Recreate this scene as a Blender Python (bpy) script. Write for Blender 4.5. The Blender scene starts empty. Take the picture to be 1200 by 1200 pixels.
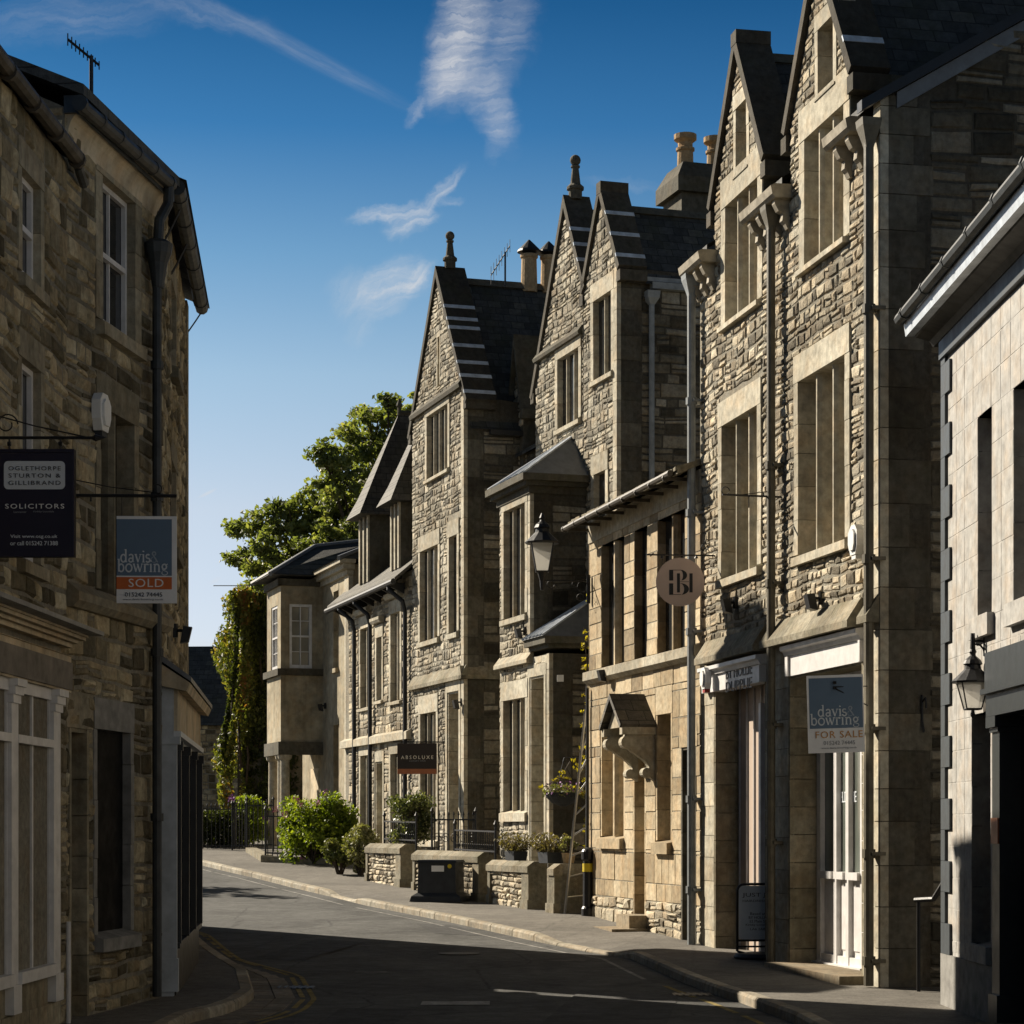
import bpy, math, random
from mathutils import Vector, Matrix
random.seed(7)
rnd = random.random
def ru(a, b): return a + (b - a) * random.random()
R = math.radians
scene = bpy.context.scene
COL = scene.collection

# ------------------------------------------------------------------ camera, sky, sun, exposure
FPX, HX, HY, CAMZ = 2600.0, 600.0, 969.0, 1.6
cam = bpy.data.cameras.new('camera')
camo = bpy.data.objects.new('camera', cam)
COL.objects.link(camo)
camo.location = (0, 0, CAMZ)
camo.rotation_euler = (R(90), 0, 0)
cam.sensor_width = 36.0
cam.lens = 36.0 * FPX / 1200.0
cam.shift_y = (HY - 600.0) / 1200.0
cam.clip_start = 0.3
cam.clip_end = 3000
scene.camera = camo

SUN_AZ = Vector((-0.768, 0.64, 0)).normalized()
SUN_EL = R(32.6)
SKY_STRENGTH = 0.05
SUN_STRENGTH = 5.0
EXPOSURE = 1.02
sunv = Vector((SUN_AZ.x * math.cos(SUN_EL), SUN_AZ.y * math.cos(SUN_EL), math.sin(SUN_EL)))
sl = bpy.data.lights.new('sun', 'SUN')
sl.energy = SUN_STRENGTH
sl.angle = R(0.5)
sl.color = (1.0, 0.89, 0.73)
so = bpy.data.objects.new('sun', sl)
COL.objects.link(so)
so.rotation_euler = sunv.to_track_quat('Z', 'Y').to_euler()
so.location = (-30, 60, 40)

scene.view_settings.view_transform = 'Standard'
scene.view_settings.look = 'None'
scene.view_settings.exposure = EXPOSURE
scene.view_settings.gamma = 1.0
scene.render.engine = 'CYCLES'
scene.cycles.max_bounces = 5
scene.cycles.diffuse_bounces = 3
scene.cycles.use_denoising = True

class NT:
    """small helper for building node trees"""
    def __init__(s, tree):
        s.t = tree; s.n = tree.nodes; s.l = tree.links
    def add(s, typ, **kw):
        n = s.n.new(typ)
        for k, v in kw.items():
            if k == 'ins':
                for kk, vv in v.items():
                    if isinstance(vv, bpy.types.NodeSocket): s.l.new(vv, n.inputs[kk])
                    else: n.inputs[kk].default_value = vv
            else: setattr(n, k, v)
        return n
    def math(s, op, a, b=0.0, c=None, clamp=False):
        d = {0: a, 1: b}
        if c is not None: d[2] = c
        n = s.add('ShaderNodeMath', operation=op, ins=d); n.use_clamp = clamp
        return n.outputs[0]
    def noise(s, vec, scale, detail=4, rough=0.55, dist=0.0):
        ins = {'Scale': scale, 'Detail': detail, 'Roughness': rough, 'Distortion': dist}
        if vec is not None: ins['Vector'] = vec
        return s.add('ShaderNodeTexNoise', ins=ins)
    def ramp(s, fac, stops, interp='LINEAR'):
        n = s.add('ShaderNodeValToRGB', ins={0: fac})
        cr = n.color_ramp; cr.interpolation = interp
        while len(cr.elements) > 1: cr.elements.remove(cr.elements[-1])
        cr.elements[0].position = stops[0][0]; cr.elements[0].color = (*stops[0][1], 1)
        for p, c in stops[1:]:
            e = cr.elements.new(p); e.color = (*c, 1)
        return n.outputs[0]
    def val(s, fac, stops):
        return s.ramp(fac, [(p, (v, v, v)) for p, v in stops])
    def mix(s, fac, a, b, blend='MIX'):
        n = s.add('ShaderNodeMix', data_type='RGBA', blend_type=blend)
        for i, v in ((0, fac), (6, a), (7, b)):
            if isinstance(v, bpy.types.NodeSocket): s.l.new(v, n.inputs[i])
            else: n.inputs[i].default_value = v if i == 0 else ((*v, 1) if len(v) == 3 else v)
        return n.outputs[2]

SKYRAMP = [(0, (.70, .66, .74)), (.08, (.76, .67, .73)), (.141, (.86, .72, .68)), (.199, (.68, .69, .66)), (.249, (.38, .54, .59)), (.30, (.12, .335, .48)), (.35, (.045, .21, .34)), (.42, (.06, .15, .25)), (.6, (.18, .20, .19)), (1, (.19, .20, .18))]
CLOUDC = (7.0, 7.0, 7.1)
def build_world():
    w = bpy.data.worlds.new('World'); scene.world = w; w.use_nodes = True
    w.node_tree.nodes.clear(); N = NT(w.node_tree)
    sky = N.add('ShaderNodeTexSky', sky_type='NISHITA')
    sky.sun_disc = False
    sky.sun_elevation = SUN_EL
    sky.sun_rotation = math.atan2(SUN_AZ.x, SUN_AZ.y)
    sky.air_density = 1.0; sky.dust_density = 0.35; sky.ozone_density = 2.2
    tc = N.add('ShaderNodeTexCoord')
    sep = N.add('ShaderNodeSeparateXYZ', ins={0: tc.outputs['Generated']})
    # the air's own colour by height above the horizon: pale and warm low down, deep polarised blue overhead
    tint = N.ramp(sep.outputs[2], SKYRAMP)
    hs = N.add('ShaderNodeMix', data_type='RGBA', blend_type='MULTIPLY', ins={0: 1.0, 6: sky.outputs[0], 7: tint})
    hsb = N.add('ShaderNodeVectorMath', operation='SCALE', ins={0: hs.outputs[2], 'Scale': 1.45}).outputs[0]
    # the sky is brighter towards the sun's side and falls off away from it
    dt = N.add('ShaderNodeVectorMath', operation='DOT_PRODUCT', ins={0: tc.outputs['Generated'], 1: tuple(SUN_AZ)}).outputs['Value']
    hsb = N.add('ShaderNodeVectorMath', operation='SCALE', ins={0: hsb, 'Scale': N.val(N.math('MULTIPLY_ADD', dt, .5, .5), [(.3, .72), (.70, 1)])}).outputs[0]
    yy = N.math('MAXIMUM', sep.outputs[1], 0.02)
    gx = N.math('DIVIDE', sep.outputs[0], yy); gz = N.math('DIVIDE', sep.outputs[2], yy)
    g0 = N.add('ShaderNodeCombineXYZ', ins={0: gx, 1: gz, 2: 0.0}).outputs[0]
    # feather the wisps: displace by noise
    nz = N.noise(g0, 70, 6, 0.62)
    off = N.add('ShaderNodeVectorMath', operation='SUBTRACT', ins={0: nz.outputs['Color'], 1: (0.5, 0.5, 0.5)})
    off2 = N.add('ShaderNodeVectorMath', operation='SCALE', ins={0: off.outputs[0], 'Scale': 0.013})
    g = N.add('ShaderNodeVectorMath', operation='ADD', ins={0: g0, 1: off2.outputs[0]}).outputs[0]
    def wisp(cx, cy, ln, wd, ang, amt, streak, src, sang=None):
        """an elongated cirrus wisp at a fixed direction of the sky; ang/sang in degrees, streak = noise scale"""
        loc = ((cx - HX) / FPX, (HY - cy) / FPX, 0)
        m = N.add('ShaderNodeMapping', vector_type='TEXTURE', ins={'Vector': src, 'Location': loc, 'Rotation': (0, 0, R(ang)), 'Scale': (ln / FPX, wd / FPX, 1)})
        gr = N.add('ShaderNodeTexGradient', gradient_type='SPHERICAL', ins={0: m.outputs[0]}).outputs[1]
        gr = N.val(gr, [(0, 0), (0.12, 0.05), (0.5, 0.6), (1, 1)])
        m2 = N.add('ShaderNodeMapping', vector_type='TEXTURE', ins={'Vector': src, 'Location': loc, 'Rotation': (0, 0, R(ang if sang is None else sang)), 'Scale': (0.05, 0.006, 1)})
        s_ = N.noise(m2.outputs[0], streak, 6, 0.6).outputs['Fac']
        s_ = N.val(s_, [(0.28, 0.12), (0.72, 1.0)])
        return N.math('MULTIPLY', N.math('MULTIPLY', gr, s_), amt)
    ws = [
        wisp(538, 40, 110, 42, 80, .9, 1.6, g, 8), wisp(520, 85, 60, 30, 65, .55, 1.6, g, 8), wisp(590, 40, 90, 45, 70, .40, 1.6, g, 5),
        wisp(572, 120, 75, 34, -62, .42, 1.6, g, 10), wisp(550, 105, 60, 26, 10, .25, 1.6, g, 10), wisp(585, 150, 50, 20, 80, .3, 1.6, g, 10), wisp(488, 130, 26, 10, 60, .35, 2, g),
        wisp(455, 251, 58, 13, 8, .8, 2.2, g), wisp(515, 225, 48, 13, 48, .7, 2.0, g), wisp(482, 262, 44, 16, 20, .75, 2.0, g), wisp(530, 236, 20, 8, 0, .3, 2.0, g),
        wisp(458, 335, 66, 36, 32, .8, 1.7, g, 20), wisp(490, 322, 32, 13, 45, .75, 2.0, g), wisp(415, 345, 45, 40, 60, .35, 1.7, g), wisp(425, 385, 30, 18, 60, .18, 1.7, g),
        wisp(340, 55, 200, 15, -27, .2, 2.2, g0), wisp(230, 12, 130, 22, -18, .18, 2.0, g), wisp(80, 20, 160, 40, 5, .2, 1.6, g), wisp(730, 215, 60, 10, -5, .14, 1.6, g),
        wisp(243, 578, 15, 2.6, 26, .9, .4, g0), wisp(252, 680, 10, 4, 30, .35, 2, g0),
        wisp(250, 757, 60, 14, 0, .5, 2, g),
    ]
    tot = ws[0]
    for x in ws[1:]: tot = N.math('ADD', tot, x)
    tot = N.math('MULTIPLY', tot, 0.92, clamp=True)
    up = N.math('GREATER_THAN', sep.outputs[1], 0.05)
    tot = N.math('MULTIPLY', tot, up)
    skyc = N.mix(tot, hsb, CLOUDC)
    bg = N.add('ShaderNodeBackground', ins={0: skyc, 1: SKY_STRENGTH})
    out = N.add('ShaderNodeOutputWorld', ins={0: bg.outputs[0]})
build_world()

# ------------------------------------------------------------------ materials
M = {}
def newmat(name):
    m = bpy.data.materials.new(name); m.use_nodes = True; m.node_tree.nodes.clear()
    N = NT(m.node_tree)
    b = N.add('ShaderNodeBsdfPrincipled'); N.add('ShaderNodeOutputMaterial', ins={0: b.outputs[0]})
    M[name] = m
    return m, N, b
def lk(N, b, key, v):
    if isinstance(v, bpy.types.NodeSocket): N.l.new(v, b.inputs[key])
    else: b.inputs[key].default_value = v if not (isinstance(v, tuple) and len(v) == 3) else (*v, 1)

def stone_mat(name, stops, stain=0.5, bump=0.5, rough=0.92, grain=14, moss=0.0, stainscale=0.55, streak=0.35, soot=(.16, .145, .12)):
    m, N, b = newmat(name)
    at = N.add('ShaderNodeAttribute', attribute_name='tint')
    tc = N.add('ShaderNodeTexCoord').outputs['Object']
    base = N.ramp(at.outputs['Fac'], stops)
    n1 = N.noise(tc, grain, 6, 0.65).outputs['Fac']
    v1 = N.val(n1, [(0.25, .55), (0.75, 1.3)])
    c = N.mix(1.0, base, v1, 'MULTIPLY')
    n2 = N.noise(tc, stainscale, 5, 0.6, 0.6).outputs['Fac']
    f2 = N.val(n2, [(0.42, 0), (0.62, stain)])
    c = N.mix(f2, c, N.mix(1.0, c, tuple(x * 2.6 for x in soot), 'MULTIPLY'))
    mp = N.add('ShaderNodeMapping', ins={'Vector': tc, 'Scale': (5.5, 5.5, 0.35)})
    n3 = N.noise(mp.outputs[0], 1.6, 5, 0.6).outputs['Fac']
    f3 = N.val(n3, [(0.5, 0), (0.72, streak)])
    c = N.mix(f3, c, N.mix(1.0, c, (.38, .36, .32), 'MULTIPLY'))
    n5 = N.noise(tc, 3.1, 3, .6).outputs['Fac']
    c = N.mix(N.val(n5, [(.45, 0), (.7, .35)]), c, N.mix(1.0, c, (1.15, .86, .58), 'MULTIPLY'))
    if moss:
        n4 = N.noise(tc, 2.2, 6, 0.7).outputs['Fac']
        c = N.mix(N.val(n4, [(0.5, 0), (0.66, moss)]), c, (.055, .06, .02))
    lk(N, b, 'Base Color', c); lk(N, b, 'Roughness', rough); lk(N, b, 'Specular IOR Level', 0.2)
    na = N.noise(tc, grain * 1.8, 8, 0.68).outputs['Fac']
    bp = N.add('ShaderNodeBump', ins={'Strength': bump, 'Distance': 0.035, 'Height': na})
    lk(N, b, 'Normal', bp.outputs[0])
    return m
stone_mat('rubble_buff', [(0, (0.129, 0.116, 0.089)), (.2, (0.275, 0.244, 0.184)), (.5, (0.508, 0.451, 0.345)), (.8, (0.712, 0.641, 0.491)), (1, (0.439, 0.411, 0.335))], .6, .9)
stone_mat('rubble_grey', [(0, (0.112, 0.106, 0.088)), (.2, (0.243, 0.225, 0.180)), (.5, (0.430, 0.397, 0.318)), (.8, (0.634, 0.588, 0.474)), (1, (0.353, 0.335, 0.281))], .65, .9)
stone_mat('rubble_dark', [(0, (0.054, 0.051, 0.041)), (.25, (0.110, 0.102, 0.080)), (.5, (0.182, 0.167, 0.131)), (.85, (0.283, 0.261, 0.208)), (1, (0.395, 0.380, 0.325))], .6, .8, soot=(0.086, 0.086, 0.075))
stone_mat('rubble_left', [(0, (0.105, 0.093, 0.063)), (.25, (0.218, 0.190, 0.126)), (.5, (0.355, 0.305, 0.202)), (.8, (0.524, 0.451, 0.302)), (1, (0.590, 0.534, 0.383))], .65, .7, stainscale=1.1, soot=(0.160, 0.148, 0.113))
stone_mat('mortar', [(0, (0.210, 0.197, 0.160)), (1, (0.294, 0.276, 0.224))], .4, .6)
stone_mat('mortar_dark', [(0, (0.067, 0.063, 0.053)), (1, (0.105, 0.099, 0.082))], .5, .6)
stone_mat('dressed', [(0, (0.357, 0.332, 0.265)), (.5, (0.447, 0.416, 0.332)), (1, (0.537, 0.504, 0.410))], .35, .25, grain=9, streak=.25)
stone_mat('dressed_dark', [(0, (0.080, 0.075, 0.060)), (.5, (0.115, 0.108, 0.086)), (1, (0.160, 0.152, 0.123))], .6, .3, grain=9, moss=.25)
stone_mat('shaded_quoin', [(0, (0.072, 0.068, 0.056)), (.5, (0.108, 0.102, 0.083)), (1, (0.153, 0.144, 0.118))], .6, .35, grain=9, moss=.15)  # darker copy of the dressed stone: shade painted into the quoins' side faces
stone_mat('coping_dark', [(0, (.06, .055, .045)), (.5, (.085, .078, .064)), (1, (.11, .10, .083))], .5, .35, grain=9, moss=.2)  # one darker stone tone for the gable copings
stone_mat('dressed_left', [(0, (0.218, 0.201, 0.146)), (.5, (0.305, 0.276, 0.203)), (1, (0.417, 0.381, 0.284))], .6, .3, grain=9)
stone_mat('ashlar_tan', [(0, (0.250, 0.199, 0.129)), (.3, (0.380, 0.310, 0.204)), (.7, (0.496, 0.411, 0.277)), (1, (0.582, 0.503, 0.362))], .35, .3, grain=8, streak=.2)
stone_mat('stucco_white', [(0, (0.359, 0.351, 0.333)), (.5, (0.379, 0.372, 0.354)), (1, (0.392, 0.385, 0.366))], .12, .10, rough=.75, grain=6, streak=.22, soot=(0.276, 0.265, 0.238))
stone_mat('render_grey', [(0, (0.326, 0.289, 0.209)), (1, (0.413, 0.369, 0.270))], .45, .2, grain=4)
stone_mat('cream_plaster', [(0, (.50, .43, .31)), (1, (.62, .54, .40))], .4, .1, grain=3)
stone_mat('wall_coping', [(0, (0.220, 0.204, 0.156)), (.5, (0.277, 0.255, 0.195)), (1, (0.334, 0.306, 0.237))], .5, .4, moss=.35)
stone_mat('kerbstone', [(0, (0.288, 0.260, 0.208)), (.5, (0.356, 0.327, 0.264)), (1, (0.424, 0.393, 0.320))], .35, .4, grain=10)
stone_mat('sett', [(0, (.17, .155, .13)), (.5, (.24, .22, .185)), (1, (.30, .275, .235))], .4, .4, grain=10)
stone_mat('terracotta', [(0, (.40, .29, .17)), (1, (.50, .37, .22))], .3, .2)
stone_mat('step_stone', [(0, (.24, .20, .14)), (1, (.31, .265, .19))], .5, .35)

def plain(name, col, rough=.5, metal=0.0, var=.25, scale=6, bump=.0, spec=.4, bscale=40):
    m, N, b = newmat(name)
    tc = N.add('ShaderNodeTexCoord').outputs['Object']
    n = N.noise(tc, scale, 5, .6).outputs['Fac']
    c = N.mix(1.0, col, N.val(n, [(.3, 1 - var), (.7, 1 + var * .5)]), 'MULTIPLY')
    lk(N, b, 'Base Color', c); lk(N, b, 'Metallic', metal); lk(N, b, 'Specular IOR Level', spec)
    lk(N, b, 'Roughness', N.val(n, [(.3, min(1, rough * 1.15)), (.7, rough * .85)]))
    if bump:
        bp = N.add('ShaderNodeBump', ins={'Strength': bump, 'Distance': .01, 'Height': N.noise(tc, bscale, 5, .6).outputs['Fac']})
        lk(N, b, 'Normal', bp.outputs[0])
    return m
plain('white_paint', (.63, .62, .61), .45, bump=.1, var=.18)
plain('white_plastic', (.74, .74, .72), .4, var=.12)
plain('void_black', (.008, .008, .008), .7, spec=.1)
plain('grey_blue_paint', (.42, .46, .50), .5)
plain('slate_blue_paint', (.05, .06, .068), .5, var=.4)
plain('black_paint', (.012, .012, .013), .4)
plain('doorcase_paint', (.03, .034, .034), .35, var=.3)
plain('black_iron', (.016, .016, .017), .45, bump=.2)
plain('pipe_brown', (.06, .05, .036), .55, var=.4, bump=.2)
plain('pipe_olive', (.13, .115, .08), .55, var=.4, bump=.2)
plain('pipe_grey', (.24, .26, .27), .5, var=.3, bump=.15)
plain('pipe_black', (.02, .02, .02), .5)
plain('pipe_left', (.035, .04, .042), .5, var=.4)
plain('gutter_stone', (.30, .265, .2), .8, var=.4, bump=.3)
plain('lead', (.13, .14, .15), .42, .0, var=.3, spec=.6)
plain('lead_bright', (.55, .60, .66), .38, .0, var=.35, spec=.7)  # on the straps this pale base tone stands in for sky glints
plain('aluminium', (.55, .55, .54), .35, .8)
plain('pink_boards', (.44, .35, .28), .6, var=.12)
plain('sign_navy', (.013, .010, .026), .35, var=.1)
plain('sign_grey', (.58, .62, .66), .5, var=.08)
plain('sign_blue', (.11, .17, .25), .5, var=.06)
plain('sign_white', (.78, .79, .80), .5, var=.06)
plain('sign_orange', (.55, .13, .025), .5, var=.06)
plain('sign_brown', (.022, .015, .012), .4, var=.1)
plain('copper', (.36, .13, .06), .4, .3, var=.15)
plain('sign_pink', (.56, .43, .37), .5, var=.06)
plain('sign_black', (.013, .012, .012), .5)
plain('letter_white', (.80, .80, .79), .5, var=.05)
plain('letter_pale', (.66, .70, .74), .5, var=.05)
plain('letter_grey', (.24, .25, .27), .5, var=.05)
plain('letter_faint', (.33, .38, .45), .5, var=.05)
plain('letter_dark', (.03, .032, .036), .5, var=.05)
plain('letter_orange', (.50, .25, .06), .5, var=.05)
plain('letter_gold', (.72, .66, .56), .5, var=.05)
plain('red_plastic', (.35, .03, .015), .4)
plain('yellow_plastic', (.65, .50, .02), .5)
plain('plinth_grey', (.22, .215, .20), .8, var=.35, bump=.2)
plain('wood_grey', (.16, .14, .115), .7, var=.3)
plain('bark', (.06, .045, .03), .9, var=.5, bump=.5)
plain('soil', (.045, .035, .025), .95, var=.4)
plain('planter', (.022, .026, .032), .6)
plain('curtain', (.50, .50, .46), .9, var=.2)
plain('flower_purple', (.36, .13, .42), .6, var=.3)
plain('flower_pink', (.50, .20, .30), .6, var=.3)
plain('flower_white', (.62, .60, .54), .6, var=.15)
plain('flower_red', (.50, .02, .02), .6, var=.2)
plain('blue_cloth', (.02, .16, .32), .6, var=.2)

def glass_mat(name, col=(.018, .02, .022), rough=.06):
    m, N, b = newmat(name)
    tc = N.add('ShaderNodeTexCoord').outputs['Object']
    n = N.noise(tc, 1.3, 3, .5).outputs['Fac']
    lk(N, b, 'Base Color', N.mix(n, tuple(x * .5 for x in col), tuple(x * 1.7 for x in col)))
    lk(N, b, 'Roughness', rough); lk(N, b, 'Specular IOR Level', .38)
    bp = N.add('ShaderNodeBump', ins={'Strength': .12, 'Distance': .02, 'Height': N.noise(tc, 3.5, 2, .5).outputs['Fac']})
    lk(N, b, 'Normal', bp.outputs[0])
glass_mat('glass')
glass_mat('glass_dark', (.03, .034, .032), .08)
M['glass_dark'].node_tree.nodes['Principled BSDF'].inputs['Specular IOR Level'].default_value = .1
M['glass_dark'].node_tree.nodes['Principled BSDF'].inputs['IOR'].default_value = 1.12
glass_mat('glass_green', (.10, .115, .10), .1)
glass_mat('glass_pale', (.34, .34, .30), .15)
glass_mat('glass_room', (.20, .19, .155), .12)

def slate_mat(name, axis, col=(.058, .06, .058), moss=.45, rowh=.2, w=.3):
    m, N, b = newmat(name)
    tc = N.add('ShaderNodeTexCoord').outputs['Object']
    sp = N.add('ShaderNodeSeparateXYZ', ins={0: tc})
    nz = N.noise(tc, 2.5, 3, .6).outputs['Fac']
    v = N.math('ADD', N.math('MULTIPLY', sp.outputs[2], 1.2), N.math('MULTIPLY', nz, .05))
    u = sp.outputs[axis]
    vec = N.add('ShaderNodeCombineXYZ', ins={0: u, 1: v, 2: 0.0}).outputs[0]
    br = N.add('ShaderNodeTexBrick', ins={'Vector': vec, 'Color1': (.0, .0, .0, 1), 'Color2': (1, 1, 1, 1), 'Mortar': (.3, .3, .3, 1), 'Scale': 1.0, 'Mortar Size': .008, 'Brick Width': w, 'Row Height': rowh})
    t = br.outputs['Color']
    c = N.ramp(t, [(0, tuple(x * .7 for x in col)), (.5, col), (.9, tuple(x * 1.25 for x in col)), (1, (col[0] * 1.7, col[1] * 1.6, col[2] * 1.4))])
    c = N.mix(1.0, c, N.val(N.noise(tc, 9, 6, .65).outputs['Fac'], [(.3, .6), (.7, 1.3)]), 'MULTIPLY')
    c = N.mix(N.math('MULTIPLY', br.outputs['Fac'], .7), c, (.012, .012, .012))
    n4 = N.noise(tc, 1.4, 6, .7).outputs['Fac']
    c = N.mix(N.val(n4, [(.48, 0), (.68, moss)]), c, (.05, .052, .022))
    lk(N, b, 'Base Color', c); lk(N, b, 'Roughness', .75); lk(N, b, 'Specular IOR Level', .3)
    # each row rises to its lower edge
    fr = N.math('SUBTRACT', 1.0, N.math('FRACT', N.math('DIVIDE', v, rowh)))
    h = N.math('ADD', N.math('MULTIPLY', fr, .6), N.math('MULTIPLY', t, .25))
    h = N.math('SUBTRACT', h, N.math('MULTIPLY', br.outputs['Fac'], .5))
    h = N.math('ADD', h, N.math('MULTIPLY', N.noise(tc, 30, 5, .6).outputs['Fac'], .3))
    bp = N.add('ShaderNodeBump', ins={'Strength': .8, 'Distance': .035, 'Height': h})
    lk(N, b, 'Normal', bp.outputs[0])
slate_mat('slate_x', 0)
slate_mat('slate_y', 1)
slate_mat('slate_tan_x', 0, (.08, .073, .06), .5, .2, .28)
slate_mat('slate_tan_y', 1, (.075, .068, .056), .4, .2, .28)

def ground_mat(name, col, var, cracks=.0, bscale=160, bstr=.5, patch=(.8, 1.25), joints=None):
    m, N, b = newmat(name)
    tc = N.add('ShaderNodeTexCoord').outputs['Object']
    n1 = N.noise(tc, .55, 6, .6, .8).outputs['Fac']
    n2 = N.noise(tc, 38, 4, .75).outputs['Fac']
    n3 = N.noise(tc, 5, 5, .65).outputs['Fac']
    c = N.mix(1.0, col, N.val(n1, [(.35, patch[0]), (.65, patch[1])]), 'MULTIPLY')
    c = N.mix(1.0, c, N.val(n3, [(.3, 1 - var), (.7, 1 + var)]), 'MULTIPLY')
    c = N.mix(1.0, c, N.val(n2, [(.3, .62), (.7, 1.38)]), 'MULTIPLY')
    if cracks:
        vo = N.add('ShaderNodeTexVoronoi', feature='DISTANCE_TO_EDGE', ins={'Vector': N.mix(.12, tc, N.noise(tc, 2, 4, .6).outputs['Color']), 'Scale': .42})
        k = N.val(vo.outputs[0], [(.0, 1), (.012, 0)])
        k = N.math('MULTIPLY', k, N.val(n3, [(.42, 0), (.6, cracks)]))
        c = N.mix(k, c, (.012, .012, .012))
    lk(N, b, 'Base Color', c); lk(N, b, 'Roughness', N.val(n3, [(.3, .95), (.7, .75)])); lk(N, b, 'Specular IOR Level', .25)
    bp = N.add('ShaderNodeBump', ins={'Strength': bstr, 'Distance': .012, 'Height': N.math('ADD', N.noise(tc, bscale, 3, .7).outputs['Fac'], N.math('MULTIPLY', n3, .8))})
    lk(N, b, 'Normal', bp.outputs[0])
ground_mat('asphalt', (.072, .072, .068), .22, 1.0, patch=(.68, 1.32))
ground_mat('asphalt_patch', (.05, .05, .049), .2, .6, bscale=120)
ground_mat('paving', (.135, .125, .108), .18, .5)
ground_mat('earth', (.06, .055, .04), .3)
ground_mat('marking_white', (.30, .30, .29), .5, .8)
ground_mat('marking_line', (.21, .205, .19), .5, .9)
ground_mat('marking_worn', (.12, .118, .11), .4, .8)
ground_mat('marking_yellow', (.22, .17, .055), .4, .8)

def leaf_mat(name, cols, trans=.35, rough=.5):
    m, N, b = newmat(name)
    at = N.add('ShaderNodeAttribute', attribute_name='tint')
    c = N.ramp(at.outputs['Fac'], cols)
    lk(N, b, 'Base Color', c); lk(N, b, 'Roughness', rough); lk(N, b, 'Specular IOR Level', .35)
    tr = N.add('ShaderNodeBsdfTranslucent', ins={0: N.mix(1.0, c, (1.3, 1.35, .5), 'MULTIPLY')})
    ms = N.add('ShaderNodeMixShader', ins={0: trans, 1: b.outputs[0], 2: tr.outputs[0]})
    out = [n for n in N.n if n.type == 'OUTPUT_MATERIAL'][0]
    N.l.new(ms.outputs[0], out.inputs[0])
leaf_mat('leaf_tree', [(0, (.09, .11, .04)), (.5, (.165, .195, .07)), (.85, (.26, .27, .10)), (1, (.34, .30, .12))], .5)
leaf_mat('leaf_ivy', [(0, (.03, .04, .012)), (.4, (.08, .095, .022)), (.7, (.19, .205, .045)), (.88, (.27, .19, .05)), (1, (.30, .12, .04))], .45)
leaf_mat('leaf_hydrangea', [(0, (.05, .085, .012)), (.5, (.16, .21, .02)), (1, (.28, .33, .035))], .45)
leaf_mat('leaf_variegated', [(0, (.07, .09, .025)), (.5, (.17, .175, .06)), (1, (.36, .34, .20))], .3)
leaf_mat('leaf_glossy', [(0, (.035, .05, .018)), (.6, (.10, .12, .04)), (1, (.30, .30, .17))], .3, .3)
leaf_mat('leaf_yellow', [(0, (.24, .19, .02)), (1, (.42, .34, .035))], .45)
leaf_mat('leaf_dry', [(0, (.10, .085, .04)), (.5, (.18, .15, .075)), (1, (.26, .21, .12))], .3)
leaf_mat('leaf_red', [(0, (.10, .05, .015)), (.5, (.20, .085, .02)), (1, (.28, .15, .04))], .35)

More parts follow.
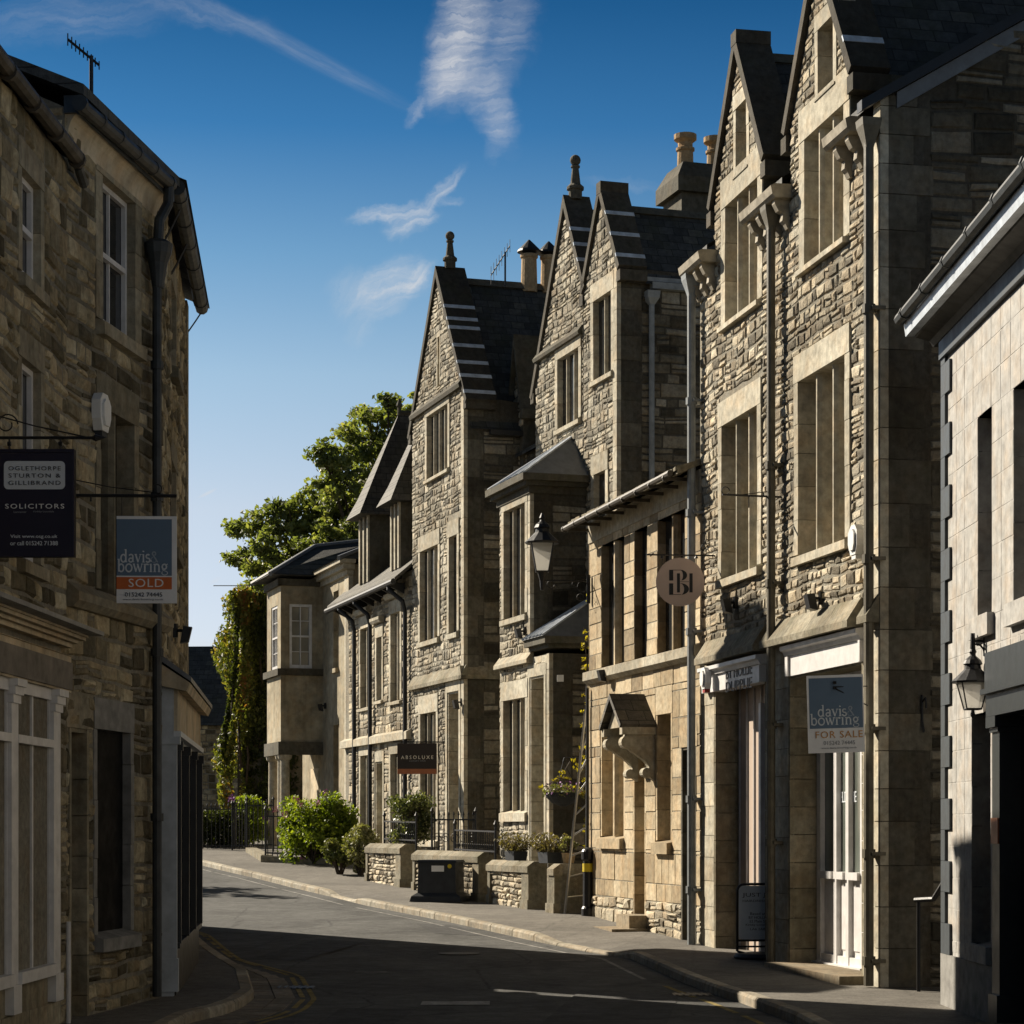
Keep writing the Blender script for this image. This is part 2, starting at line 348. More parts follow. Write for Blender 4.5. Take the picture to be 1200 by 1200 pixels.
# ------------------------------------------------------------------ mesh helper
class MB:
    def __init__(s): s.v = []; s.f = []; s.t = []; s.cur = .5
    def face(s, pts, t=None):
        i = len(s.v); s.v.extend([tuple(p) for p in pts]); s.f.append(tuple(range(i, i + len(pts)))); s.t.append(s.cur if t is None else t)
    def box(s, x0, x1, y0, y1, z0, z1, t=None):
        if x0 > x1: x0, x1 = x1, x0
        if y0 > y1: y0, y1 = y1, y0
        if z0 > z1: z0, z1 = z1, z0
        s.hexa([(x0, y0, z0), (x1, y0, z0), (x1, y1, z0), (x0, y1, z0), (x0, y0, z1), (x1, y0, z1), (x1, y1, z1), (x0, y1, z1)], t)
    def hexa(s, p, t=None):
        t = s.cur if t is None else t
        i = len(s.v); s.v.extend([tuple(q) for q in p])
        for q in ((3, 2, 1, 0), (4, 5, 6, 7), (0, 1, 5, 4), (1, 2, 6, 5), (2, 3, 7, 6), (3, 0, 4, 7)):
            s.f.append(tuple(i + k for k in q)); s.t.append(t)
    def prism(s, poly, a, b, fn, t=None):
        """extrude a 2-D polygon; fn(p, q, depth) -> xyz"""
        t = s.cur if t is None else t
        n = len(poly); i = len(s.v)
        s.v.extend([tuple(fn(p[0], p[1], a)) for p in poly] + [tuple(fn(p[0], p[1], b)) for p in poly])
        s.f.append(tuple(range(i + n - 1, i - 1, -1))); s.t.append(t)
        s.f.append(tuple(range(i + n, i + 2 * n))); s.t.append(t)
        for k in range(n):
            k2 = (k + 1) % n
            s.f.append((i + k, i + k2, i + n + k2, i + n + k)); s.t.append(t)
    def tube(s, pts, r, n=8, cap=True, t=None):
        pts = [Vector(p) for p in pts]; t = s.cur if t is None else t
        rs = r if isinstance(r, (list, tuple)) else [r] * len(pts)
        rings = []
        prev = None
        for k, p in enumerate(pts):
            if k == 0: d = pts[1] - pts[0]
            elif k == len(pts) - 1: d = pts[-1] - pts[-2]
            else: d = (pts[k + 1] - pts[k]).normalized() + (pts[k] - pts[k - 1]).normalized()
            d.normalize()
            if prev is None:
                a = Vector((0, 0, 1)) if abs(d.z) < .9 else Vector((1, 0, 0))
                a = d.cross(a).normalized()
            else:
                a = (prev - d * prev.dot(d)).normalized()
            prev = a; b = d.cross(a)
            i = len(s.v)
            for q in range(n):
                th = 2 * math.pi * q / n
                s.v.append(tuple(p + (a * math.cos(th) + b * math.sin(th)) * rs[k]))
            rings.append(i)
        for k in range(len(rings) - 1):
            for q in range(n):
                q2 = (q + 1) % n
                s.f.append((rings[k] + q, rings[k] + q2, rings[k + 1] + q2, rings[k + 1] + q)); s.t.append(t)
        if cap:
            s.f.append(tuple(rings[0] + q for q in range(n - 1, -1, -1))); s.t.append(t)
            s.f.append(tuple(rings[-1] + q for q in range(n))); s.t.append(t)
    def lathe(s, c, prof, n=16, t=None, sq=False):
        """prof: list of (radius, z) bottom to top about vertical axis at c"""
        t = s.cur if t is None else t; rings = []
        for r, z in prof:
            i = len(s.v)
            for q in range(n):
                th = 2 * math.pi * (q + (.5 if sq else 0)) / n
                s.v.append((c[0] + r * math.cos(th), c[1] + r * math.sin(th), c[2] + z))
            rings.append(i)
        for k in range(len(rings) - 1):
            for q in range(n):
                q2 = (q + 1) % n
                s.f.append((rings[k] + q, rings[k] + q2, rings[k + 1] + q2, rings[k + 1] + q)); s.t.append(t)
        s.f.append(tuple(rings[0] + q for q in range(n - 1, -1, -1))); s.t.append(t)
        s.f.append(tuple(rings[-1] + q for q in range(n))); s.t.append(t)
    def add(s, me, fn):
        i = len(s.v)
        s.v.extend([tuple(fn(v.co)) for v in me.vertices])
        for p in me.polygons: s.f.append(tuple(i + k for k in p.vertices)); s.t.append(s.cur)
    def build(s, name, mat, parent=None, smooth=False, loc=None, rot=None, label=None):
        me = bpy.data.meshes.new(name); me.from_pydata(s.v, [], s.f)
        a = me.attributes.new('tint', 'FLOAT', 'FACE'); a.data.foreach_set('value', s.t)
        me.materials.append(M[mat] if isinstance(mat, str) else mat)
        if smooth: me.polygons.foreach_set('use_smooth', [True] * len(me.polygons))
        me.update()
        o = bpy.data.objects.new(name, me); COL.objects.link(o)
        if parent: o.parent = parent
        if loc is not None: o.location = loc
        if rot is not None: o.rotation_euler = rot
        if label: o['label'] = label
        return o

def tag(o, label=None, cat=None, group=None, kind=None):
    if label: o['label'] = label
    if cat: o['category'] = cat
    if group: o['group'] = group
    if kind: o['kind'] = kind
    return o
def empty(name, loc, rotz, label, cat, group=None):
    o = bpy.data.objects.new(name, None); COL.objects.link(o)
    o.location = loc; o.rotation_euler = (0, 0, rotz); o.empty_display_size = .3
    return tag(o, label, cat, group)

def lerp(tab, y):
    if y <= tab[0][0]: return tab[0][1]
    for (a, va), (b, vb) in zip(tab, tab[1:]):
        if y <= b:
            k = (y - a) / (b - a); return va + (vb - va) * k
    return tab[-1][1]
GTAB = [(-50, -.25), (22, -.2), (25, -.2), (31.7, -.09), (37.5, .11), (42, .22), (47, .42), (52, .65), (58, .95), (65, 1.25), (80, 1.7), (120, 2.0), (3000, 2.0)]
def gnd(y): return lerp(GTAB, y)     # pavement level

TEXTN = 0
def text_mesh(s, spacing=1.0):
    cu = bpy.data.curves.new('lettering', 'FONT'); cu.body = s; cu.size = 1.0; cu.extrude = .004; cu.space_character = spacing
    cu.resolution_u = 3; cu.align_x = 'LEFT'
    o = bpy.data.objects.new('lettering_source', cu); COL.objects.link(o)
    dg = bpy.context.evaluated_depsgraph_get()
    me = bpy.data.meshes.new_from_object(o.evaluated_get(dg))
    bpy.data.objects.remove(o); bpy.data.curves.remove(cu)
    return me
def put_text(mb, s, x0, x1, z0, y, height=None, spacing=1.0, depth=1.0, shear=0):
    """text in the XZ plane, facing -Y, its ink filling x0..x1, base at z0"""
    me = text_mesh(s, spacing)
    xs = [v.co.x for v in me.vertices]; ys = [v.co.y for v in me.vertices]
    k = (x1 - x0) / (max(xs) - min(xs)); ax = min(xs)
    kz = k if height is None else height / (max(ys) - min(ys))
    by = 0 if height is None else min(ys)
    mb.add(me, lambda c: (x0 + (c.x - ax) * k, y - c.z * depth, z0 + (c.y - by) * kz))
    bpy.data.meshes.remove(me)

# ------------------------------------------------------------------ houses
class Fr:
    """a wall frame in a house's local space: u along the wall, n outwards"""
    def __init__(s, o, eu, en): s.o = Vector(o); s.eu = Vector(eu); s.en = Vector(en)
    def p(s, u, z, n=0.0):
        q = s.o + s.eu * u + s.en * n
        return (q.x, q.y, q.z + z)
    def box(s, mb, u0, u1, z0, z1, n0, n1, t=None):
        if u0 > u1: u0, u1 = u1, u0
        P = s.p
        a = [P(u0, z0, n1), P(u1, z0, n1), P(u1, z0, n0), P(u0, z0, n0), P(u0, z1, n1), P(u1, z1, n1), P(u1, z1, n0), P(u0, z1, n0)]
        mb.hexa(a, t)
    def prof(s, mb, u0, u1, prof, t=None):
        """extrude a profile [(n, z)] along u"""
        mb.prism(prof, u0, u1, lambda n, z, u: s.p(u, z, n), t)

class House:
    def __init__(s, name, label, cat, P, tan, side, gz=None):
        s.O = Vector((P[0], P[1], gnd(P[1]) if gz is None else gz)); L = math.hypot(1, tan)
        if side == 'R': s.ex = Vector((-tan / L, -1 / L, 0)); s.ey = Vector((1 / L, -tan / L, 0))
        else: s.ex = Vector((tan / L, 1 / L, 0)); s.ey = Vector((-1 / L, tan / L, 0))
        s.e = empty(name, s.O, math.atan2(s.ex.y, s.ex.x), label, cat)
        s.front = Fr((0, 0, 0), (1, 0, 0), (0, -1, 0))
    def ray(s, x, y): return Vector(((x - HX) / FPX, 1, (HY - y) / FPX))
    def px(s, x, y, n=0.0):
        """where the sight line of a measured point meets the facade plane (n metres in front of it): local u, z"""
        r = s.ray(x, y); C = Vector((0, 0, CAMZ))
        k = (-n - (C - s.O).dot(s.ey)) / r.dot(s.ey)
        q = C + r * k - s.O
        return q.dot(s.ex), q.z
    def u(s, x, n=0.0): return s.px(x, 900, n)[0]
    def z(s, x, y, n=0.0): return s.px(x, y, n)[1]
    def pxs(s, x, y, u):
        r = s.ray(x, y); C = Vector((0, 0, CAMZ))
        k = (u - (C - s.O).dot(s.ex)) / r.dot(s.ex)
        q = C + r * k - s.O
        return q.dot(s.ey), q.z
    def side(s, u, near=True):
        """side wall at local x = u: near -> faces +x, far -> faces -x; its u runs with local y"""
        return Fr((u, 0, 0), (0, 1, 0), (1, 0, 0)) if near else Fr((u, 0, 0), (0, 1, 0), (-1, 0, 0))
    def W(s, p):
        return s.O + s.ex * p[0] + s.ey * p[1] + Vector((0, 0, p[2]))

def bands(z0, z1, breaks, tol=.035):
    b = sorted({round(z, 4) for z in breaks if z0 < z < z1} | {z0, z1})
    out = [b[0]]
    for z in b[1:]:
        if z - out[-1] > tol or z == z1: out.append(z)
    return out
def free(L, Rr, ops, za, zb):
    iv = [(L, Rr)]
    for (a, b, c, d) in ops:
        if d <= za + .02 or c >= zb - .02: continue
        nv = []
        for (p, q) in iv:
            if b <= p or a >= q: nv.append((p, q)); continue
            if a > p: nv.append((p, a))
            if b < q: nv.append((b, q))
        iv = nv
    return [(p, q) for p, q in iv if q - p > .02]
def flat_wall(mb, fr, lr, z0, z1, ops, zb=(), n=0.0):
    """the wall's plain face with its openings left out"""
    bs = bands(z0, z1, [o[2] for o in ops] + [o[3] for o in ops] + list(zb), .002)
    for za, zc in zip(bs, bs[1:]):
        (l0, r0), (l1, r1) = lr(za), lr(zc)
        cut = [o for o in ops if o[2] < zc - .0009 and o[3] > za + .0009 and o[1] > min(l0, l1) and o[0] < max(r0, r1)]
        if not cut:
            mb.face([fr.p(l0, za, n), fr.p(r0, za, n), fr.p(r1, zc, n), fr.p(l1, zc, n)], rnd()); continue
        xs = sorted([min(o[0], o[1]) for o in cut] + [])
        cut.sort(key=lambda o: o[0])
        a0, a1 = l0, l1
        for o in cut:
            if o[0] > max(a0, a1) + .001: mb.face([fr.p(a0, za, n), fr.p(o[0], za, n), fr.p(o[0], zc, n), fr.p(a1, zc, n)], rnd())
            a0 = a1 = max(a0, o[1])
        if a0 < max(r0, r1) - .001: mb.face([fr.p(a0, za, n), fr.p(r0, za, n), fr.p(r1, zc, n), fr.p(a1, zc, n)], rnd())
def stone(mb, fr, u0, u1, z0, z1, p, rough, gap, t):
    j = lambda: ru(-1, 1) * gap * .5 * (1 if rough else 0)
    u0 += gap; u1 -= gap; z0 += gap; z1 -= gap
    if u1 - u0 < .02 or z1 - z0 < .015: return
    wv = (lambda u, z: .014 * math.sin(2.9 * u + 1.7 * z) + .009 * math.sin(8.3 * u - 3.1 * z)) if rough else (lambda u, z: 0)
    b = [(u0 + j(), z0 + j() + wv(u0, z0)), (u1 + j(), z0 + j() + wv(u1, z0)), (u1 + j(), z1 + j() + wv(u1, z1)), (u0 + j(), z1 + j() + wv(u0, z1))]
    cu, cz = (u0 + u1) / 2, (z0 + z1) / 2
    i = len(mb.v)
    if rough:
        bev = min(.02, (z1 - z0) * .18)
        top = []
        for (a, c) in b:
            sx = bev * ru(.6, 1.8) * (1 if a < cu else -1); sz = bev * ru(.6, 1.8) * (1 if c < cz else -1)
            top.append((a + sx, c + sz, p * ru(.35, 1.0)))
        mb.v.extend([fr.p(a, c, -.01) for a, c in b]); mb.v.extend([fr.p(*q) for q in top])
        mb.v.append(fr.p(cu + (u1 - u0) * ru(-.22, .22), cz + (z1 - z0) * ru(-.2, .2), p * ru(.75, 1.25)))
        for k in range(4):
            k2 = (k + 1) % 4
            mb.f.append((i + k, i + k2, i + 4 + k2, i + 4 + k)); mb.t.append(t)
            mb.f.append((i + 4 + k, i + 4 + k2, i + 8)); mb.t.append(t)
    else:
        bev = .006
        top = [(a + (bev if a < cu else -bev), c + (bev if c < cz else -bev)) for a, c in b]
        tilt = [ru(-.0015, .0015) for _ in range(4)]
        mb.v.extend([fr.p(a, c, -.01) for a, c in b]); mb.v.extend([fr.p(a, c, p + tilt[k]) for k, (a, c) in enumerate(top)])
        for k in range(4):
            k2 = (k + 1) % 4
            mb.f.append((i + k, i + k2, i + 4 + k2, i + 4 + k)); mb.t.append(t)
        mb.f.append((i + 4, i + 5, i + 6, i + 7)); mb.t.append(t)
def stones(mb, fr, lr, z0, z1, ops, rowh=(.11, .2), wid=(.16, .45), prot=(.02, .05), rough=True, gap=.006, zb=(), split=.3, tint=(0, 1)):
    bs = bands(z0, z1, [o[2] for o in ops] + [o[3] for o in ops] + list(zb))
    for za, zc in zip(bs, bs[1:]):
        h = zc - za; rows = []
        z = za
        while z < zc - 1e-4:
            r = ru(*rowh) * (random.choice((.72, .9, 1, 1, 1.2)) if rough else 1)
            if zc - z - r < rowh[0] * .7: r = zc - z
            rows.append((z, z + r)); z += r
        for (a, b) in rows:
            (l0, r0), (l1, r1) = lr(a), lr(b)
            for (p, q) in free(max(l0, l1), min(r0, r1), ops, a, b):
                u = p
                while u < q - 1e-4:
                    w = ru(*wid)
                    if q - u - w < wid[0] * .8: w = q - u
                    pr = ru(*prot)
                    if rough and b - a > .11 and rnd() < split:
                        m = a + (b - a) * ru(.38, .62)
                        stone(mb, fr, u, u + w, a, m, pr, rough, gap, ru(*tint)); stone(mb, fr, u, u + w, m, b, ru(*prot), rough, gap, ru(*tint))
                    else: stone(mb, fr, u, u + w, a, b, pr, rough, gap, ru(*tint))
                    u += w
def rect(l, r): return lambda z: (l, r)
def gable_lr(l, r, zf, za, inset=0.0):
    c = (l + r) / 2
    def f(z):
        if z <= zf: return (l, r)
        k = min(1, (z - zf) / (za - zf)); return (l + (c - l) * k, r + (c - r) * k)
    return f

def window(H, fr, u0, u1, z0, z1, lights=1, jw=.13, lint=.26, sill=.12, depth=.3, proud=.035, mull=.10, mat='dressed', glass='glass', sash=None, sillmat=None, mdepth=None, name='window', siln=None, transom=None):
    """a stone-framed window: surround with mullions, sill and pane. Returns the area it takes out of the wall"""
    if u0 > u1: u0, u1 = u1, u0
    mb = MB()
    # jambs as a stack of blocks, lintel above
    for (a, b) in ((u0 - jw, u0), (u1, u1 + jw)):
        z = z0
        while z < z1 - 1e-4:
            h = ru(.35, .6)
            if z1 - z - h < .25: h = z1 - z
            fr.box(mb, a, b, z + .003, z + h - .003, -depth, proud + ru(-.004, .004), rnd()); z += h
    fr.box(mb, u0 - jw, u1 + jw, z1, z1 + lint, -depth, proud + .006, rnd())
    w = (u1 - u0 - mull * (lights - 1)) / lights
    md = depth - .03 if mdepth is None else mdepth
    for k in range(1, lights):
        a = u0 + k * w + (k - 1) * mull
        mb.cur = rnd()
        # chamfered mullion
        P = [(a, -.075), (a + mull * .3, -.02), (a + mull * .7, -.02), (a + mull, -.075), (a + mull, -md), (a, -md)]
        mb.prism(P, z0, z1, lambda u, n, z: fr.p(u, z, n))
    if transom:
        fr.box(mb, u0, u1, transom - .05, transom + .05, -md, -.03, rnd())
    o = mb.build(name, mat, H.e)
    sb = MB()
    sn = proud + .05 if siln is None else siln
    fr.prof(sb, u0 - jw * .8, u1 + jw * .8, [(sn, z0 - sill), (sn, z0 - .035), (-depth, z0 + .035), (-depth, z0 - sill)], rnd())
    sb.build('sill', sillmat or mat, o)
    pb = MB()
    g = -depth + .045
    pb.face([fr.p(u0, z0, g), fr.p(u1, z0, g), fr.p(u1, z1, g), fr.p(u0, z1, g)])
    pb.build('pane', glass, o)
    if sash:
        fb = MB(); n0, n1 = g + .004, g + .05; fw = .05
        for k in range(lights):
            a = u0 + k * (w + mull); b = a + w; m = (z0 + z1) / 2
            fr.box(fb, a, a + fw, z0, z1, n0, n1); fr.box(fb, b - fw, b, z0, z1, n0, n1)
            fr.box(fb, a + fw, b - fw, z1 - fw, z1, n0, n1); fr.box(fb, a + fw, b - fw, z0 + .03, z0 + .03 + fw, n0, n1)
            fr.box(fb, a + fw, b - fw, m - .025, m + .025, n0, n1 + .01)
            c = (a + b) / 2
            fr.box(fb, c - .012, c + .012, z0 + .08, m - .025, n0, n1 - .015); fr.box(fb, c - .012, c + .012, m + .025, z1 - fw, n0, n1 - .015)
        fb.build('frame', sash, o)
    return (u0 - jw, u1 + jw, z0 - sill, z1 + lint)

def recess(H, fr, u0, u1, z0, z1, depth, mat, stonemat=None, name='doorway', back=None, tint=(0, 1), course=.33):
    """a deep opening: two jambs and soffit in coursed stone, and a back in its own material"""
    mb = MB(); w = .01
    # jambs are blocks standing inside the opening
    for (a, b) in ((u0, u0 + .06), (u1 - .06, u1)):
        z = z0
        while z < z1 - 1e-4:
            h = course * ru(.85, 1.2)
            if z1 - z - h < .2: h = z1 - z
            fr.box(mb, a + ru(0, .006), b - ru(0, .006), z + .004, z + h - .004, -depth, .012, ru(*tint)); z += h
    fr.box(mb, u0, u1, z1 - .04, z1, -depth, .0, rnd())
    o = mb.build(name, stonemat or mat, H.e)
    if back:
        b = MB(); b.face([fr.p(u0, z0, -depth + .02), fr.p(u1, z0, -depth + .02), fr.p(u1, z1, -depth + .02), fr.p(u0, z1, -depth + .02)])
        b.build('door_panel', back, o)
    return o

def coping(mb, fr, l, r, zf, za, n0=-.42, n1=.07, t=.15, foot=.12, rfoot=None):
    """raised gable coping: two sloped slabs"""
    c = (l + r) / 2
    for (a, sgn) in ((l, -1), (r, 1)):
        ln = math.hypot(c - a, za - zf); nx, nz = (za - zf) / ln * sgn, abs(c - a) / ln
        dx, dz = (c - a) / ln, (za - zf) / ln
        ft = foot if rfoot is None or sgn < 0 else rfoot
        A0 = (a - dx * ft, zf - dz * ft); A1 = (c, za)
        k = t / nz
        P = [A0, (A0[0] + nx * t, A0[1] + nz * t), (c, za + k), A1]
        if sgn < 0: P = P[::-1]
        mb.prism(P, n0, n1, lambda u, z, n: fr.p(u, z, n), rnd())
    # kneeler blocks
    for (a, sgn) in ((l, -1), (r, 1)):
        if rfoot is not None and sgn > 0: continue
        fr.box(mb, a, a + sgn * .2, zf - .3, zf - .1, n0 + .01, n1 - .01, rnd())
def pipe(H, fr, u, z0, z1, n, r, mat, collars=(), hopper=None, name='drainpipe'):
    mb = MB(); mb.tube([fr.p(u, z0, n), fr.p(u, z1, n)], r, 10)
    for z in collars:
        mb.tube([fr.p(u, z - .05, n), fr.p(u, z + .05, n)], r * 1.35, 10)
        fr.box(mb, u - r * 2, u + r * 2, z - .02, z + .02, -.02, n)
    if hopper:
        q = Vector(fr.p(u, hopper, n))
        mb.lathe((q.x, q.y, q.z), [(r * 1.05, -.12), (r * 1.5, -.04), (r * 2.6, .12), (r * 2.8, .2)], 4, sq=True)
    return mb.build(name, mat, H.e, smooth=False)
# ================================================================== ground, road, pavements
def KR(y): return lerp([(-40, 3.4), (10, 3.1), (21.6, 2.74), (24, 2.49), (26.8, 2.06), (30.5, 1.64), (33.5, .39), (38.5, -1.48), (44.5, -3.68), (50, -5.8), (56, -8.3), (62, -13), (70, -25), (80, -60)], y)
def KL(y): return lerp([(-40, -3.6), (10, -3.3), (21.6, -3.12), (22.3, -2.93), (23.2, -2.84), (24.6, -2.86), (27.5, -3.28), (29.6, -3.82), (34.8, -5.06), (38, -6.4), (42, -8.6), (46, -11.2), (50, -14.6), (54, -19), (60, -28), (70, -60)], y)
KR_DIP = [(0, 1), (30.4, 1), (31.0, .35), (33.0, .35), (33.7, 1), (42.4, 1), (43, .25), (44.2, .25), (44.8, 1), (100, 1)]
def strip(name, ys, xa, xb, zf, mat, kind='structure', nx=1, tint=False):
    mb = MB()
    for a, b in zip(ys, ys[1:]):
        for k in range(nx):
            f = lambda y, q: xa(y) + (xb(y) - xa(y)) * q / nx
            mb.face([(f(a, k), a, zf(a)), (f(a, k + 1), a, zf(a)), (f(b, k + 1), b, zf(b)), (f(b, k), b, zf(b))])
    return tag(mb.build(name, mat), kind=kind)
YS = [-40, -10, 0, 5, 10, 14] + [16 + .4 * i for i in range(146)]
strip('ground', [-600, -200, -40, 0, 10, 22, 25, 31.7, 37.5, 42, 47, 52, 58, 65, 80, 120, 400, 1200, 2500], lambda y: -1500, lambda y: 1500, lambda y: gnd(y) - .16, 'earth')
strip('road', [y for y in YS if y < 62], lambda y: max(KL(y), -60) - .02, lambda y: KR(y) + .02, lambda y: gnd(y) - .11, 'asphalt', nx=2)
def pavement():
    mb = MB()
    for a, b in zip(YS, YS[1:]):
        za = lambda y: gnd(y) - .105 * (1 - lerp(KR_DIP, y))
        mb.face([(KR(a) + .14, a, za(a)), (KR(a) + .7, a, gnd(a)), (KR(b) + .7, b, gnd(b)), (KR(b) + .14, b, za(b))])
        mb.face([(KR(a) + .7, a, gnd(a)), (14, a, gnd(a)), (14, b, gnd(b)), (KR(b) + .7, b, gnd(b))])
        if b < 60:
            mb.face([(KL(a) - .14, a, gnd(a)), (min(-16, KL(a) - 9), a, gnd(a)), (min(-16, KL(b) - 9), b, gnd(b)), (KL(b) - .14, b, gnd(b))][::-1])
    tag(mb.build('pavement', 'paving'), kind='structure')
pavement()
def kerb():
    mb = MB()
    def run(K, sgn, y0, y1, dip):
        y = y0
        while y < y1:
            b = y + ru(.75, 1.0)
            # several short pieces follow the bend inside one stone
            n = 3; mb.cur = rnd(); e = .012
            for i in range(n):
                p, q = y + (b - y) * i / n + (e if i == 0 else 0), y + (b - y) * (i + 1) / n - (e if i == n - 1 else 0)
                hp, hq = (lerp(dip, p), lerp(dip, q)) if dip else (1, 1)
                zp, zq = gnd(p) - .11 * (1 - hp) + .006, gnd(q) - .11 * (1 - hq) + .006
                x0p, x0q = K(p), K(q)
                w = .15 * sgn; c = .025 * sgn
                low = lambda t: gnd(t) - .2
                A = [(x0p, p, low(p)), (x0p, p, zp - .03), (x0p + c, p, zp), (x0p + w, p, zp), (x0p + w, p, low(p))]
                B = [(x0q, q, low(q)), (x0q, q, zq - .03), (x0q + c, q, zq), (x0q + w, q, zq), (x0q + w, q, low(q))]
                for k in range(5):
                    k2 = (k + 1) % 5; mb.face([A[k], A[k2], B[k2], B[k]])
                mb.face(A); mb.face(B[::-1])
            y = b
    run(KR, 1, 14, 66, KR_DIP); run(KL, -1, 14, 50, None)
    tag(mb.build('kerb', 'kerbstone'), kind='structure')
kerb()
def channel():
    mb = MB(); y = 15.0
    while y < 30.5:
        b = y + ru(.28, .5); m = MB
        w = .46 * min(1, max(.25, (30.8 - y) / 4))
        for k in range(2):
            t = rnd(); a0 = w * k / 2 + .012; a1 = w * (k + 1) / 2
            mb.hexa([(KL(y) + a0, y + .01, gnd(y) - .2), (KL(y) + a1, y + .01, gnd(y) - .2), (KL(b) + a1, b - .01, gnd(b) - .2), (KL(b) + a0, b - .01, gnd(b) - .2),
                     (KL(y) + a0, y + .01, gnd(y) - .098), (KL(y) + a1, y + .01, gnd(y) - .1), (KL(b) + a1, b - .01, gnd(b) - .1), (KL(b) + a0, b - .01, gnd(b) - .098)], t)
        y = b
    tag(mb.build('gutter_channel', 'sett'), kind='structure')
channel()
def line(name, ys, xf, w, mat, brk=None):
    mb = MB()
    for a, b in zip(ys, ys[1:]):
        if brk and brk(a): continue
        mb.face([(xf(a), a, gnd(a) - .105), (xf(a) + w, a, gnd(a) - .105), (xf(b) + w, b, gnd(b) - .105), (xf(b), b, gnd(b) - .105)])
    tag(mb.build(name, mat), kind='structure')
fine = [14 + .3 * i for i in range(150)]
line('road_marking_edge_line', [y for y in fine if y > 27], lambda y: KR(y) - .42, .06, 'marking_line', lambda y: (int(y * 3.3) % 17 == 0) or 41 < y < 42)
line('road_marking_yellow_line', [y for y in fine if y < 26.5], lambda y: KR(y) - .36, .07, 'marking_yellow', lambda y: int(y * 10) % 7 == 0)
line('road_marking_double_yellow', [y for y in fine if y < 36], lambda y: KL(y) + .52 * min(1, max(.35, (32 - y) / 4)), .06, 'marking_yellow', lambda y: int(y * 10) % 5 == 0)
line('road_marking_double_yellow_inner', [y for y in fine if y < 36], lambda y: KL(y) + .64 * min(1, max(.4, (32 - y) / 4)), .06, 'marking_yellow', lambda y: int(y * 10) % 6 == 0)
def dash(x0, x1, y0, y1, mat, name='road_marking_dash'):
    mb = MB(); mb.face([(x0, y0, gnd(y0) - .104), (x1, y0, gnd(y0) - .104), (x1, y1, gnd(y1) - .104), (x0, y1, gnd(y1) - .104)])
    tag(mb.build(name, mat), kind='structure')
dash(-.98, -.24, 23.75, 24.25, 'marking_white')
for (x0, x1, y0, y1) in [(-2.0, -1.6, 28.2, 28.4), (.5, 1.0, 30.1, 30.25)]:
    dash(x0, x1, y0, y1, 'marking_worn', 'road_marking_worn_patch')
for k, (pts) in enumerate(([(-3.6, 30.5), (-2.9, 30.2), (-2.2, 33.4), (-3.0, 34.0)], [(.1, 20.0), (1.3, 19.6), (1.9, 25.2), (.8, 25.8)], [(-1.9, 21.0), (-1.2, 20.8), (-1.0, 23.2), (-1.8, 23.4)], [(-1.2, 35.0), (-.5, 34.6), (-.9, 36.6), (-1.6, 37.0)])):
    mb = MB(); mb.face([(x, y, gnd(y) - .1065) for x, y in pts]); tag(mb.build('road_patch', 'asphalt_patch'), kind='structure')
for (x, y) in ((2.05, 25.2), (-2.55, 26.1)):
    mb = MB(); mb.box(x - .22, x + .22, y - .2, y + .2, gnd(y) - .16, gnd(y) - .103)
    for k in range(6): mb.box(x - .2 + k * .075, x - .17 + k * .075, y - .17, y + .17, gnd(y) - .103, gnd(y) - .096)
    tag(mb.build('drain_grate', 'black_iron'), 'iron drain grating in the road beside the %s kerb' % ('right' if x > 0 else 'bulging left'), 'drain')
mb = MB(); mb.tube([(-.75 + .0, 31.5, gnd(31.5) - .107), (-.75, 31.5, gnd(31.5) - .1)], .3, 20); tag(mb.build('manhole_cover', 'black_iron'), 'round iron manhole cover set flush in the shaded road', 'manhole cover')

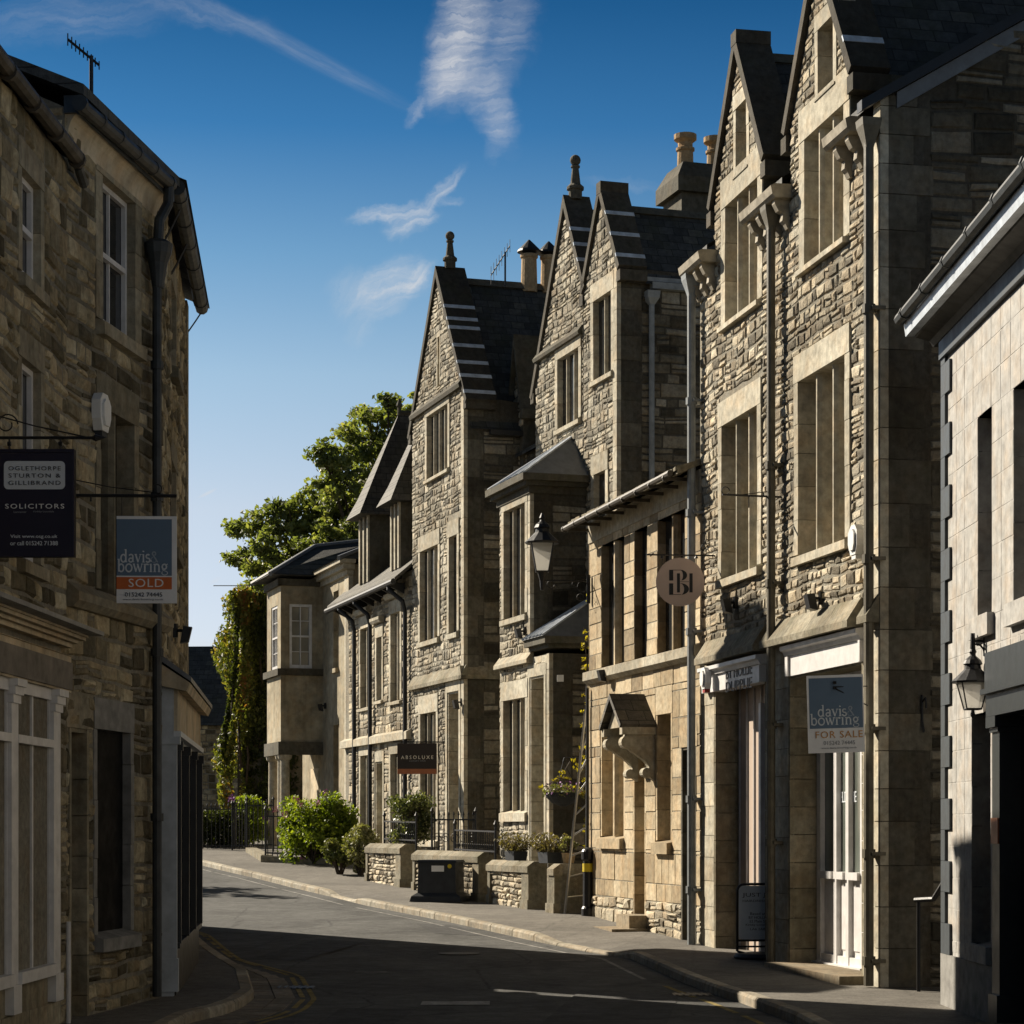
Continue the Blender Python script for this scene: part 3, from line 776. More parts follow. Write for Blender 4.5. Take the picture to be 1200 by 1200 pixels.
# ================================================================== tall rubble house with two front gables (over the shops)
def tall_house():
    H = House('gabled_shop_house', 'tall buff rubble house with two gables, brown drainpipes and two shopfronts, beside the white house', 'house', (4.149, 24.8), -.2046, 'R')
    F = H.front; gz = H.O.z
    uL = H.u(820.5); uR = 0.0; DEP = 6.5; G = -.12
    zs = H.z(848, 767); ze = 9.47 - gz
    gabs = []
    for (l, r, fx, fy, ax, ay) in ((838, 895, 895, 186, 865, 46), (927, 997, 997, 84, 961, -75)):
        a, b = H.u(l), H.u(r); zf = H.z(fx, fy); za = zf + (b - a) / 2 * math.tan(R(60)) - .16; gabs.append((a, b, zf, za))
    wins = []
    def add(fn): wins.append(fn)
    ops = []
    kw = dict(depth=.32, jw=.16, mull=.09)
    ops.append(window(H, F, H.u(848), H.u(890), H.z(890, 662), H.z(848, 500), 3, lint=.34, sill=.14, **kw))
    ops.append(window(H, F, H.u(938), H.u(993), H.z(993, 630), H.z(938, 448), 3, lint=.34, sill=.14, **kw))
    # gable windows with the broad lintel band that runs through to the kneelers
    gops = []
    for gi, (x0, x1, tx, ty, bx, by) in enumerate(((851, 889, 851, 243, 888, 352), (944, 990, 990, 122, 990, 278))):
        gops.append(window(H, F, H.u(x0), H.u(x1), H.z(bx, by), H.z(tx, ty), 3, lint=.40, sill=.1, depth=.32, jw=.2, mull=.09, proud=.02, siln=.09))
    for gi, (x0, x1, tx, ty, by) in enumerate(((863.5, 876, 864, 128, 204), (960, 978, 960, 36, 112))):
        gops.append(window(H, F, H.u(x0), H.u(x1), H.z(x0, by), H.z(tx, ty), 1, lint=.2, sill=.06, depth=.22, jw=.11, proud=.02, siln=.04))
    ops += gops
    # ground-floor openings
    zt1 = H.z(838, 805); o1 = (H.u(838), H.u(899), -.2, zt1); zt2 = H.z(925, 792); o2 = (H.u(925), H.u(1013), -.2, zt2)
    base_ops = [o1, o2]
    W = MB(); S = MB(); Wd = MB()
    lrm = rect(uL, uR)
    flat_wall(W, F, lrm, G, ze, ops + base_ops)
    stones(S, F, rect(uL + .06, uR - .22), zs, ze, ops, rowh=(.085, .17), wid=(.11, .34), prot=(.012, .034))
    for (a, b, zf, za) in gabs:
        lr = gable_lr(a, b, zf, za)
        flat_wall(W, F, lr, ze, za - .02, ops, zb=(zf,))
        stones(S, F, lr, ze, za - .15, ops, rowh=(.085, .16), wid=(.11, .32), prot=(.012, .03), zb=(zf,))
        # returns of the gable above the eaves, and its roof
    # near end wall: gable end with verge
    w1, z1 = H.pxs(1062, 96, 0); w2, z2 = H.pxs(1200, 18, 0); sl_ = (z2 - z1) / (w2 - w1)
    zv = lambda w: z1 + (w - w1) * sl_
    N = H.side(0, True); apex_w = DEP / 2 + .6; zap = zv(apex_w)
    for k in range(13):
        a, b = apex_w * k / 13, apex_w * (k + 1) / 13
        Wd.face([N.p(a, G), N.p(b, G), N.p(b, zv(b)), N.p(a, zv(a))])
    Wd.face([N.p(apex_w, G), N.p(2 * apex_w, G), N.p(2 * apex_w, zv(0)), N.p(apex_w, zap)])
    Dk = MB()
    wl = lambda z: (0.0 if z <= zv(0) else (z - zv(0)) / sl_, 2 * apex_w if z <= zv(0) else 2 * apex_w - (z - zv(0)) / sl_)
    wl2 = lambda z: (wl(z)[0] + (.55 if z < zv(.55) else 0), wl(z)[1])
    stones(Dk, N, wl2, 0, zap - .2, [], rowh=(.12, .26), wid=(.22, .62), prot=(.015, .045), zb=(zv(0), zv(.55)), gap=.006)
    # far end and back
    Wf = H.side(uL, False)
    W.face([Wf.p(0, G), Wf.p(2 * apex_w, G), Wf.p(2 * apex_w, zv(0)), Wf.p(apex_w, zap), Wf.p(0, zv(0))])
    W.face([(uL, 2 * apex_w, G), (uR, 2 * apex_w, G), (uR, 2 * apex_w, zv(0)), (uL, 2 * apex_w, zv(0))])
    w_o = W.build('wall', 'mortar', H.e)
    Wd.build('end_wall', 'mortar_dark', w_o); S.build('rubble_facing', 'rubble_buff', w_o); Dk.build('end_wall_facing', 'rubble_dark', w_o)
    # quoins at the near corner, dressed ground-floor piers
    q = MB(); qs = MB(); z = 0.0; k = 0
    while z < zv(0) - .1:
        h = ru(.3, .5); h = min(h, zv(0) - z); wlen = ru(.26, .4) if k % 2 else ru(.45, .62)
        q.box(-.20, .012, -.04, .06, z + .005, z + h - .005, rnd()); qs.box(-.1, .016, .061, wlen, z + .005, z + h - .005, rnd()); z += h; k += 1
    q.build('quoins', 'dressed', w_o); qs.build('end_quoins', 'shaded_quoin', w_o)
    for (a, b) in ((uL, o1[0]), (o1[1], o2[0]), (o2[1], -.21)):
        z = 0.0; q = MB()
        while z < zs - .02:
            h = min(ru(.3, .42), zs - z)
            if b - a > .05: F.box(q, a + .004, b - .004, z + .004, z + h - .004, -.05, .012 + ru(0, .008), rnd())
            z += h
        if q.v: q.build('stone_pier', 'dressed', w_o)
    # sloped weathering course over the shops, one block at a time, missing behind the pipes
    for (a, b) in ((H.u(829), H.u(899)), (H.u(907), H.u(1012)), (H.u(1023), 0.0)):
        u = a; c = MB()
        while u < b - .01:
            w = min(ru(.7, 1.1), b - u)
            if b - u - w < .3: w = b - u
            F.prof(c, u + .004, u + w - .004, [(-.05, zs - .1), (.2, zs - .1), (.2, zs - .02), (.03, zs + .24), (-.05, zs + .24)], rnd()); u += w
        c.build('weathering_course', 'wall_coping', w_o)
    # roofs: main slopes and the two cross gables
    r = MB(); ov = .12
    zf0 = zv(0) + .06
    def cut(a): return zv(a) + .06
    gl = [uL] + [q for (a, b, _, _) in gabs for q in (a, b)] + [uR + .1]
    for i, (p, q) in enumerate(zip(gl, gl[1:])):
        y0 = .9 if i % 2 else -ov
        r.face([(p, y0, cut(y0)), (q, y0, cut(y0)), (q, apex_w, cut(apex_w)), (p, apex_w, cut(apex_w))])
        if not i % 2: r.face([(p, y0, cut(y0) - .08), (q, y0, cut(y0) - .08), (q, y0, cut(y0)), (p, y0, cut(y0))])
    r.face([(uL, 2 * apex_w + ov, cut(-ov)), (uR + .1, 2 * apex_w + ov, cut(-ov)), (uR + .1, apex_w, cut(apex_w)), (uL, apex_w, cut(apex_w))])
    ro = r.build('roof', 'slate_x', H.e)
    v = MB()   # verge board and lead flashing along the near end
    P0 = (-.25, zv(-.25))
    v.prism([(-.3, zv(-.3) - .05), (apex_w, zap - .05), (apex_w, zap + .07), (-.3, zv(-.3) + .07)], -.02, .13, lambda w, z, n: N.p(w, z, n))
    v.build('verge', 'black_paint', ro)
    v = MB(); v.prism([(.15, zv(.15) - .24), (apex_w, zap - .24), (apex_w, zap - .06), (.15, zv(.15) - .06)], .0, .035, lambda w, z, n: N.p(w, z, n)); v.build('flashing', 'lead', ro)
    g = MB(); cp = MB(); le = MB(); ch = MB()
    for (a, b, zf, za) in gabs:
        c_ = (a + b) / 2; back = 5.2
        g.face([(a, .03, zf), (c_, .03, za), (c_, back, za), (a, back, zf)]); g.face([(b, .03, zf), (c_, .03, za), (c_, back, za), (b, back, zf)])
        # the cheek walls that carry the gable between eaves and its own feet
        ch.face([(a, 0, ze - .3), (a, back, ze - .3), (a, back, zf), (a, 0, zf)]); ch.face([(b, 0, ze - .3), (b, back, ze - .3), (b, back, zf), (b, 0, zf)])
        coping(cp, F, a - .03, b + .03, zf + .02, za + .05, n0=-.42, n1=.07, t=.13, foot=.1)
        F.box(cp, c_ - .12, c_ + .12, za + .12, za + .30, -.42, .075, rnd())
        # lead strip on the near slope, low down
        ln = math.hypot(c_ - b, za - zf); d = Vector((c_ - b, 0, za - zf)) / ln; nn = Vector((-d.z, 0, d.x)) * -1
    g.build('gable_roof', 'slate_y', ro)
    ch.build('cheek_wall', 'dressed_dark', w_o)
    co = cp.build('coping', 'coping_dark', ro)
    (a, b, zf, za) = gabs[1]; c_ = (a + b) / 2
    lead_strips(H, F, a - .03, b + .03, zf + .02, za + .05, [.16], .13, ro)
    # ridge tiles
    rt = MB()
    for (a, b, zf, za) in gabs: rt.prism([((a + b) / 2 - .1, za - .1), ((a + b) / 2 + .1, za - .1), ((a + b) / 2, za + .05)], .43, 5.2, lambda u, z, y: (u, y, z))
    rt.build('ridge', 'dressed_dark', ro)
    # moulded stone gutters on corbels between the gables
    def gutter(xa, xb, xs):
        mb = MB(); a, b = H.u(xa), H.u(xb)
        F.prof(mb, a, b, [(0, ze + .02), (.24, ze + .02), (.28, ze + .06), (.30, ze + .16), (.24, ze + .19), (0, ze + .19)], .6)
        for x in xs:
            u = x
            F.prof(mb, u - .055, u + .055, [(0, ze - .34), (.04, ze - .34), (.07, ze - .28), (.11, ze - .24), (.10, ze - .15), (.16, ze - .12), (.21, ze - .03), (.21, ze + .02), (0, ze + .02)], rnd())
        mb.build('gutter', 'gutter_stone', H.e)
    for (xa, xb) in ((818, 842), (891, 930), (991, 1020)):
        a, b = H.u(xa), H.u(xb); n = max(2, int((b - a) / .3))
        gutter(xa, xb, [a + (b - a) * (k + .5) / n for k in range(n)])
    for x, mat, r_, cz in ((818.5, 'pipe_grey', .062, (.9, 2.2, 4.6, 6.3, 7.9)), (903.5, 'pipe_olive', .058, (1.6, 3.1, 4.9, 6.4)), (1018, 'pipe_olive', .058, (.3, 1.5, 2.9, 4.8, 7.6))):
        u = H.u(x, .14) if x > 830 else uL + .03
        pipe(H, F, u, 0 if x < 900 else .02, ze, .14, r_, mat, [q for q in cz], hopper=ze - .15)
    # left shop: recessed doorway with pale boards
    recess(H, F, o1[0], o1[1], -.1, zt1, .36, 'dressed_left', name='shop_doorway', back='pink_boards', tint=(.0, .5))
    b = MB()
    for k in range(8): b.box(H.u(838) + .1 + k * .33, H.u(838) + .1 + k * .33 + .015, .315, .34, 0, zt1 - .05)
    b.build('board_strip', 'white_paint', H.e)
    b = MB(); u0 = H.u(893, -.25); b.box(u0, u0 + .09, .2, .33, 0, zt1 - .3); b.build('door_frame', 'white_paint', H.e)
    def fascia(x0, x1, yt, yb, n, xx):
        mb = MB(); a, c = H.u(x0), H.u(x1); zt, zb_ = H.z(xx, yt), H.z(xx, yb)
        F.box(mb, a, c, zb_, zt - .12, -.1, n)
        F.prof(mb, a - .03, c + .03, [(-.1, zt - .118), (n + .03, zt - .118), (n + .05, zt - .07), (n + .09, zt - .05), (n + .09, zt), (-.1, zt + .03)])
        F.box(mb, a, a + .1, zb_, zt - .13, n, n + .03); F.box(mb, c - .06, c, zb_, zt - .13, n, n + .03)
        return mb, (a, c, zb_, zt)
    mb, (a, c, zb_, zt) = fascia(831, 899, 783, 812, .08, 835)
    fo = mb.build('shop_fascia', 'white_paint', H.e)
    tm = MB(); ta = H.u(851, .08); tb = H.u(881.5, .08); zc = (zb_ + zt - .12) / 2
    put_text(tm, 'BY HOLLIE', ta, tb, zc + .015, -.084, height=.15); put_text(tm, 'DUPPLIE', ta, tb, zc - .165, -.084, height=.14)
    tm.build('lettering', 'sign_black', fo)
    mb, (a, c, zb_, zt) = fascia(925, 1013, 757, 792, .03, 930)
    mb.build('shop_fascia', 'white_paint', H.e)
    # right shop: dressed recess with a white timber shop window
    recess(H, F, o2[0], o2[1], -.1, zt2, .5, 'dressed_left', name='shop_recess', back='black_paint', tint=(0, .7))
    s = MB(); y0, y1 = .33, .43
    ua, ub = H.u(957, -.33), H.u(1012, -.33); zsill = .42; ztr = 1.25
    Pn = Fr((0, .33, 0), (1, 0, 0), (0, -1, 0))
    post = [(ua, ua + .14), (ua + .62, ua + .72), (ub - .62, ub - .52), (ub - .12, ub)]
    for (p, q_) in post: Pn.box(s, p, q_, .1, zt2 - .02, -.1, 0)
    for i, (p, q_) in enumerate(zip(post, post[1:])):
        Pn.box(s, p[1], q_[0], .1, .22, -.1, -.01); Pn.box(s, p[1], q_[0], ztr - .09, ztr, -.1, .04); Pn.box(s, p[1], q_[0], zt2 - .25, zt2 - .02, -.1, -.01)
        Pn.box(s, p[1] + .0, q_[0], .22, ztr - .09, -.1, -.06)
        Pn.box(s, p[1] + .07, q_[0] - .07, .30, ztr - .17, -.06, -.045)
    Pn.box(s, ua - .06, ub + .04, .06, .12, -.1, .06)
    so_ = s.build('shop_window', 'white_paint', H.e)
    s = MB()
    for p, q_ in zip(post, post[1:]): s.face([Pn.p(p[1], ztr, -.06), Pn.p(q_[0], ztr, -.06), Pn.p(q_[0], zt2 - .25, -.06), Pn.p(p[1], zt2 - .25, -.06)])
    s.build('pane', 'glass_green', so_)
    s = MB(); lx = (post[2][0] + post[1][1]) / 2 + .1
    put_text(s, 'ELDERBE', lx - .26, lx + .30, 2.1, .385, height=.13)
    s.build('window_lettering', 'letter_pale', so_); s = MB()
    for (x0, z0, x1, z1) in ((-.07, 2.5, .07, 2.5), (-.06, 2.5, .05, 2.36), (.06, 2.5, -.05, 2.36), (-.06, 2.36, 0, 2.24), (.06, 2.36, 0, 2.24), (-.05, 1.98, .05, 1.98)):
        s.tube([(lx + x0, .386, z0), (lx + x1, .386, z1)], .008, 4)
    s.build('window_emblem', 'letter_pale', so_)
    st = MB(); F.box(st, o2[0] + .02, o2[1] + .1, -.15, .1, -.4, .34, .4); F.box(st, o2[0] + .9, o2[1] + .25, -.15, .0, .34, .8, .7)
    st.build('step', 'step_stone', H.e)
    return H
def lead_strips(H, F, l, r, zf, za, ks, t, parent, n0=-.425, n1=.075, side=1, w=.1, mat='lead_bright'):
    """lead straps across the near coping slope, ks = fractions up from the foot"""
    c = (l + r) / 2; mb = MB()
    a = r if side > 0 else l
    ln = math.hypot(c - a, za - zf); dx, dz = (c - a) / ln, (za - zf) / ln
    nx, nz = (dz, -dx) if side > 0 else (-dz, dx)
    for k in ks:
        p = (a + (c - a) * k, zf + (za - zf) * k)
        lo, hi = t - .02, t + .008
        P = [(p[0] + nx * lo, p[1] + nz * lo), (p[0] + dx * w + nx * lo, p[1] + dz * w + nz * lo), (p[0] + dx * w + nx * hi, p[1] + dz * w + nz * hi), (p[0] + nx * hi, p[1] + nz * hi)]
        mb.prism(P, n0, n1, lambda u, z, n: F.p(u, z, n))
    return mb.build('lead_strap', mat, parent)
HD = tall_house()

# ================================================================== low sandstone cottage
def cottage():
    H = House('sandstone_cottage', 'low warm sandstone cottage with mossy eaves and a hooded doorway, lit by the sun', 'house', (2.72, 31.72), -.243, 'R')
    F = H.front; uL = H.u(691); uR = -.02; G = -.15; DEP = 5.0
    ze = 6.72 - H.O.z; zsill = H.z(750, 771)
    ztop = H.z(705, 640); ops = []
    kw = dict(depth=.17, jw=.0, lint=.0, sill=.01, proud=.0, mull=.16, mat='ashlar_tan', siln=.01)
    for (a, b, n) in ((705.5, 732, 2), (744, 758.5, 1), (771, 803, 2)):
        o = window(H, F, H.u(a), H.u(b), zsill, ztop, n, **kw); ops.append(o)
    g1 = window(H, F, H.u(705), H.u(731), H.z(705, 980), H.z(720, 845), 2, depth=.3, jw=.06, lint=.3, sill=.2, proud=.0, mull=.2, mat='ashlar_tan', siln=.09); ops.append(g1)
    g2 = window(H, F, H.u(770.5), H.u(786.5), H.z(770, 985), H.z(770, 838), 1, depth=.3, jw=.07, lint=.42, sill=.2, proud=.004, mat='ashlar_tan', siln=.09); ops.append(g2)
    d1 = (H.u(743), H.u(757.5), -.3, H.z(743, 870)); d2 = (H.u(799), H.u(816.5), -.3, H.z(800, 876))
    ops += [d1, d2]
    W = MB(); flat_wall(W, F, rect(uL, uR), G, ze, ops)
    S = MB()
    stones(S, F, rect(uL + .02, uR), .55, ze - .02, ops, rowh=(.24, .33), wid=(.3, .62), prot=(.004, .014), rough=False, gap=.005, zb=(zsill - .16, zsill + .02, ztop, ztop + .3))
    Wf = H.side(uL, False); Wn = H.side(uR, True)
    for q in (Wf, Wn): W.face([q.p(0, G), q.p(DEP, G), q.p(DEP, ze + 2.4), q.p(0, ze)])
    W.face([(uL, DEP, G), (uR, DEP, G), (uR, DEP, ze + 2.4), (uL, DEP, ze + 2.4)])
    wo = W.build('wall', 'mortar', H.e); S.build('ashlar_facing', 'ashlar_tan', wo)
    for (p, q) in ((uL, d1[0]), (d1[1], d2[0]), (d2[1], uR)):
        S2 = MB(); stones(S2, F, rect(p, q), 0, .55, [], rowh=(.1, .28), wid=(.2, .5), prot=(.01, .05))
        if S2.v: S2.build('rough_plinth', 'rubble_buff', wo)
    # corner stones on the far end
    q = MB(); z = 0
    while z < ze - .05:
        h = min(ru(.28, .36), ze - z); q.box(uL - .01, uL + .02, -.008, .5, z + .004, z + h - .004, rnd()); z += h
    q.build('quoins', 'ashlar_tan', wo)
    c = MB(); u = uL - .02
    while u < uR - .01:
        w = min(ru(.9, 1.4), uR - u)
        F.prof(c, u + .003, u + w - .003, [(-.02, zsill - .24), (.05, zsill - .24), (.12, zsill - .18), (.12, zsill - .04), (-.02, zsill + .0)], rnd()); u += w
    F.prof(c, uL, uR, [(-.02, ze - .34), (.03, ze - .34), (.03, ze), (-.02, ze)], .4)
    c.build('string_course', 'dressed', wo)
    recess(H, F, d1[0], d1[1], -.1, d1[3], .32, 'ashlar_tan', name='doorway', back='wood_grey')
    recess(H, F, d2[0], d2[1], -.1, d2[3], .6, 'dressed_dark', name='passage_doorway', back='black_paint')
    st = MB(); cu = (d1[0] + d1[1]) / 2; F.box(st, cu - .5, cu + .55, -.2, .12, -.1, .62, .4); F.box(st, cu - .3, cu + .4, .12, .32, -.1, .3, .7)
    st.build('step', 'step_stone', H.e)
    l = MB(); F.box(l, H.u(797.5), H.u(818), d2[3], d2[3] + .42, -.1, .02, .6); l.build('lintel', 'ashlar_tan', wo); l = MB(); F.box(l, H.u(742), H.u(760), d1[3], d1[3] + .3, -.1, .015, .6); l.build('lintel', 'ashlar_tan', wo)
    # mossy roof with its ragged edge
    r = MB(); ov = .36; rise = .42
    zz = lambda y: ze + .1 + (y + 0) * rise
    r.hexa([(uL - .03, -ov, zz(-ov) - .03), (uR - .02, -ov, zz(-ov) - .03), (uR - .02, DEP, zz(DEP) - .03), (uL - .03, DEP, zz(DEP) - .03),
            (uL - .03, -ov, zz(-ov) + .03), (uR - .02, -ov, zz(-ov) + .03), (uR - .02, DEP, zz(DEP) + .03), (uL - .03, DEP, zz(DEP) + .03)])
    for row in range(3):
        u = uL - .05
        while u < uR - .1:
            w = min(ru(.2, .42), uR - .02 - u); y = -ov + row * .3 + ru(-.06, .0)
            r.hexa([(u, y, zz(y) + .03), (u + w - .01, y, zz(y) + .03), (u + w - .01, y + .4, zz(y + .4) + .03), (u, y + .4, zz(y + .4) + .03)] + [(u, y, zz(y) + .07 + ru(0, .02)), (u + w - .01, y, zz(y) + .07 + ru(0, .02)), (u + w - .01, y + .4, zz(y + .4) + .045), (u, y + .4, zz(y + .4) + .045)], rnd()); u += w
    ro = r.build('roof', 'wall_coping', H.e)
    g = MB(); n = .44; zg = ze - .10
    pts = [F.p(uL - .06, zg, n), F.p(uR - .1, zg + .04, n)]; g.tube(pts, .048, 8)
    u = uL
    while u < uR - .2: g.tube([F.p(u, zg + .0, n), F.p(u + .04, zg + .0, n)], .058, 8); F.box(g, u, u + .03, zg - .03, zg + .02, 0, n - .04); u += .7
    g.build('gutter', 'pipe_brown', H.e)
    # gabled stone hood over the door, on two scrolled brackets
    hc = H.u(756); hu0, hu1 = hc - .56, hc + .56; zr = H.z(757, 820); zl = zr - .46; out = .58
    hood = empty('door_hood', (0, 0, 0), 0, None, None); hood.parent = H.e
    h = MB()
    for a in (hu0, hu1):
        d = Vector((hc - a, 0, zr - zl)).normalized(); s = 1 if a > hc else -1
        nx, nz = abs(d.z) * s, abs(d.x)
        P = [(a, zl), (a + nx * .07, zl + nz * .07), (hc, zr + .09), (hc, zr)]
        if s < 0: P = P[::-1]
        h.prism(P, -.01, out, lambda u, z, n: F.p(u, z, n), .4)
    h.build('hood_roof', 'slate_tan_y', hood)
    h = MB()
    h.prism([(hu0 + .14, zl + .02), (hu1 - .14, zl + .02), (hc, zr - .06)], .0, out - .1, lambda u, z, n: F.p(u, z, n), .3)
    for a in (hu0 + .06, hu1 - .06): F.box(h, a - .07, a + .07, zl - .1, zl + .02, 0, out - .04, .5)
    h.build('hood_gable', 'dressed', hood)
    for a in (hu0 + .12, hu1 - .12):
        b = MB(); P = []
        for k in range(15):
            t = k / 14; P.append((.46 - .34 * t + .10 * math.sin(t * math.pi * 2.0), zl - .1 - .62 * t))
        P = [(0, zl - .1)] + P + [(.0, zl - .80)]
        b.prism(P, a - .07, a + .07, lambda n, z, u: F.p(u, z, n), .35)
        q = Vector(F.p(a - .08, zl - .22, .44)); b.tube([q, q + Vector((.16, 0, 0))], .10, 14)
        q = Vector(F.p(a - .08, zl - .68, .13)); b.tube([q, q + Vector((.16, 0, 0))], .075, 12)
        b.build('bracket', 'dressed', hood)
    # thin black pipe on the far corner
    pipe(H, F, uL + .07, 1.0, zsill - .3, .06, .028, 'pipe_black', name='waste_pipe')
    return H
HC = cottage()
# ================================================================== double-gabled house with the bay
KA = (-.99, 46.84)
def finial(H, F, u, z, n, s, parent):
    mb = MB(); q = F.p(u, z, n)
    mb.lathe(q, [(.22 * s, 0), (.22 * s, .28 * s), (.28 * s, .32 * s), (.28 * s, .40 * s), (.17 * s, .5 * s), (.11 * s, 1.0 * s), (.15 * s, 1.03 * s), (.15 * s, 1.08 * s), (.08 * s, 1.1 * s)], 12)
    mb.lathe((q[0], q[1], q[2] + 1.26 * s), [(.02, -.17 * s)] + [(.175 * s * math.cos(a), .175 * s * math.sin(a)) for a in [R(-60 + 15 * k) for k in range(9)]] + [(.02, .176 * s)], 14)
    return mb.build('finial', 'dressed_dark', parent)
def bay_house():
    H = House('double_gabled_house', 'grey rubble house with twin gables, one ball-finialed, and a two-storey lead-roofed bay', 'house', (1.97, 41.0), -.313, 'R', gz=.15)
    F = H.front; G = -.2
    a, b, c, d = H.u(628), H.u(684.5), H.u(686), H.u(724.5); uR = .0
    zf1 = H.z(628, 455); za1 = H.z(663, 232); zf2 = H.z(724.5, 312); za2 = H.z(705, 220)
    c1 = H.u(663); hw1 = c1 - a; c2 = (c + d) / 2
    ops = []
    za1 -= .22; za2 -= .2
    kw = dict(depth=.13, jw=.15, mull=.07)
    ops.append(window(H, F, H.u(655), H.u(679.5), H.z(679, 490), H.z(655, 422), 3, lint=.36, sill=.12, **kw))
    ops.append(window(H, F, H.u(697), H.u(718), H.z(718, 434), H.z(697, 354), 2, lint=.34, sill=.12, **kw))
    ops.append(window(H, F, H.u(697.5), H.u(711), H.z(711, 640), H.z(697, 557), 1, lint=.36, sill=.12, **kw))
    sl1 = (za1 - zf1) / hw1
    def lr1(z): return (a, b) if z <= zf1 else (a + (z - zf1) / sl1, min(b, c1 + hw1 - (z - zf1) / sl1))
    sl2 = (za2 - zf2) / ((d - c) / 2)
    def lr2(z): return (b, d) if z <= zf2 else (c + (z - zf2) / sl2, d - (z - zf2) / sl2)
    zv_ = za1 - (b - c1) * sl1
    W = MB(); S = MB(); Wd = MB()
    flat_wall(W, F, lr1, G, za1 - .05, ops, zb=(zf1, zv_)); flat_wall(W, F, lr2, G, za2 - .05, ops, zb=(zf2,))
    st = dict(rowh=(.1, .2), wid=(.12, .36), prot=(.012, .032))
    stones(S, F, lr1, 3.5, za1 - .2, ops, zb=(zf1, zv_), **st)
    stones(S, F, lambda z: (lr2(z)[0], lr2(z)[1] - (.22 if z < zf2 else 0)), 3.5, za2 - .2, ops, zb=(zf2,), **st)
    N = H.side(d, True); Wf = H.side(a, False); DEP = 9
    zeave = H.pxs(780, 340, d)[1]
    Wd.face([N.p(0, G), N.p(DEP, G), N.p(DEP, zeave + .1), N.p(0, zf2)]); W.face([Wf.p(0, G), Wf.p(DEP, G), Wf.p(DEP, zf1), Wf.p(0, zf1)])
    W.face([(a, DEP, G), (d, DEP, G), (d, DEP, zeave), (a, DEP, zf1)])
    wo = W.build('wall', 'mortar', H.e); S.build('rubble_facing', 'rubble_grey', wo)
    Wd.build('side_wall', 'mortar_dark', wo)
    Dk = MB(); stones(Dk, N, rect(.45, DEP), 4, zeave, [], rowh=(.13, .27), wid=(.22, .6), prot=(.012, .04))
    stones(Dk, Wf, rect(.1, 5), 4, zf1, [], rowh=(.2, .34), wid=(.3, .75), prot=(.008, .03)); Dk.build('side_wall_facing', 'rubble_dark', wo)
    q = MB(); qs = MB(); z = 3.5; k = 0
    while z < zf2 - .05:
        h = min(ru(.34, .48), zf2 - z); q.box(d - .2, d + .012, -.035, .05, z + .004, z + h - .004, rnd()); qs.box(d - .1, d + .016, .051, ru(.26, .36) if k % 2 else .45, z + .004, z + h - .004, rnd()); z += h; k += 1
    q.build('quoins', 'dressed', wo); qs.build('side_quoins', 'shaded_quoin', wo)
    m = MB(); zd = H.z(638, 415)
    F.prof(m, a + .12, b - .05, [(-.02, zd - .1), (.1, zd - .1), (.12, zd - .04), (.03, zd + .08), (-.02, zd + .08)]); m.build('drip_mould', 'dressed_dark', wo)
    # roofs
    r = MB(); DR = 9.0
    e1 = za1 - .02; e2 = za2 - .15
    zz1 = lambda u: e1 - abs(u - c1) * sl1; zz2 = lambda u: e2 - abs(u - c2) * 1.55
    r.face([(a - .15, .1, zz1(a - .15)), (c1, .1, e1), (c1, DR, e1), (a - .15, DR, zz1(a - .15))])
    r.face([(b + .1, .1, zz1(b + .1)), (c1, .1, e1), (c1, DR, e1), (b + .1, DR, zz1(b + .1))])
    r.face([(c - .05, .1, zz2(c - .05)), (c2, .1, e2), (c2, DR, e2), (c - .05, DR, zz2(c - .05))])
    r.face([(d + .14, .1, zeave + .06), (c2, .1, e2), (c2, DR, e2), (d + .14, DR, zeave + .06)])
    ro = r.build('roof', 'slate_y', H.e)
    rt = MB()
    for (cc, e) in ((c1, e1), (c2, e2)): rt.prism([(cc - .12, e - .1), (cc + .12, e - .1), (cc, e + .06)], .45, DR, lambda u, z, y: (u, y, z))
    rt.build('ridge', 'dressed_dark', ro)
    cp = MB(); coping(cp, F, a - .02, 2 * c1 - a + .02, zf1, za1 + .03, n0=-.5, n1=.06, t=.13, foot=.25, rfoot=-math.hypot(2 * c1 - a - b, (2 * c1 - a - b) * sl1) + .05)
    coping(cp, F, c - .03, d + .03, zf2, za2 + .05, n0=-.5, n1=.06, t=.13, foot=.1); F.box(cp, c2 - .12, c2 + .12, za2 + .08, za2 + .3, -.5, .065)
    cp.build('coping', 'coping_dark', ro)
    lead_strips(H, F, c - .03, d + .03, zf2, za2 + .05, [.06, .36, .66], .13, ro, n0=-.505, w=.09)
    lead_strips(H, F, a - .02, 2 * c1 - a + .02, zf1, za1 + .03, [.58, .69, .80], .13, ro, n0=-.505, w=.09)
    finial(H, F, c1, za1 + .20, -.2, .62, ro)
    g = MB(); zg = zeave + .0
    g.box(d + .01, d + .16, .62, DEP, zg - .02, zg + .1); g.box(d + .005, d + .1, .5, DEP, zg + .1, zg + .2); g.build('gutter', 'pipe_grey', H.e)
    wv, _ = H.pxs(764, 400, d + .1); mb = MB()
    mb.tube([(d + .09, wv, 4), (d + .09, wv, zg - .3)], .055, 8); mb.lathe((d + .09, wv, zg - .32), [(.06, 0), (.16, .12), (.18, .25)], 4, sq=True)
    mb.build('drainpipe', 'pipe_grey', H.e)
    # chimney stack on the ridge
    wc = H.pxs(815, 210, c1)[0]
    ch = MB(); ch.box(c1 - .5, c1 + .5, wc - .5, wc + 1.2, e1 - 1, e1 + .42, .5)
    ch.box(c1 - .62, c1 + .62, wc - .62, wc + 1.3, e1 + .42, e1 + .72, .3)
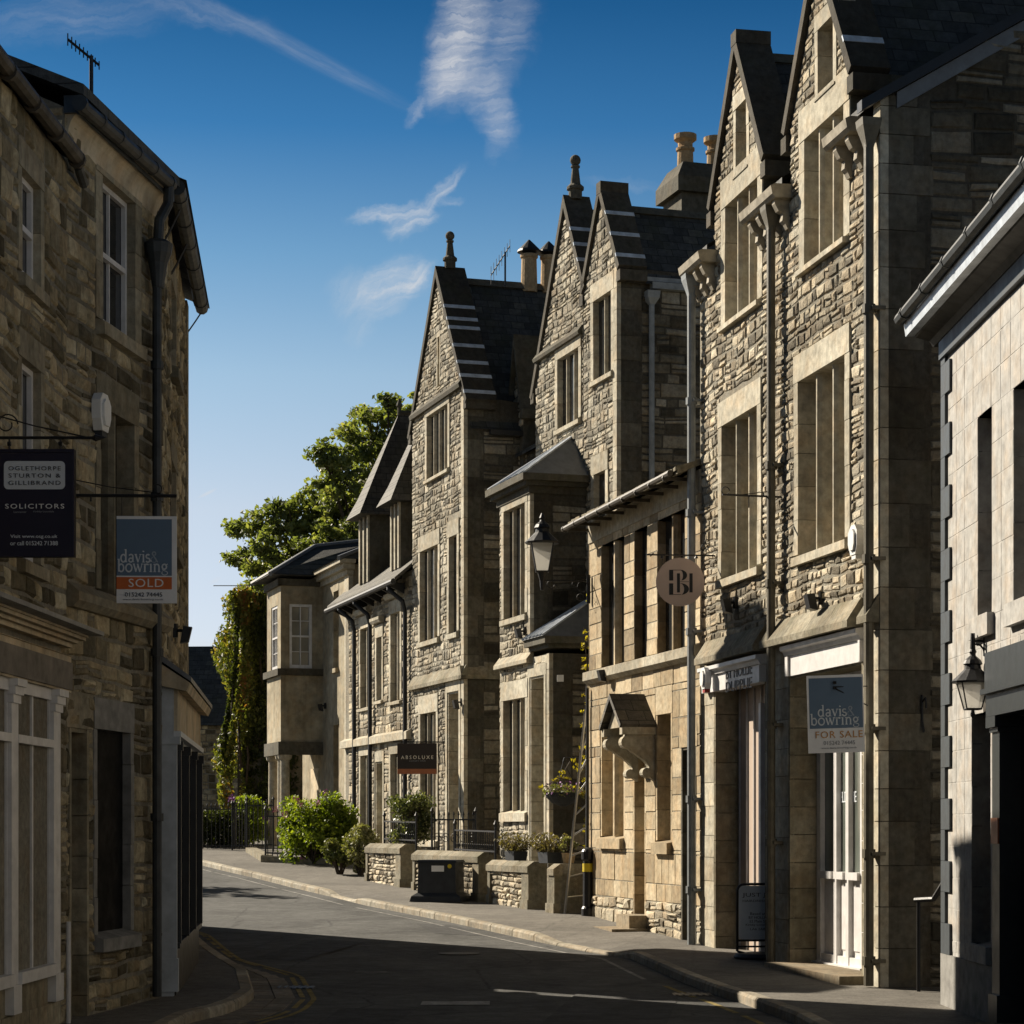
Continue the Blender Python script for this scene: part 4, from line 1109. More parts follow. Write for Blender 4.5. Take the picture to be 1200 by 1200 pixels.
    def slab(x, y0, y1, za, zb, t, ins): ch.hexa([(c1 - x, y0, za), (c1 + x, y0, za), (c1 + x, y1, za), (c1 - x, y1, za), (c1 - x + ins, y0 + ins, zb), (c1 + x - ins, y0 + ins, zb), (c1 + x - ins, y1 - ins, zb), (c1 - x + ins, y1 - ins, zb)], t)
    slab(.62, wc - .62, wc + 1.3, e1 + .72, e1 + 1.05, .2, .18)
    co = ch.build('chimney', 'dressed_dark', ro)
    for dy in (-.22, .42):
        p = MB(); p.lathe((c1, wc + dy, e1 + 1.0), [(.17, 0), (.16, .38), (.19, .40), (.19, .45), (.15, .47), (.15, .56), (.23, .62), (.23, .72), (.15, .72)], 14); p.build('chimney_pot', 'terracotta', co)
    # ---- the bay: upper storey, lower storey, lead roofs
    n = 1.12; B = Fr((0, -n, 0), (1, 0, 0), (0, -1, 0))
    bl, br, bl2 = H.u(586, n), H.u(622.5, n), H.u(645, n)
    zst = H.z(600, 776, n); zec = H.z(573, 578, n + .2)
    bo = window(H, B, H.u(592, n), H.u(617, n), H.z(617, 718, n), H.z(592, 600, n), 3, lint=.3, sill=.14, jw=.16, depth=.14, mull=.08)
    bo2 = window(H, B, H.u(591.5, n), H.u(617, n), H.z(592, 951, n), H.z(617, 817, n), 3, lint=.36, sill=.2, jw=.16, depth=.15, mull=.08)
    do = (H.u(622, n), H.u(639, n), -.3, H.z(622, 794, n))
    w = MB(); s = MB(); dk = MB(); wd = MB(); qs = MB()
    flat_wall(w, B, rect(bl, br), zst, zec, [bo]); flat_wall(w, B, rect(bl, bl2), G, zst, [bo2, do])
    stones(s, B, rect(bl, br), zst + .1, zec - .3, [bo], **st); s2 = MB(); stones(s2, B, rect(bl, bl2 - .12), .2, zst - .1, [bo2, (do[0] - .12, do[1] + .12, do[2], do[3] + .2)], **st)
    dks = []; qss = []
    for (u, zt, z0) in ((br, zec, zst), (bl2, zst, 0)):
        dk = MB(); qs = MB(); dks.append(dk); qss.append(qs)
        Nn = Fr((u, -n, 0), (0, 1, 0), (1, 0, 0)); wd.face([Nn.p(0, G), Nn.p(n + .01, G), Nn.p(n + .01, zt), Nn.p(0, zt)])
        stones(dk, Nn, rect(.42, n), z0, zt - .25, [], rowh=(.15, .3), wid=(.25, .6), prot=(.008, .03))
        z = z0; k = 0
        while z < zt - .1:
            h = min(ru(.36, .5), zt - z); w.box(u - .14, u + .012, -n - .03, -n + .05, z + .004, z + h - .004, rnd()); qs.box(u - .1, u + .016, -n + .051, -n + (.4 if k % 2 else .32), z + .004, z + h - .004, rnd()); z += h; k += 1
    Wl = Fr((bl, -n, 0), (0, 1, 0), (-1, 0, 0)); w.face([Wl.p(0, G), Wl.p(n, G), Wl.p(n, zec), Wl.p(0, zec)])
    bw = w.build('bay_wall', 'dressed', H.e); wd.build('bay_side_wall', 'mortar_dark', bw); [x.build('bay_side_quoins', 'shaded_quoin', bw) for x in qss]; s.build('bay_facing', 'rubble_grey', bw); s2.build('bay_facing', 'rubble_grey', bw); [x.build('bay_side_facing', 'rubble_dark', bw) for x in dks]
    recess(H, B, do[0], do[1], -.1, do[3], .32, 'dressed', name='doorway', back='black_paint')
    l = MB(); B.box(l, do[0] - .12, do[1] + .12, do[3], do[3] + .22, -.1, .03); B.box(l, do[0] - .1, do[0], 0, do[3], -.1, .03); B.box(l, do[1], do[1] + .1, 0, do[3], -.1, .03)
    B.prof(l, bl - .04, br + .1, [(-.02, zst - .1), (.13, zst - .1), (.13, zst - .03), (.0, zst + .14), (-.02, zst + .14)])
    l.build('dressed_trim', 'dressed', bw)
    def cornice(name, u0, u1, z, n1, zs):
        mb = MB()
        for (dz0, dz1, o) in zs:
            mb.box(u0 - o if u0 == bl else u0, u1 + o, -n - o, 0.0, z + dz0, z + dz1, rnd())
        return mb.build(name, 'dressed_dark', bw)
    cornice('cornice', bl, br, zec, n, [(-.3, -.16, .06), (-.16, -.07, .16), (-.07, .06, .24)])
    cornice('cornice', br + .02, bl2, zst + .26, n, [(-.16, -.08, .06), (-.08, .05, .16)])
    def lead_roof(u0, u1, z, zt, ut):
        mb = MB(); y0 = -n - .2
        A, Bq, Cq, Dq = (u0, y0, z), (u1, y0, z), (u1, 0, z), (u0, 0, z); T0, T1 = (ut, -.0, zt), (min(u1 - .25, ut + .35), -.0, zt)
        mb.face([A, Bq, T1, T0]); mb.face([Bq, Cq, T1]); mb.face([Dq, A, T0])
        o = mb.build('lead_roof', 'lead', bw)
        rb = MB()
        for k in range(7):
            t = k / 6; p = Vector(A).lerp(Vector(Bq), t); q_ = Vector(T0).lerp(Vector(T1), t); rb.tube([p + Vector((0, -.0, .02)), q_ + Vector((0, -.0, .02))], .022, 6)
        rb.build('lead_roll', 'lead_bright', o)
    lead_roof(bl - .2, br + .2, zec + .06, H.z(672, 512, 0), H.u(664, 0))
    lead_roof(br + .02, bl2 + .14, zst + .31, zst + 1.15, br + .35)
    # stone coping of the bay against the wall
    return H
HB = bay_house()

# ================================================================== gabled house with a finial
def gabled_house():
    H = House('finial_gabled_house', 'narrow single-gabled grey stone house with ball finial and bright lead straps down its coping', 'house', KA, -.313, 'R', gz=.4)
    F = H.front; G = -.3
    l, r = H.u(483.5), 0.0; c = (l + r) / 2
    zf = H.z(541, 466); za = H.z(512, 314)
    za -= .24
    ops = []; kw = dict(depth=.13, jw=.15, mull=.065)
    ops.append(window(H, F, H.u(501.5), H.u(526), H.z(501.5, 562), H.z(501.5, 489), 4, lint=.3, sill=.1, **kw))
    ops.append(window(H, F, H.u(513), H.u(515.5), H.z(514, 452), H.z(514, 395), 1, lint=.1, sill=.06, depth=.2, jw=.06, proud=.01, siln=.02))
    ops.append(window(H, F, H.u(493.5), H.u(514.5), H.z(494, 752), H.z(494, 647), 3, lint=.34, sill=.14, **kw))
    ops.append(window(H, F, H.u(527.5), H.u(537), H.z(528, 742), H.z(528, 630), 1, lint=.34, sill=.14, **kw))
    ops.append(window(H, F, H.u(494), H.u(512.5), .9, H.z(494, 837), 3, lint=.4, sill=.14, **kw))
    do = (H.u(525.5), H.u(539), -.4, H.z(525, 812)); ops.append((do[0] - .14, do[1] + .14, do[2], do[3] + .3))
    W = MB(); S = MB(); Wd = MB(); lr = gable_lr(l, r, zf, za)
    flat_wall(W, F, lr, G, za - .05, ops, zb=(zf,))
    zst = H.z(515, 797); lq = lambda z: (lr(z)[0], lr(z)[1] - (.2 if z < zf else 0))
    st = dict(rowh=(.1, .2), wid=(.12, .36), prot=(.012, .032))
    stones(S, F, lq, 0, zst - .08, ops, **st); stones(S, F, lq, zst + .2, za - .2, ops, zb=(zf,), **st)
    N = H.side(r, True); Wf = H.side(l, False); DEP = 10; hw = (r - l) / 2; slp = (za - zf) / hw
    zeave = H.pxs(585, 505, r)[1]
    Wd.face([N.p(0, G), N.p(DEP, G), N.p(DEP, zeave), N.p(0, zf)]); W.face([Wf.p(0, G), Wf.p(DEP, G), Wf.p(DEP, zf), Wf.p(0, zf)]); W.face([(l, DEP, G), (r, DEP, G), (r, DEP, zeave), (l, DEP, zf)])
    wo = W.build('wall', 'mortar', H.e); S.build('rubble_facing', 'rubble_grey', wo)
    Wd.build('side_wall', 'mortar_dark', wo)
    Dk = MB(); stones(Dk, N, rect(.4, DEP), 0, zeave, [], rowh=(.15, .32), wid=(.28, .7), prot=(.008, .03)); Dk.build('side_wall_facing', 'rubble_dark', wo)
    q = MB(); qs = MB(); z = -.05; k = 0
    while z < zf - .05:
        h = min(ru(.36, .5), zf - z); q.box(r - .2, r + .012, -.035, .05, z + .004, z + h - .004, rnd()); qs.box(r - .1, r + .016, .051, .4 if k % 2 else ru(.25, .35), z + .004, z + h - .004, rnd()); z += h; k += 1
    F.box(q, do[0] - .14, do[0], -.1, do[3], -.1, .035, .6); F.box(q, do[1], do[1] + .14, -.1, do[3], -.1, .035, .6); F.box(q, do[0] - .14, do[1] + .14, do[3], do[3] + .3, -.1, .038, .7)
    q.build('quoins', 'dressed', wo); qs.build('side_quoins', 'shaded_quoin', wo)
    recess(H, F, do[0], do[1], -.2, do[3], .4, 'dressed', name='doorway', back='black_paint')
    m = MB(); zd = H.z(488, 485)
    F.prof(m, l + .1, r - .12, [(-.02, zd - .12), (.1, zd - .12), (.12, zd - .04), (.03, zd + .08), (-.02, zd + .08)], .2); m.build('drip_mould', 'dressed_dark', wo)
    m = MB(); F.prof(m, l, r + .1, [(-.02, zst - .1), (.12, zst - .1), (.12, zst - .02), (.0, zst + .2), (-.02, zst + .2)], .5); m.prism([(-.1, zst - .1), (.1, zst - .1), (.1, zst - .02), (-.0, zst + .18), (-.1, zst + .18)], -.12, 1.6, lambda n, z, y: (r + n, y, z), .4); m.build('string_course', 'wall_coping', wo)
    rf = MB(); e = za - .02; zz = lambda u: e - abs(u - c) * slp
    rf.face([(l - .1, .1, zz(l - .1)), (c, .1, e), (c, DEP, e), (l - .1, DEP, zz(l - .1))]); rf.face([(r + .12, .1, zeave), (c, .1, e), (c, DEP, e), (r + .12, DEP, zeave)])
    ro = rf.build('roof', 'slate_y', H.e)
    rt = MB(); rt.prism([(c - .13, e - .1), (c + .13, e - .1), (c, e + .07)], .5, DEP, lambda u, z, y: (u, y, z)); rt.build('ridge', 'dressed_dark', ro)
    cp = MB(); coping(cp, F, l - .02, r + .02, zf, za + .03, n0=-.62, n1=.06, t=.14, foot=.25); cp.build('coping', 'coping_dark', ro)
    lead_strips(H, F, l - .02, r + .02, zf, za + .03, [-.02, .11, .22, .36, .51, .585, .69], .14, ro, n0=-.625, w=.1)
    g = MB(); g.box(r + .1, r + .24, .5, DEP, zeave - .12, zeave - .02); g.build('gutter', 'pipe_black', H.e)
    finial(H, F, c, za + .22, -.28, .58, ro)
    for x in (620, 643):
        w_ = H.pxs(x, 300, c)[0]; p = MB()
        p.lathe((c, w_, e - .15), [(.19, 0), (.17, .75), (.2, .78), (.2, .84), (.16, .86)], 14); po = p.build('chimney_pot', 'terracotta', ro)
        p = MB(); p.lathe((c, w_, e + .73), [(.1, 0), (.27, .02), (.25, .07), (.02, .3)], 14); p.build('chimney_cowl', 'black_iron', po)
    return H
HA = gabled_house()

# ------------------------------------------------------------------ the link range set back between the two gabled houses
def link_range():
    H = House('link_range', 'dark recessed range with a small gabled dormer between the finial gable and the twin gables', 'house', (.75, 45.5), -.313, 'R', gz=.35)
    F = H.front
    l, r = H.u(590) - 2.6, H.u(640) + .2; w = MB(); ze = H.z(620, 530)
    for (p, q) in ((l, r),): w.box(l, r, 0, 5, -.3, ze)
    wo = w.build('wall', 'mortar_dark', H.e); Dk = MB(); stones(Dk, F, rect(l, r), 3, ze, [], rowh=(.14, .3), wid=(.25, .6), prot=(.01, .03)); Dk.build('side_wall_facing', 'rubble_dark', wo)
    rf = MB(); rf.hexa([(l, -.15, ze - .05), (r, -.15, ze - .05), (r, 5, ze + 2.9), (l, 5, ze + 2.9), (l, -.15, ze + .03), (r, -.15, ze + .03), (r, 5, ze + 2.98), (l, 5, ze + 2.98)]); ro = rf.build('roof', 'slate_x', H.e)
    a, b = H.u(604), H.u(616); hw = (b - a) / 2; za = H.z(610, 408); zf = za - 1.3
    d = MB(); lr = gable_lr(a, b, zf, za); c = (a + b) / 2
    d.prism([(a, ze - .3), (b, ze - .3), (b, zf), (c, za), (a, zf)], .05, -2.5, lambda u, z, n: F.p(u, z, n), .5)
    do = d.build('dormer', 'dressed_dark', ro)
    s = MB(); stones(s, Fr((0, -.052, 0), (1, 0, 0), (0, -1, 0)), lr, zf - .4, za - .1, [], rowh=(.12, .2), wid=(.15, .3)); s.build('rubble_facing', 'rubble_grey', do)
    s = MB(); coping(s, F, a - .05, b + .05, zf, za + .02, n0=-2.5, n1=.16, t=.08, foot=.15); s.build('coping', 'dressed_dark', do)
    s = MB(); s.face([F.p(a + .25, ze + .1, .06), F.p(b - .25, ze + .1, .06), F.p(b - .25, zf - .5, .06), F.p(a + .25, zf - .5, .06)]); s.build('pane', 'glass', do)
    return H
link_range()

# ================================================================== cottage with dormers
def dormer_cottage():
    H = House('dormer_cottage', 'two-storey stone cottage with two steep slated dormers and black drainpipes, past the finial gable', 'house', (-2.27 - .01, 50.93), -.313, 'R', gz=.55)
    F = H.front; G = -.3; uR = -.01; uL = H.u(405); ze = H.z(482, 668); DEP = 6
    ops = []; kw = dict(depth=.14, jw=.14, mull=.09)
    zt, zb = H.z(459, 725), H.z(459, 822)
    hoods = []
    for (a, b, n, dz0, dz1) in ((423.5, 433.5, 2, 0, 0), (442.5, 448.5, 1, .1, -.35), (459, 470, 2, 0, .1)):
        ops.append(window(H, F, H.u(a), H.u(b), zb + dz0, zt + dz1, n, lint=.3, sill=.1, **kw)); hoods.append((H.u(a) - .2, H.u(b) + .2, zt + dz1 + .34))
    for (a, b, n) in ((423.5, 433, 2), (459, 470, 2)):
        ops.append(window(H, F, H.u(a), H.u(b), .6, H.z(a, 886 if a < 440 else 884), n, lint=.3, sill=.1, **kw))
    do = (H.u(441), H.u(449.5), -.3, H.z(441, 893)); ops.append((do[0] - .12, do[1] + .12, do[2], do[3] + .25))
    W = MB(); S = MB(); flat_wall(W, F, rect(uL, uR), G, ze, ops)
    stones(S, F, rect(uL + .4, uR), 0, ze - .1, ops, rowh=(.14, .24), wid=(.2, .45), prot=(.012, .03))
    N = H.side(uR, True); Wf = H.side(uL, False)
    W.face([Wf.p(0, G), Wf.p(DEP, G), Wf.p(DEP, ze + 3), Wf.p(0, ze)]); W.face([N.p(0, G), N.p(DEP, G), N.p(DEP, ze + 3), N.p(0, ze)]); W.face([(uL, DEP, G), (uR, DEP, G), (uR, DEP, ze + 3), (uL, DEP, ze + 3)])
    wo = W.build('wall', 'mortar', H.e); S.build('rubble_facing', 'rubble_buff', wo)
    recess(H, F, do[0], do[1], -.2, do[3], .3, 'dressed', name='doorway', back='dressed')
    m = MB(); zst = H.z(430, 867)
    F.prof(m, uL - .1, uR - .05, [(-.02, zst - .14), (.14, zst - .14), (.14, zst + .03), (.02, zst + .1), (-.02, zst + .1)], .6)
    for (a, b, z) in hoods: F.prof(m, a, b, [(-.02, z), (.12, z), (.16, z + .06), (.16, z + .13), (-.02, z + .17)], .5)
    F.box(m, do[0] - .12, do[0], 0, do[3], -.1, .03); F.box(m, do[1], do[1] + .12, 0, do[3], -.1, .03); F.box(m, do[0] - .12, do[1] + .12, do[3], do[3] + .25, -.1, .032)
    m.build('dressed_trim', 'dressed', wo)
    r = MB(); ov = .42; k = .85; zz = lambda y: ze + .08 + y * k
    r.hexa([(uL - .3, -ov, zz(-ov)), (uR - .02, -ov, zz(-ov)), (uR - .02, DEP, zz(DEP)), (uL - .3, DEP, zz(DEP)), (uL - .3, -ov, zz(-ov) + .09), (uR - .02, -ov, zz(-ov) + .09), (uR - .02, DEP, zz(DEP) + .09), (uL - .3, DEP, zz(DEP) + .09)])
    ro = r.build('roof', 'slate_tan_x', H.e)
    g = MB(); g.tube([F.p(uL - .3, ze - .32, ov + .02), F.p(uR - .05, ze - .28, ov + .02)], .07, 8)
    for i in range(9): u = uL + (uR - uL) * i / 9; F.prof(g, u, u + .09, [(0, ze - .5), (ov, ze - .3), (ov, ze - .24), (0, ze - .24)])
    g.build('gutter', 'pipe_black', H.e)
    for x in (415, 433.5, 474.5):
        u = H.u(x, .1); mb = MB(); mb.tube([F.p(u, 0, .1), F.p(u, ze - .95, .1), F.p(u, ze - .7, .16), F.p(u - .25, ze - .42, ov), F.p(u - .3, ze - .3, ov)], .055, 8); mb.build('drainpipe', 'pipe_black', H.e)
    # dormers: steep slated roofs with a sprocketed foot
    for (x0, x1, ax, ay, bx, by) in ((424, 434.5, 461, 503, 424, 604), (461, 471, 486, 522, 461, 588)):
        a, b = H.u(x0), H.u(x1); zt = H.z(bx, by); c = (a + b) / 2; d = MB(); back = 3.2
        F.box(d, a, b, ze - .1, zt, -back, .03, .4); do_ = d.build('dormer', 'dressed_dark', ro)
        d = MB()
        for q in (a, (a + b) / 2 - .06, b - .12): F.box(d, q, q + .12, ze + .15, zt, .03, .08)
        d.build('frame', 'dressed', do_)
        d = MB(); d.face([F.p(a + .12, ze + .15, .034), F.p(b - .12, ze + .15, .034), F.p(b - .12, zt - .05, .034), F.p(a + .12, zt - .05, .034)]); d.build('pane', 'glass', do_)
        rr = MB(); z1 = zt + .35; zA = zt + 2.55; o = .3
        e0 = [(a - o, .35, zt - .12), (b + o, .35, zt - .12), (b + o, -back, zt - .12), (a - o, -back, zt - .12)]
        e1 = [(a - .05, .12, z1), (b + .05, .12, z1), (b + .05, -back, z1), (a - .05, -back, z1)]
        ap = [(c, -.85, zA), (c, -back, zA)]
        P = lambda q: F.p(q[0], q[2], q[1])
        rr.face([P(e0[0]), P(e0[1]), P(e1[1]), P(e1[0])]); rr.face([P(e0[1]), P(e0[2]), P(e1[2]), P(e1[1])]); rr.face([P(e0[3]), P(e0[0]), P(e1[0]), P(e1[3])])
        rr.face([P(e1[0]), P(e1[1]), P(ap[0])]); rr.face([P(e1[1]), P(e1[2]), P(ap[1]), P(ap[0])]); rr.face([P(e1[3]), P(e1[0]), P(ap[0]), P(ap[1])]); rr.face([P(q) for q in e0])
        dr = rr.build('dormer_roof', 'slate_tan_y', do_)
        f = MB(); f.lathe(F.p(c, zA - .08, -.85), [(.06, 0), (.05, .2), (.09, .24), (.02, .42)], 8); f.tube([F.p(c, zA, -.85), F.p(c, zA, -back)], .06, 6); f.build('ridge', 'dressed_dark', dr)
    return H
HF = dormer_cottage()

# ================================================================== rendered house with an oriel bay on columns
def porch_house():
    H = House('oriel_house', 'smooth rendered house with hipped slate roof and an oriel bay standing on porch columns', 'house', (-4.19, 57.1), -.313, 'R', gz=.9)
    F = H.front; G = -.3; uR = 0; uL = H.u(378) - 2.6; ze = H.z(395, 668); DEP = 8
    ops = [window(H, F, H.u(391), H.u(397), H.z(391, 783), H.z(391, 694), 1, lint=.2, sill=.15, jw=.02, depth=.25, proud=.005, mat='render_grey', siln=.1, glass='glass'),
           window(H, F, H.u(391), H.u(397), .5, H.z(391, 850), 1, lint=.2, sill=.1, jw=.02, depth=.25, proud=.005, mat='render_grey', siln=.02)]
    W = MB(); flat_wall(W, F, rect(uL, uR), G, ze, ops)
    W.box(uL, uR, .02 + .3, DEP, G, ze, .4); W.face([(uR, 0, G), (uR, DEP, G), (uR, DEP, ze), (uR, 0, ze)]); W.face([(uL, 0, G), (uL, DEP, G), (uL, DEP, ze), (uL, 0, ze)])
    wo = W.build('wall', 'render_grey', H.e)
    q = MB(); F.box(q, uR - .45, uR + .01, 0, ze, -.1, .02, .8)
    for (a, b, o) in ((-.28, -.14, .08), (-.14, 0, .2), (0, .1, .32)): F.box(q, uL - .1, uR + o, ze + a, ze + b, -.1, o, .5)
    q.build('cornice', 'dressed', wo)
    n = 1.15; bR = H.u(378); bL = bR - 1.9; zs, zc = H.z(350, 780, .6), ze - .1
    b = MB(); zsol = H.z(350, 872, .6)
    B = Fr((0, -n, 0), (1, 0, 0), (0, -1, 0)); Nn = Fr((bR, -n, 0), (0, 1, 0), (1, 0, 0))
    w0, w1 = .24, .86; zb, zt = H.pxs(350, 783, bR)[1], H.pxs(350, 708, bR)[1]
    flat_wall(b, Nn, rect(0, n), zsol, zc, [(w0, w1, zb, zt)]); flat_wall(b, B, rect(bL, bR), zsol, zc, [(bL + .6, bR - .45, zb, zt)])
    b.box(bL, bR, -n, -.0, zsol - .02, zsol, .5); b.face([(bL, -n, zsol), (bL, 0, zsol), (bL, 0, zc), (bL, -n, zc)])
    b.box(bL + .1, bR - .3, -n + .3, 0, zsol, zc, .5)
    bo = b.build('oriel', 'render_grey', H.e)
    for fr_, a, c in ((Nn, -.08, n), (B, bL - .08, bR + .08)):
        t = MB(); fr_.box(t, a, c, zb - .2, zb - .02, -.05, .1, .4); fr_.box(t, a, c, zc - .16, zc + .02, -.05, .08, .4); fr_.box(t, a, c, zsol - .3, zsol + .05, -.05, .07, .5); t.build('oriel_moulding', 'dressed_dark', bo)
    f = MB()
    def sash(fr_, a, c):
        for (p, q_, r_, s_) in ((a, a + .07, zb, zt), (c - .07, c, zb, zt), (a + .07, c - .07, zb, zb + .09), (a + .07, c - .07, zt - .07, zt), (a + .07, c - .07, (zb + zt) / 2 - .025, (zb + zt) / 2 + .025)):
            fr_.box(f, p, q_, r_, s_, -.1, -.02)
        m_ = (a + c) / 2; fr_.box(f, m_ - .014, m_ + .014, zb + .09, zt - .07, -.09, -.04)
        for k in (.26, .74): fr_.box(f, a + .07, c - .07, zb + (zt - zb) * k - .01, zb + (zt - zb) * k + .01, -.09, -.045)
    sash(Nn, w0, w1); sash(B, bL + .6, bR - .45)
    fo = f.build('sash_window', 'white_paint', bo)
    f = MB(); f.face([Nn.p(w0, zb, -.1), Nn.p(w1, zb, -.1), Nn.p(w1, zt, -.1), Nn.p(w0, zt, -.1)]); f.face([B.p(bL + .6, zb, -.1), B.p(bR - .45, zb, -.1), B.p(bR - .45, zt, -.1), B.p(bL + .6, zt, -.1)]); f.build('pane', 'glass_room', fo)
    for (uu, yy) in ((bR - .14, -n + .14), (bL + .14, -n + .14), (bR - .5, -n + .14)):
        c = MB(); c.lathe((uu, yy, -.2), [(.2, 0), (.2, .25), (.14, .3), (.125, zsol - .25), (.18, zsol - .2), (.2, zsol - .1)], 14); c.build('porch_column', 'dressed', H.e)
    # front door in the porch
    dd = MB(); F.box(dd, bL + .5, bR - .4, 0, 2.3, .0, .03); dd.build('door', 'cream_plaster', H.e)
    # hipped roof
    r = MB(); o = .36; zr = ze + 1.65
    A, B2, C2, D2 = (uL - o, -o, ze + .1), (uR + o, -o, ze + .1), (uR + o, DEP + o, ze + .1), (uL - o, DEP + o, ze + .1); T0, T1 = (uL + 2.4, 3.2, zr), (uR - 1.6, 3.2, zr)
    r.face([A, B2, T1, T0]); r.face([B2, C2, T1]); r.face([C2, D2, T0, T1]); r.face([D2, A, T0]); r.face([A, B2, C2, D2])
    # bay's own hip
    a, b_, zz = bL - o, bR + o, zc + .1
    p0, p1, p2, p3 = (a, -n - o, zz), (b_, -n - o, zz), (b_, 1.0, zz), (a, 1.0, zz); t0, t1 = ((a + b_) / 2, -.0, zz + .95), ((a + b_) / 2, 2.0, zz + 1.25)
    r.face([p0, p1, t0]); r.face([p1, p2, t1, t0]); r.face([p3, p0, t0, t1]); r.face([p0, p1, p2, p3])
    ro = r.build('roof', 'slate_x', H.e)
    h = MB(); h.tube([p1, t0, t1], .07, 6); h.tube([p0, t0], .07, 6); h.tube([B2, T1, T0], .07, 6); h.build('hip_flashing', 'lead', ro)
    return H
HG = porch_house()

# ================================================================== white house at the right edge
def white_house():
    H = House('white_house', 'white painted block house with black quoins and a black doorway at the right edge', 'house', (4.38, 22.5), -.0154, 'R', gz=-.2)
    F = H.front; G = -.15; uL = 0; uR = 30.0; DEP = 6; ze = H.z(1112, 402)
    ops = []
    kw = dict(depth=.24, jw=.0, lint=.0, proud=.0, mat='stucco_white', sill=.02, siln=.01)
    wz0, wz1 = H.z(1146, 725), H.z(1146, 490)
    W = MB(); S = MB()
    u1, u2 = H.u(1146), H.u(1162.5)
    ops.append(window(H, F, u1, u2, wz0, wz1, 1, sash='white_paint', **kw)); ops.append(window(H, F, H.u(1188), H.u(1188) + .6, wz0 + .0, wz1, 1, sash='white_paint', **kw))
    l0, l1 = H.z(1139, 1105), H.z(1139, 838)
    ops.append(window(H, F, H.u(1139), H.u(1161), l0, l1, 1, **kw))
    d0, d1 = H.u(1183), H.u(1183) + 1.25; dz = H.z(1178, 832); ops.append((d0, d1, -.3, dz))
    flat_wall(W, F, rect(uL, uR), G, ze, ops)
    stones(S, F, rect(uL + .22, 9), .55, ze - .02, ops, rowh=(.313, .313), wid=(.372, .372), prot=(.002, .003), rough=False, gap=.0018, tint=(.35, .65))
    for fr_ in (H.side(uL, False), H.side(uR, True)): W.face([fr_.p(0, G), fr_.p(DEP, G), fr_.p(DEP, ze), fr_.p(DEP / 2, ze + 2.2), fr_.p(0, ze)])
    W.face([(uL, DEP, G), (uR, DEP, G), (uR, DEP, ze), (uL, DEP, ze)])
    wo = W.build('wall', 'stucco_white', H.e); S.build('block_facing', 'stucco_white', wo)
    p = MB(); F.box(p, uL + .0, d0 - .2, G, .52, -.05, .035, .5); F.box(p, d1 + .2, uR, G, .52, -.05, .035, .5); p.build('plinth', 'plinth_grey', wo)
    q = MB(); z = .52; k = 0
    while z < ze - .02:
        h = min(.313, ze - z); F.box(q, uL - .012, uL + (.18 if k % 2 else .40), z + .002, z + h - .002, -.3, .03, .5); z += h; k += 1
    q.build('quoins', 'slate_blue_paint', wo)
    s = MB()
    for (a, b, z) in ((u1, u2, wz0), (H.u(1188), H.u(1188) + .6, wz0)): F.box(s, a - .1, b + .1, z - .2, z + .0, -.02, .07, .5)
    F.box(s, H.u(1139) - .05, H.u(1161) + .05, l0 - .16, l0, -.02, .06, .5)
    s.build('sill', 'stucco_white', wo)
    c = MB()
    F.box(c, uL - .02, uR, ze - .12, ze + .06, -.1, .05, .5)
    c.build('frieze', 'slate_blue_paint', wo)
    c = MB()
    F.prof(c, uL - .24, uR, [(-.1, ze + .062), (.06, ze + .062), (.10, ze + .12), (.24, ze + .16), (.26, ze + .2), (-.1, ze + .24)], .3)
    c.build('soffit', 'pipe_black', wo)
    c = MB(); F.prof(c, uL - .26, uR, [(.02, ze + .2), (.34, ze + .17), (.36, ze + .30), (.02, ze + .30)], .5); c.build('fascia', 'lead_bright', wo)
    c = MB(); c.tube([F.p(uL - .28, ze + .35, .40), F.p(uR, ze + .39, .40)], .058, 8)
    for k in range(9): c.tube([F.p(uL + k, ze + .35 + k * .0044, .40), F.p(uL + k + .06, ze + .35 + k * .0044, .40)], .068, 8)
    c.build('gutter', 'pipe_left', H.e)
    r = MB(); r.face([(uL - .1, -.4, ze + .42), (uR, -.4, ze + .42), (uR, DEP / 2, ze + 2.35), (uL - .1, DEP / 2, ze + 2.35)]); r.face([(uL - .1, DEP + .3, ze + .42), (uR, DEP + .3, ze + .42), (uR, DEP / 2, ze + 2.35), (uL - .1, DEP / 2, ze + 2.35)])
    ro = r.build('roof', 'slate_x', H.e)
    b = MB(); F.prof(b, uL - .1, uR, [(.2, ze + .44), (.32, ze + .42), (.32, ze + .5), (.2, ze + .54)]); b.build('slate_edge', 'lead_bright', ro)
    # black doorcase: pilasters, entablature, deep dark doorway
    d = MB()
    for a in (d0 - .28, d1): F.box(d, a, a + .28, .0, dz - .16, -.1, .09); F.box(d, a - .03, a + .31, .0, .3, -.1, .12); F.box(d, a - .04, a + .32, dz - .158, dz - .06, -.1, .14); F.box(d, a - .02, a + .30, dz - .2, dz - .162, -.1, .11)
    F.box(d, d0 - .31, d1 + .31, dz - .058, dz + .14, -.1, .14); F.box(d, d0 - .33, d1 + .33, dz + .142, dz + .19, -.1, .19); F.box(d, d0 - .32, d1 + .32, dz + .192, dz + .52, -.1, .15)
    dc = d.build('doorcase', 'doorcase_paint', H.e)
    d = MB(); F.box(d, d0, d1, .0, dz - .06, -.62, -.6)
    d.box(d0 - .01, d0, .101, .6, 0, dz - .06); d.box(d1, d1 + .01, .101, .6, 0, dz - .06); do_ = d.build('door', 'black_paint', H.e)
    d = MB(); F.box(d, d0 - .02, d1 + .02, -.2, .06, -.6, .3); d.build('step', 'step_stone', H.e)
    d = MB(); F.box(d, d0 - .27, d0 - .01, 2.0 - .35, 2.0 - .12, .09, .105); d.build('brass_plate', 'copper', dc)
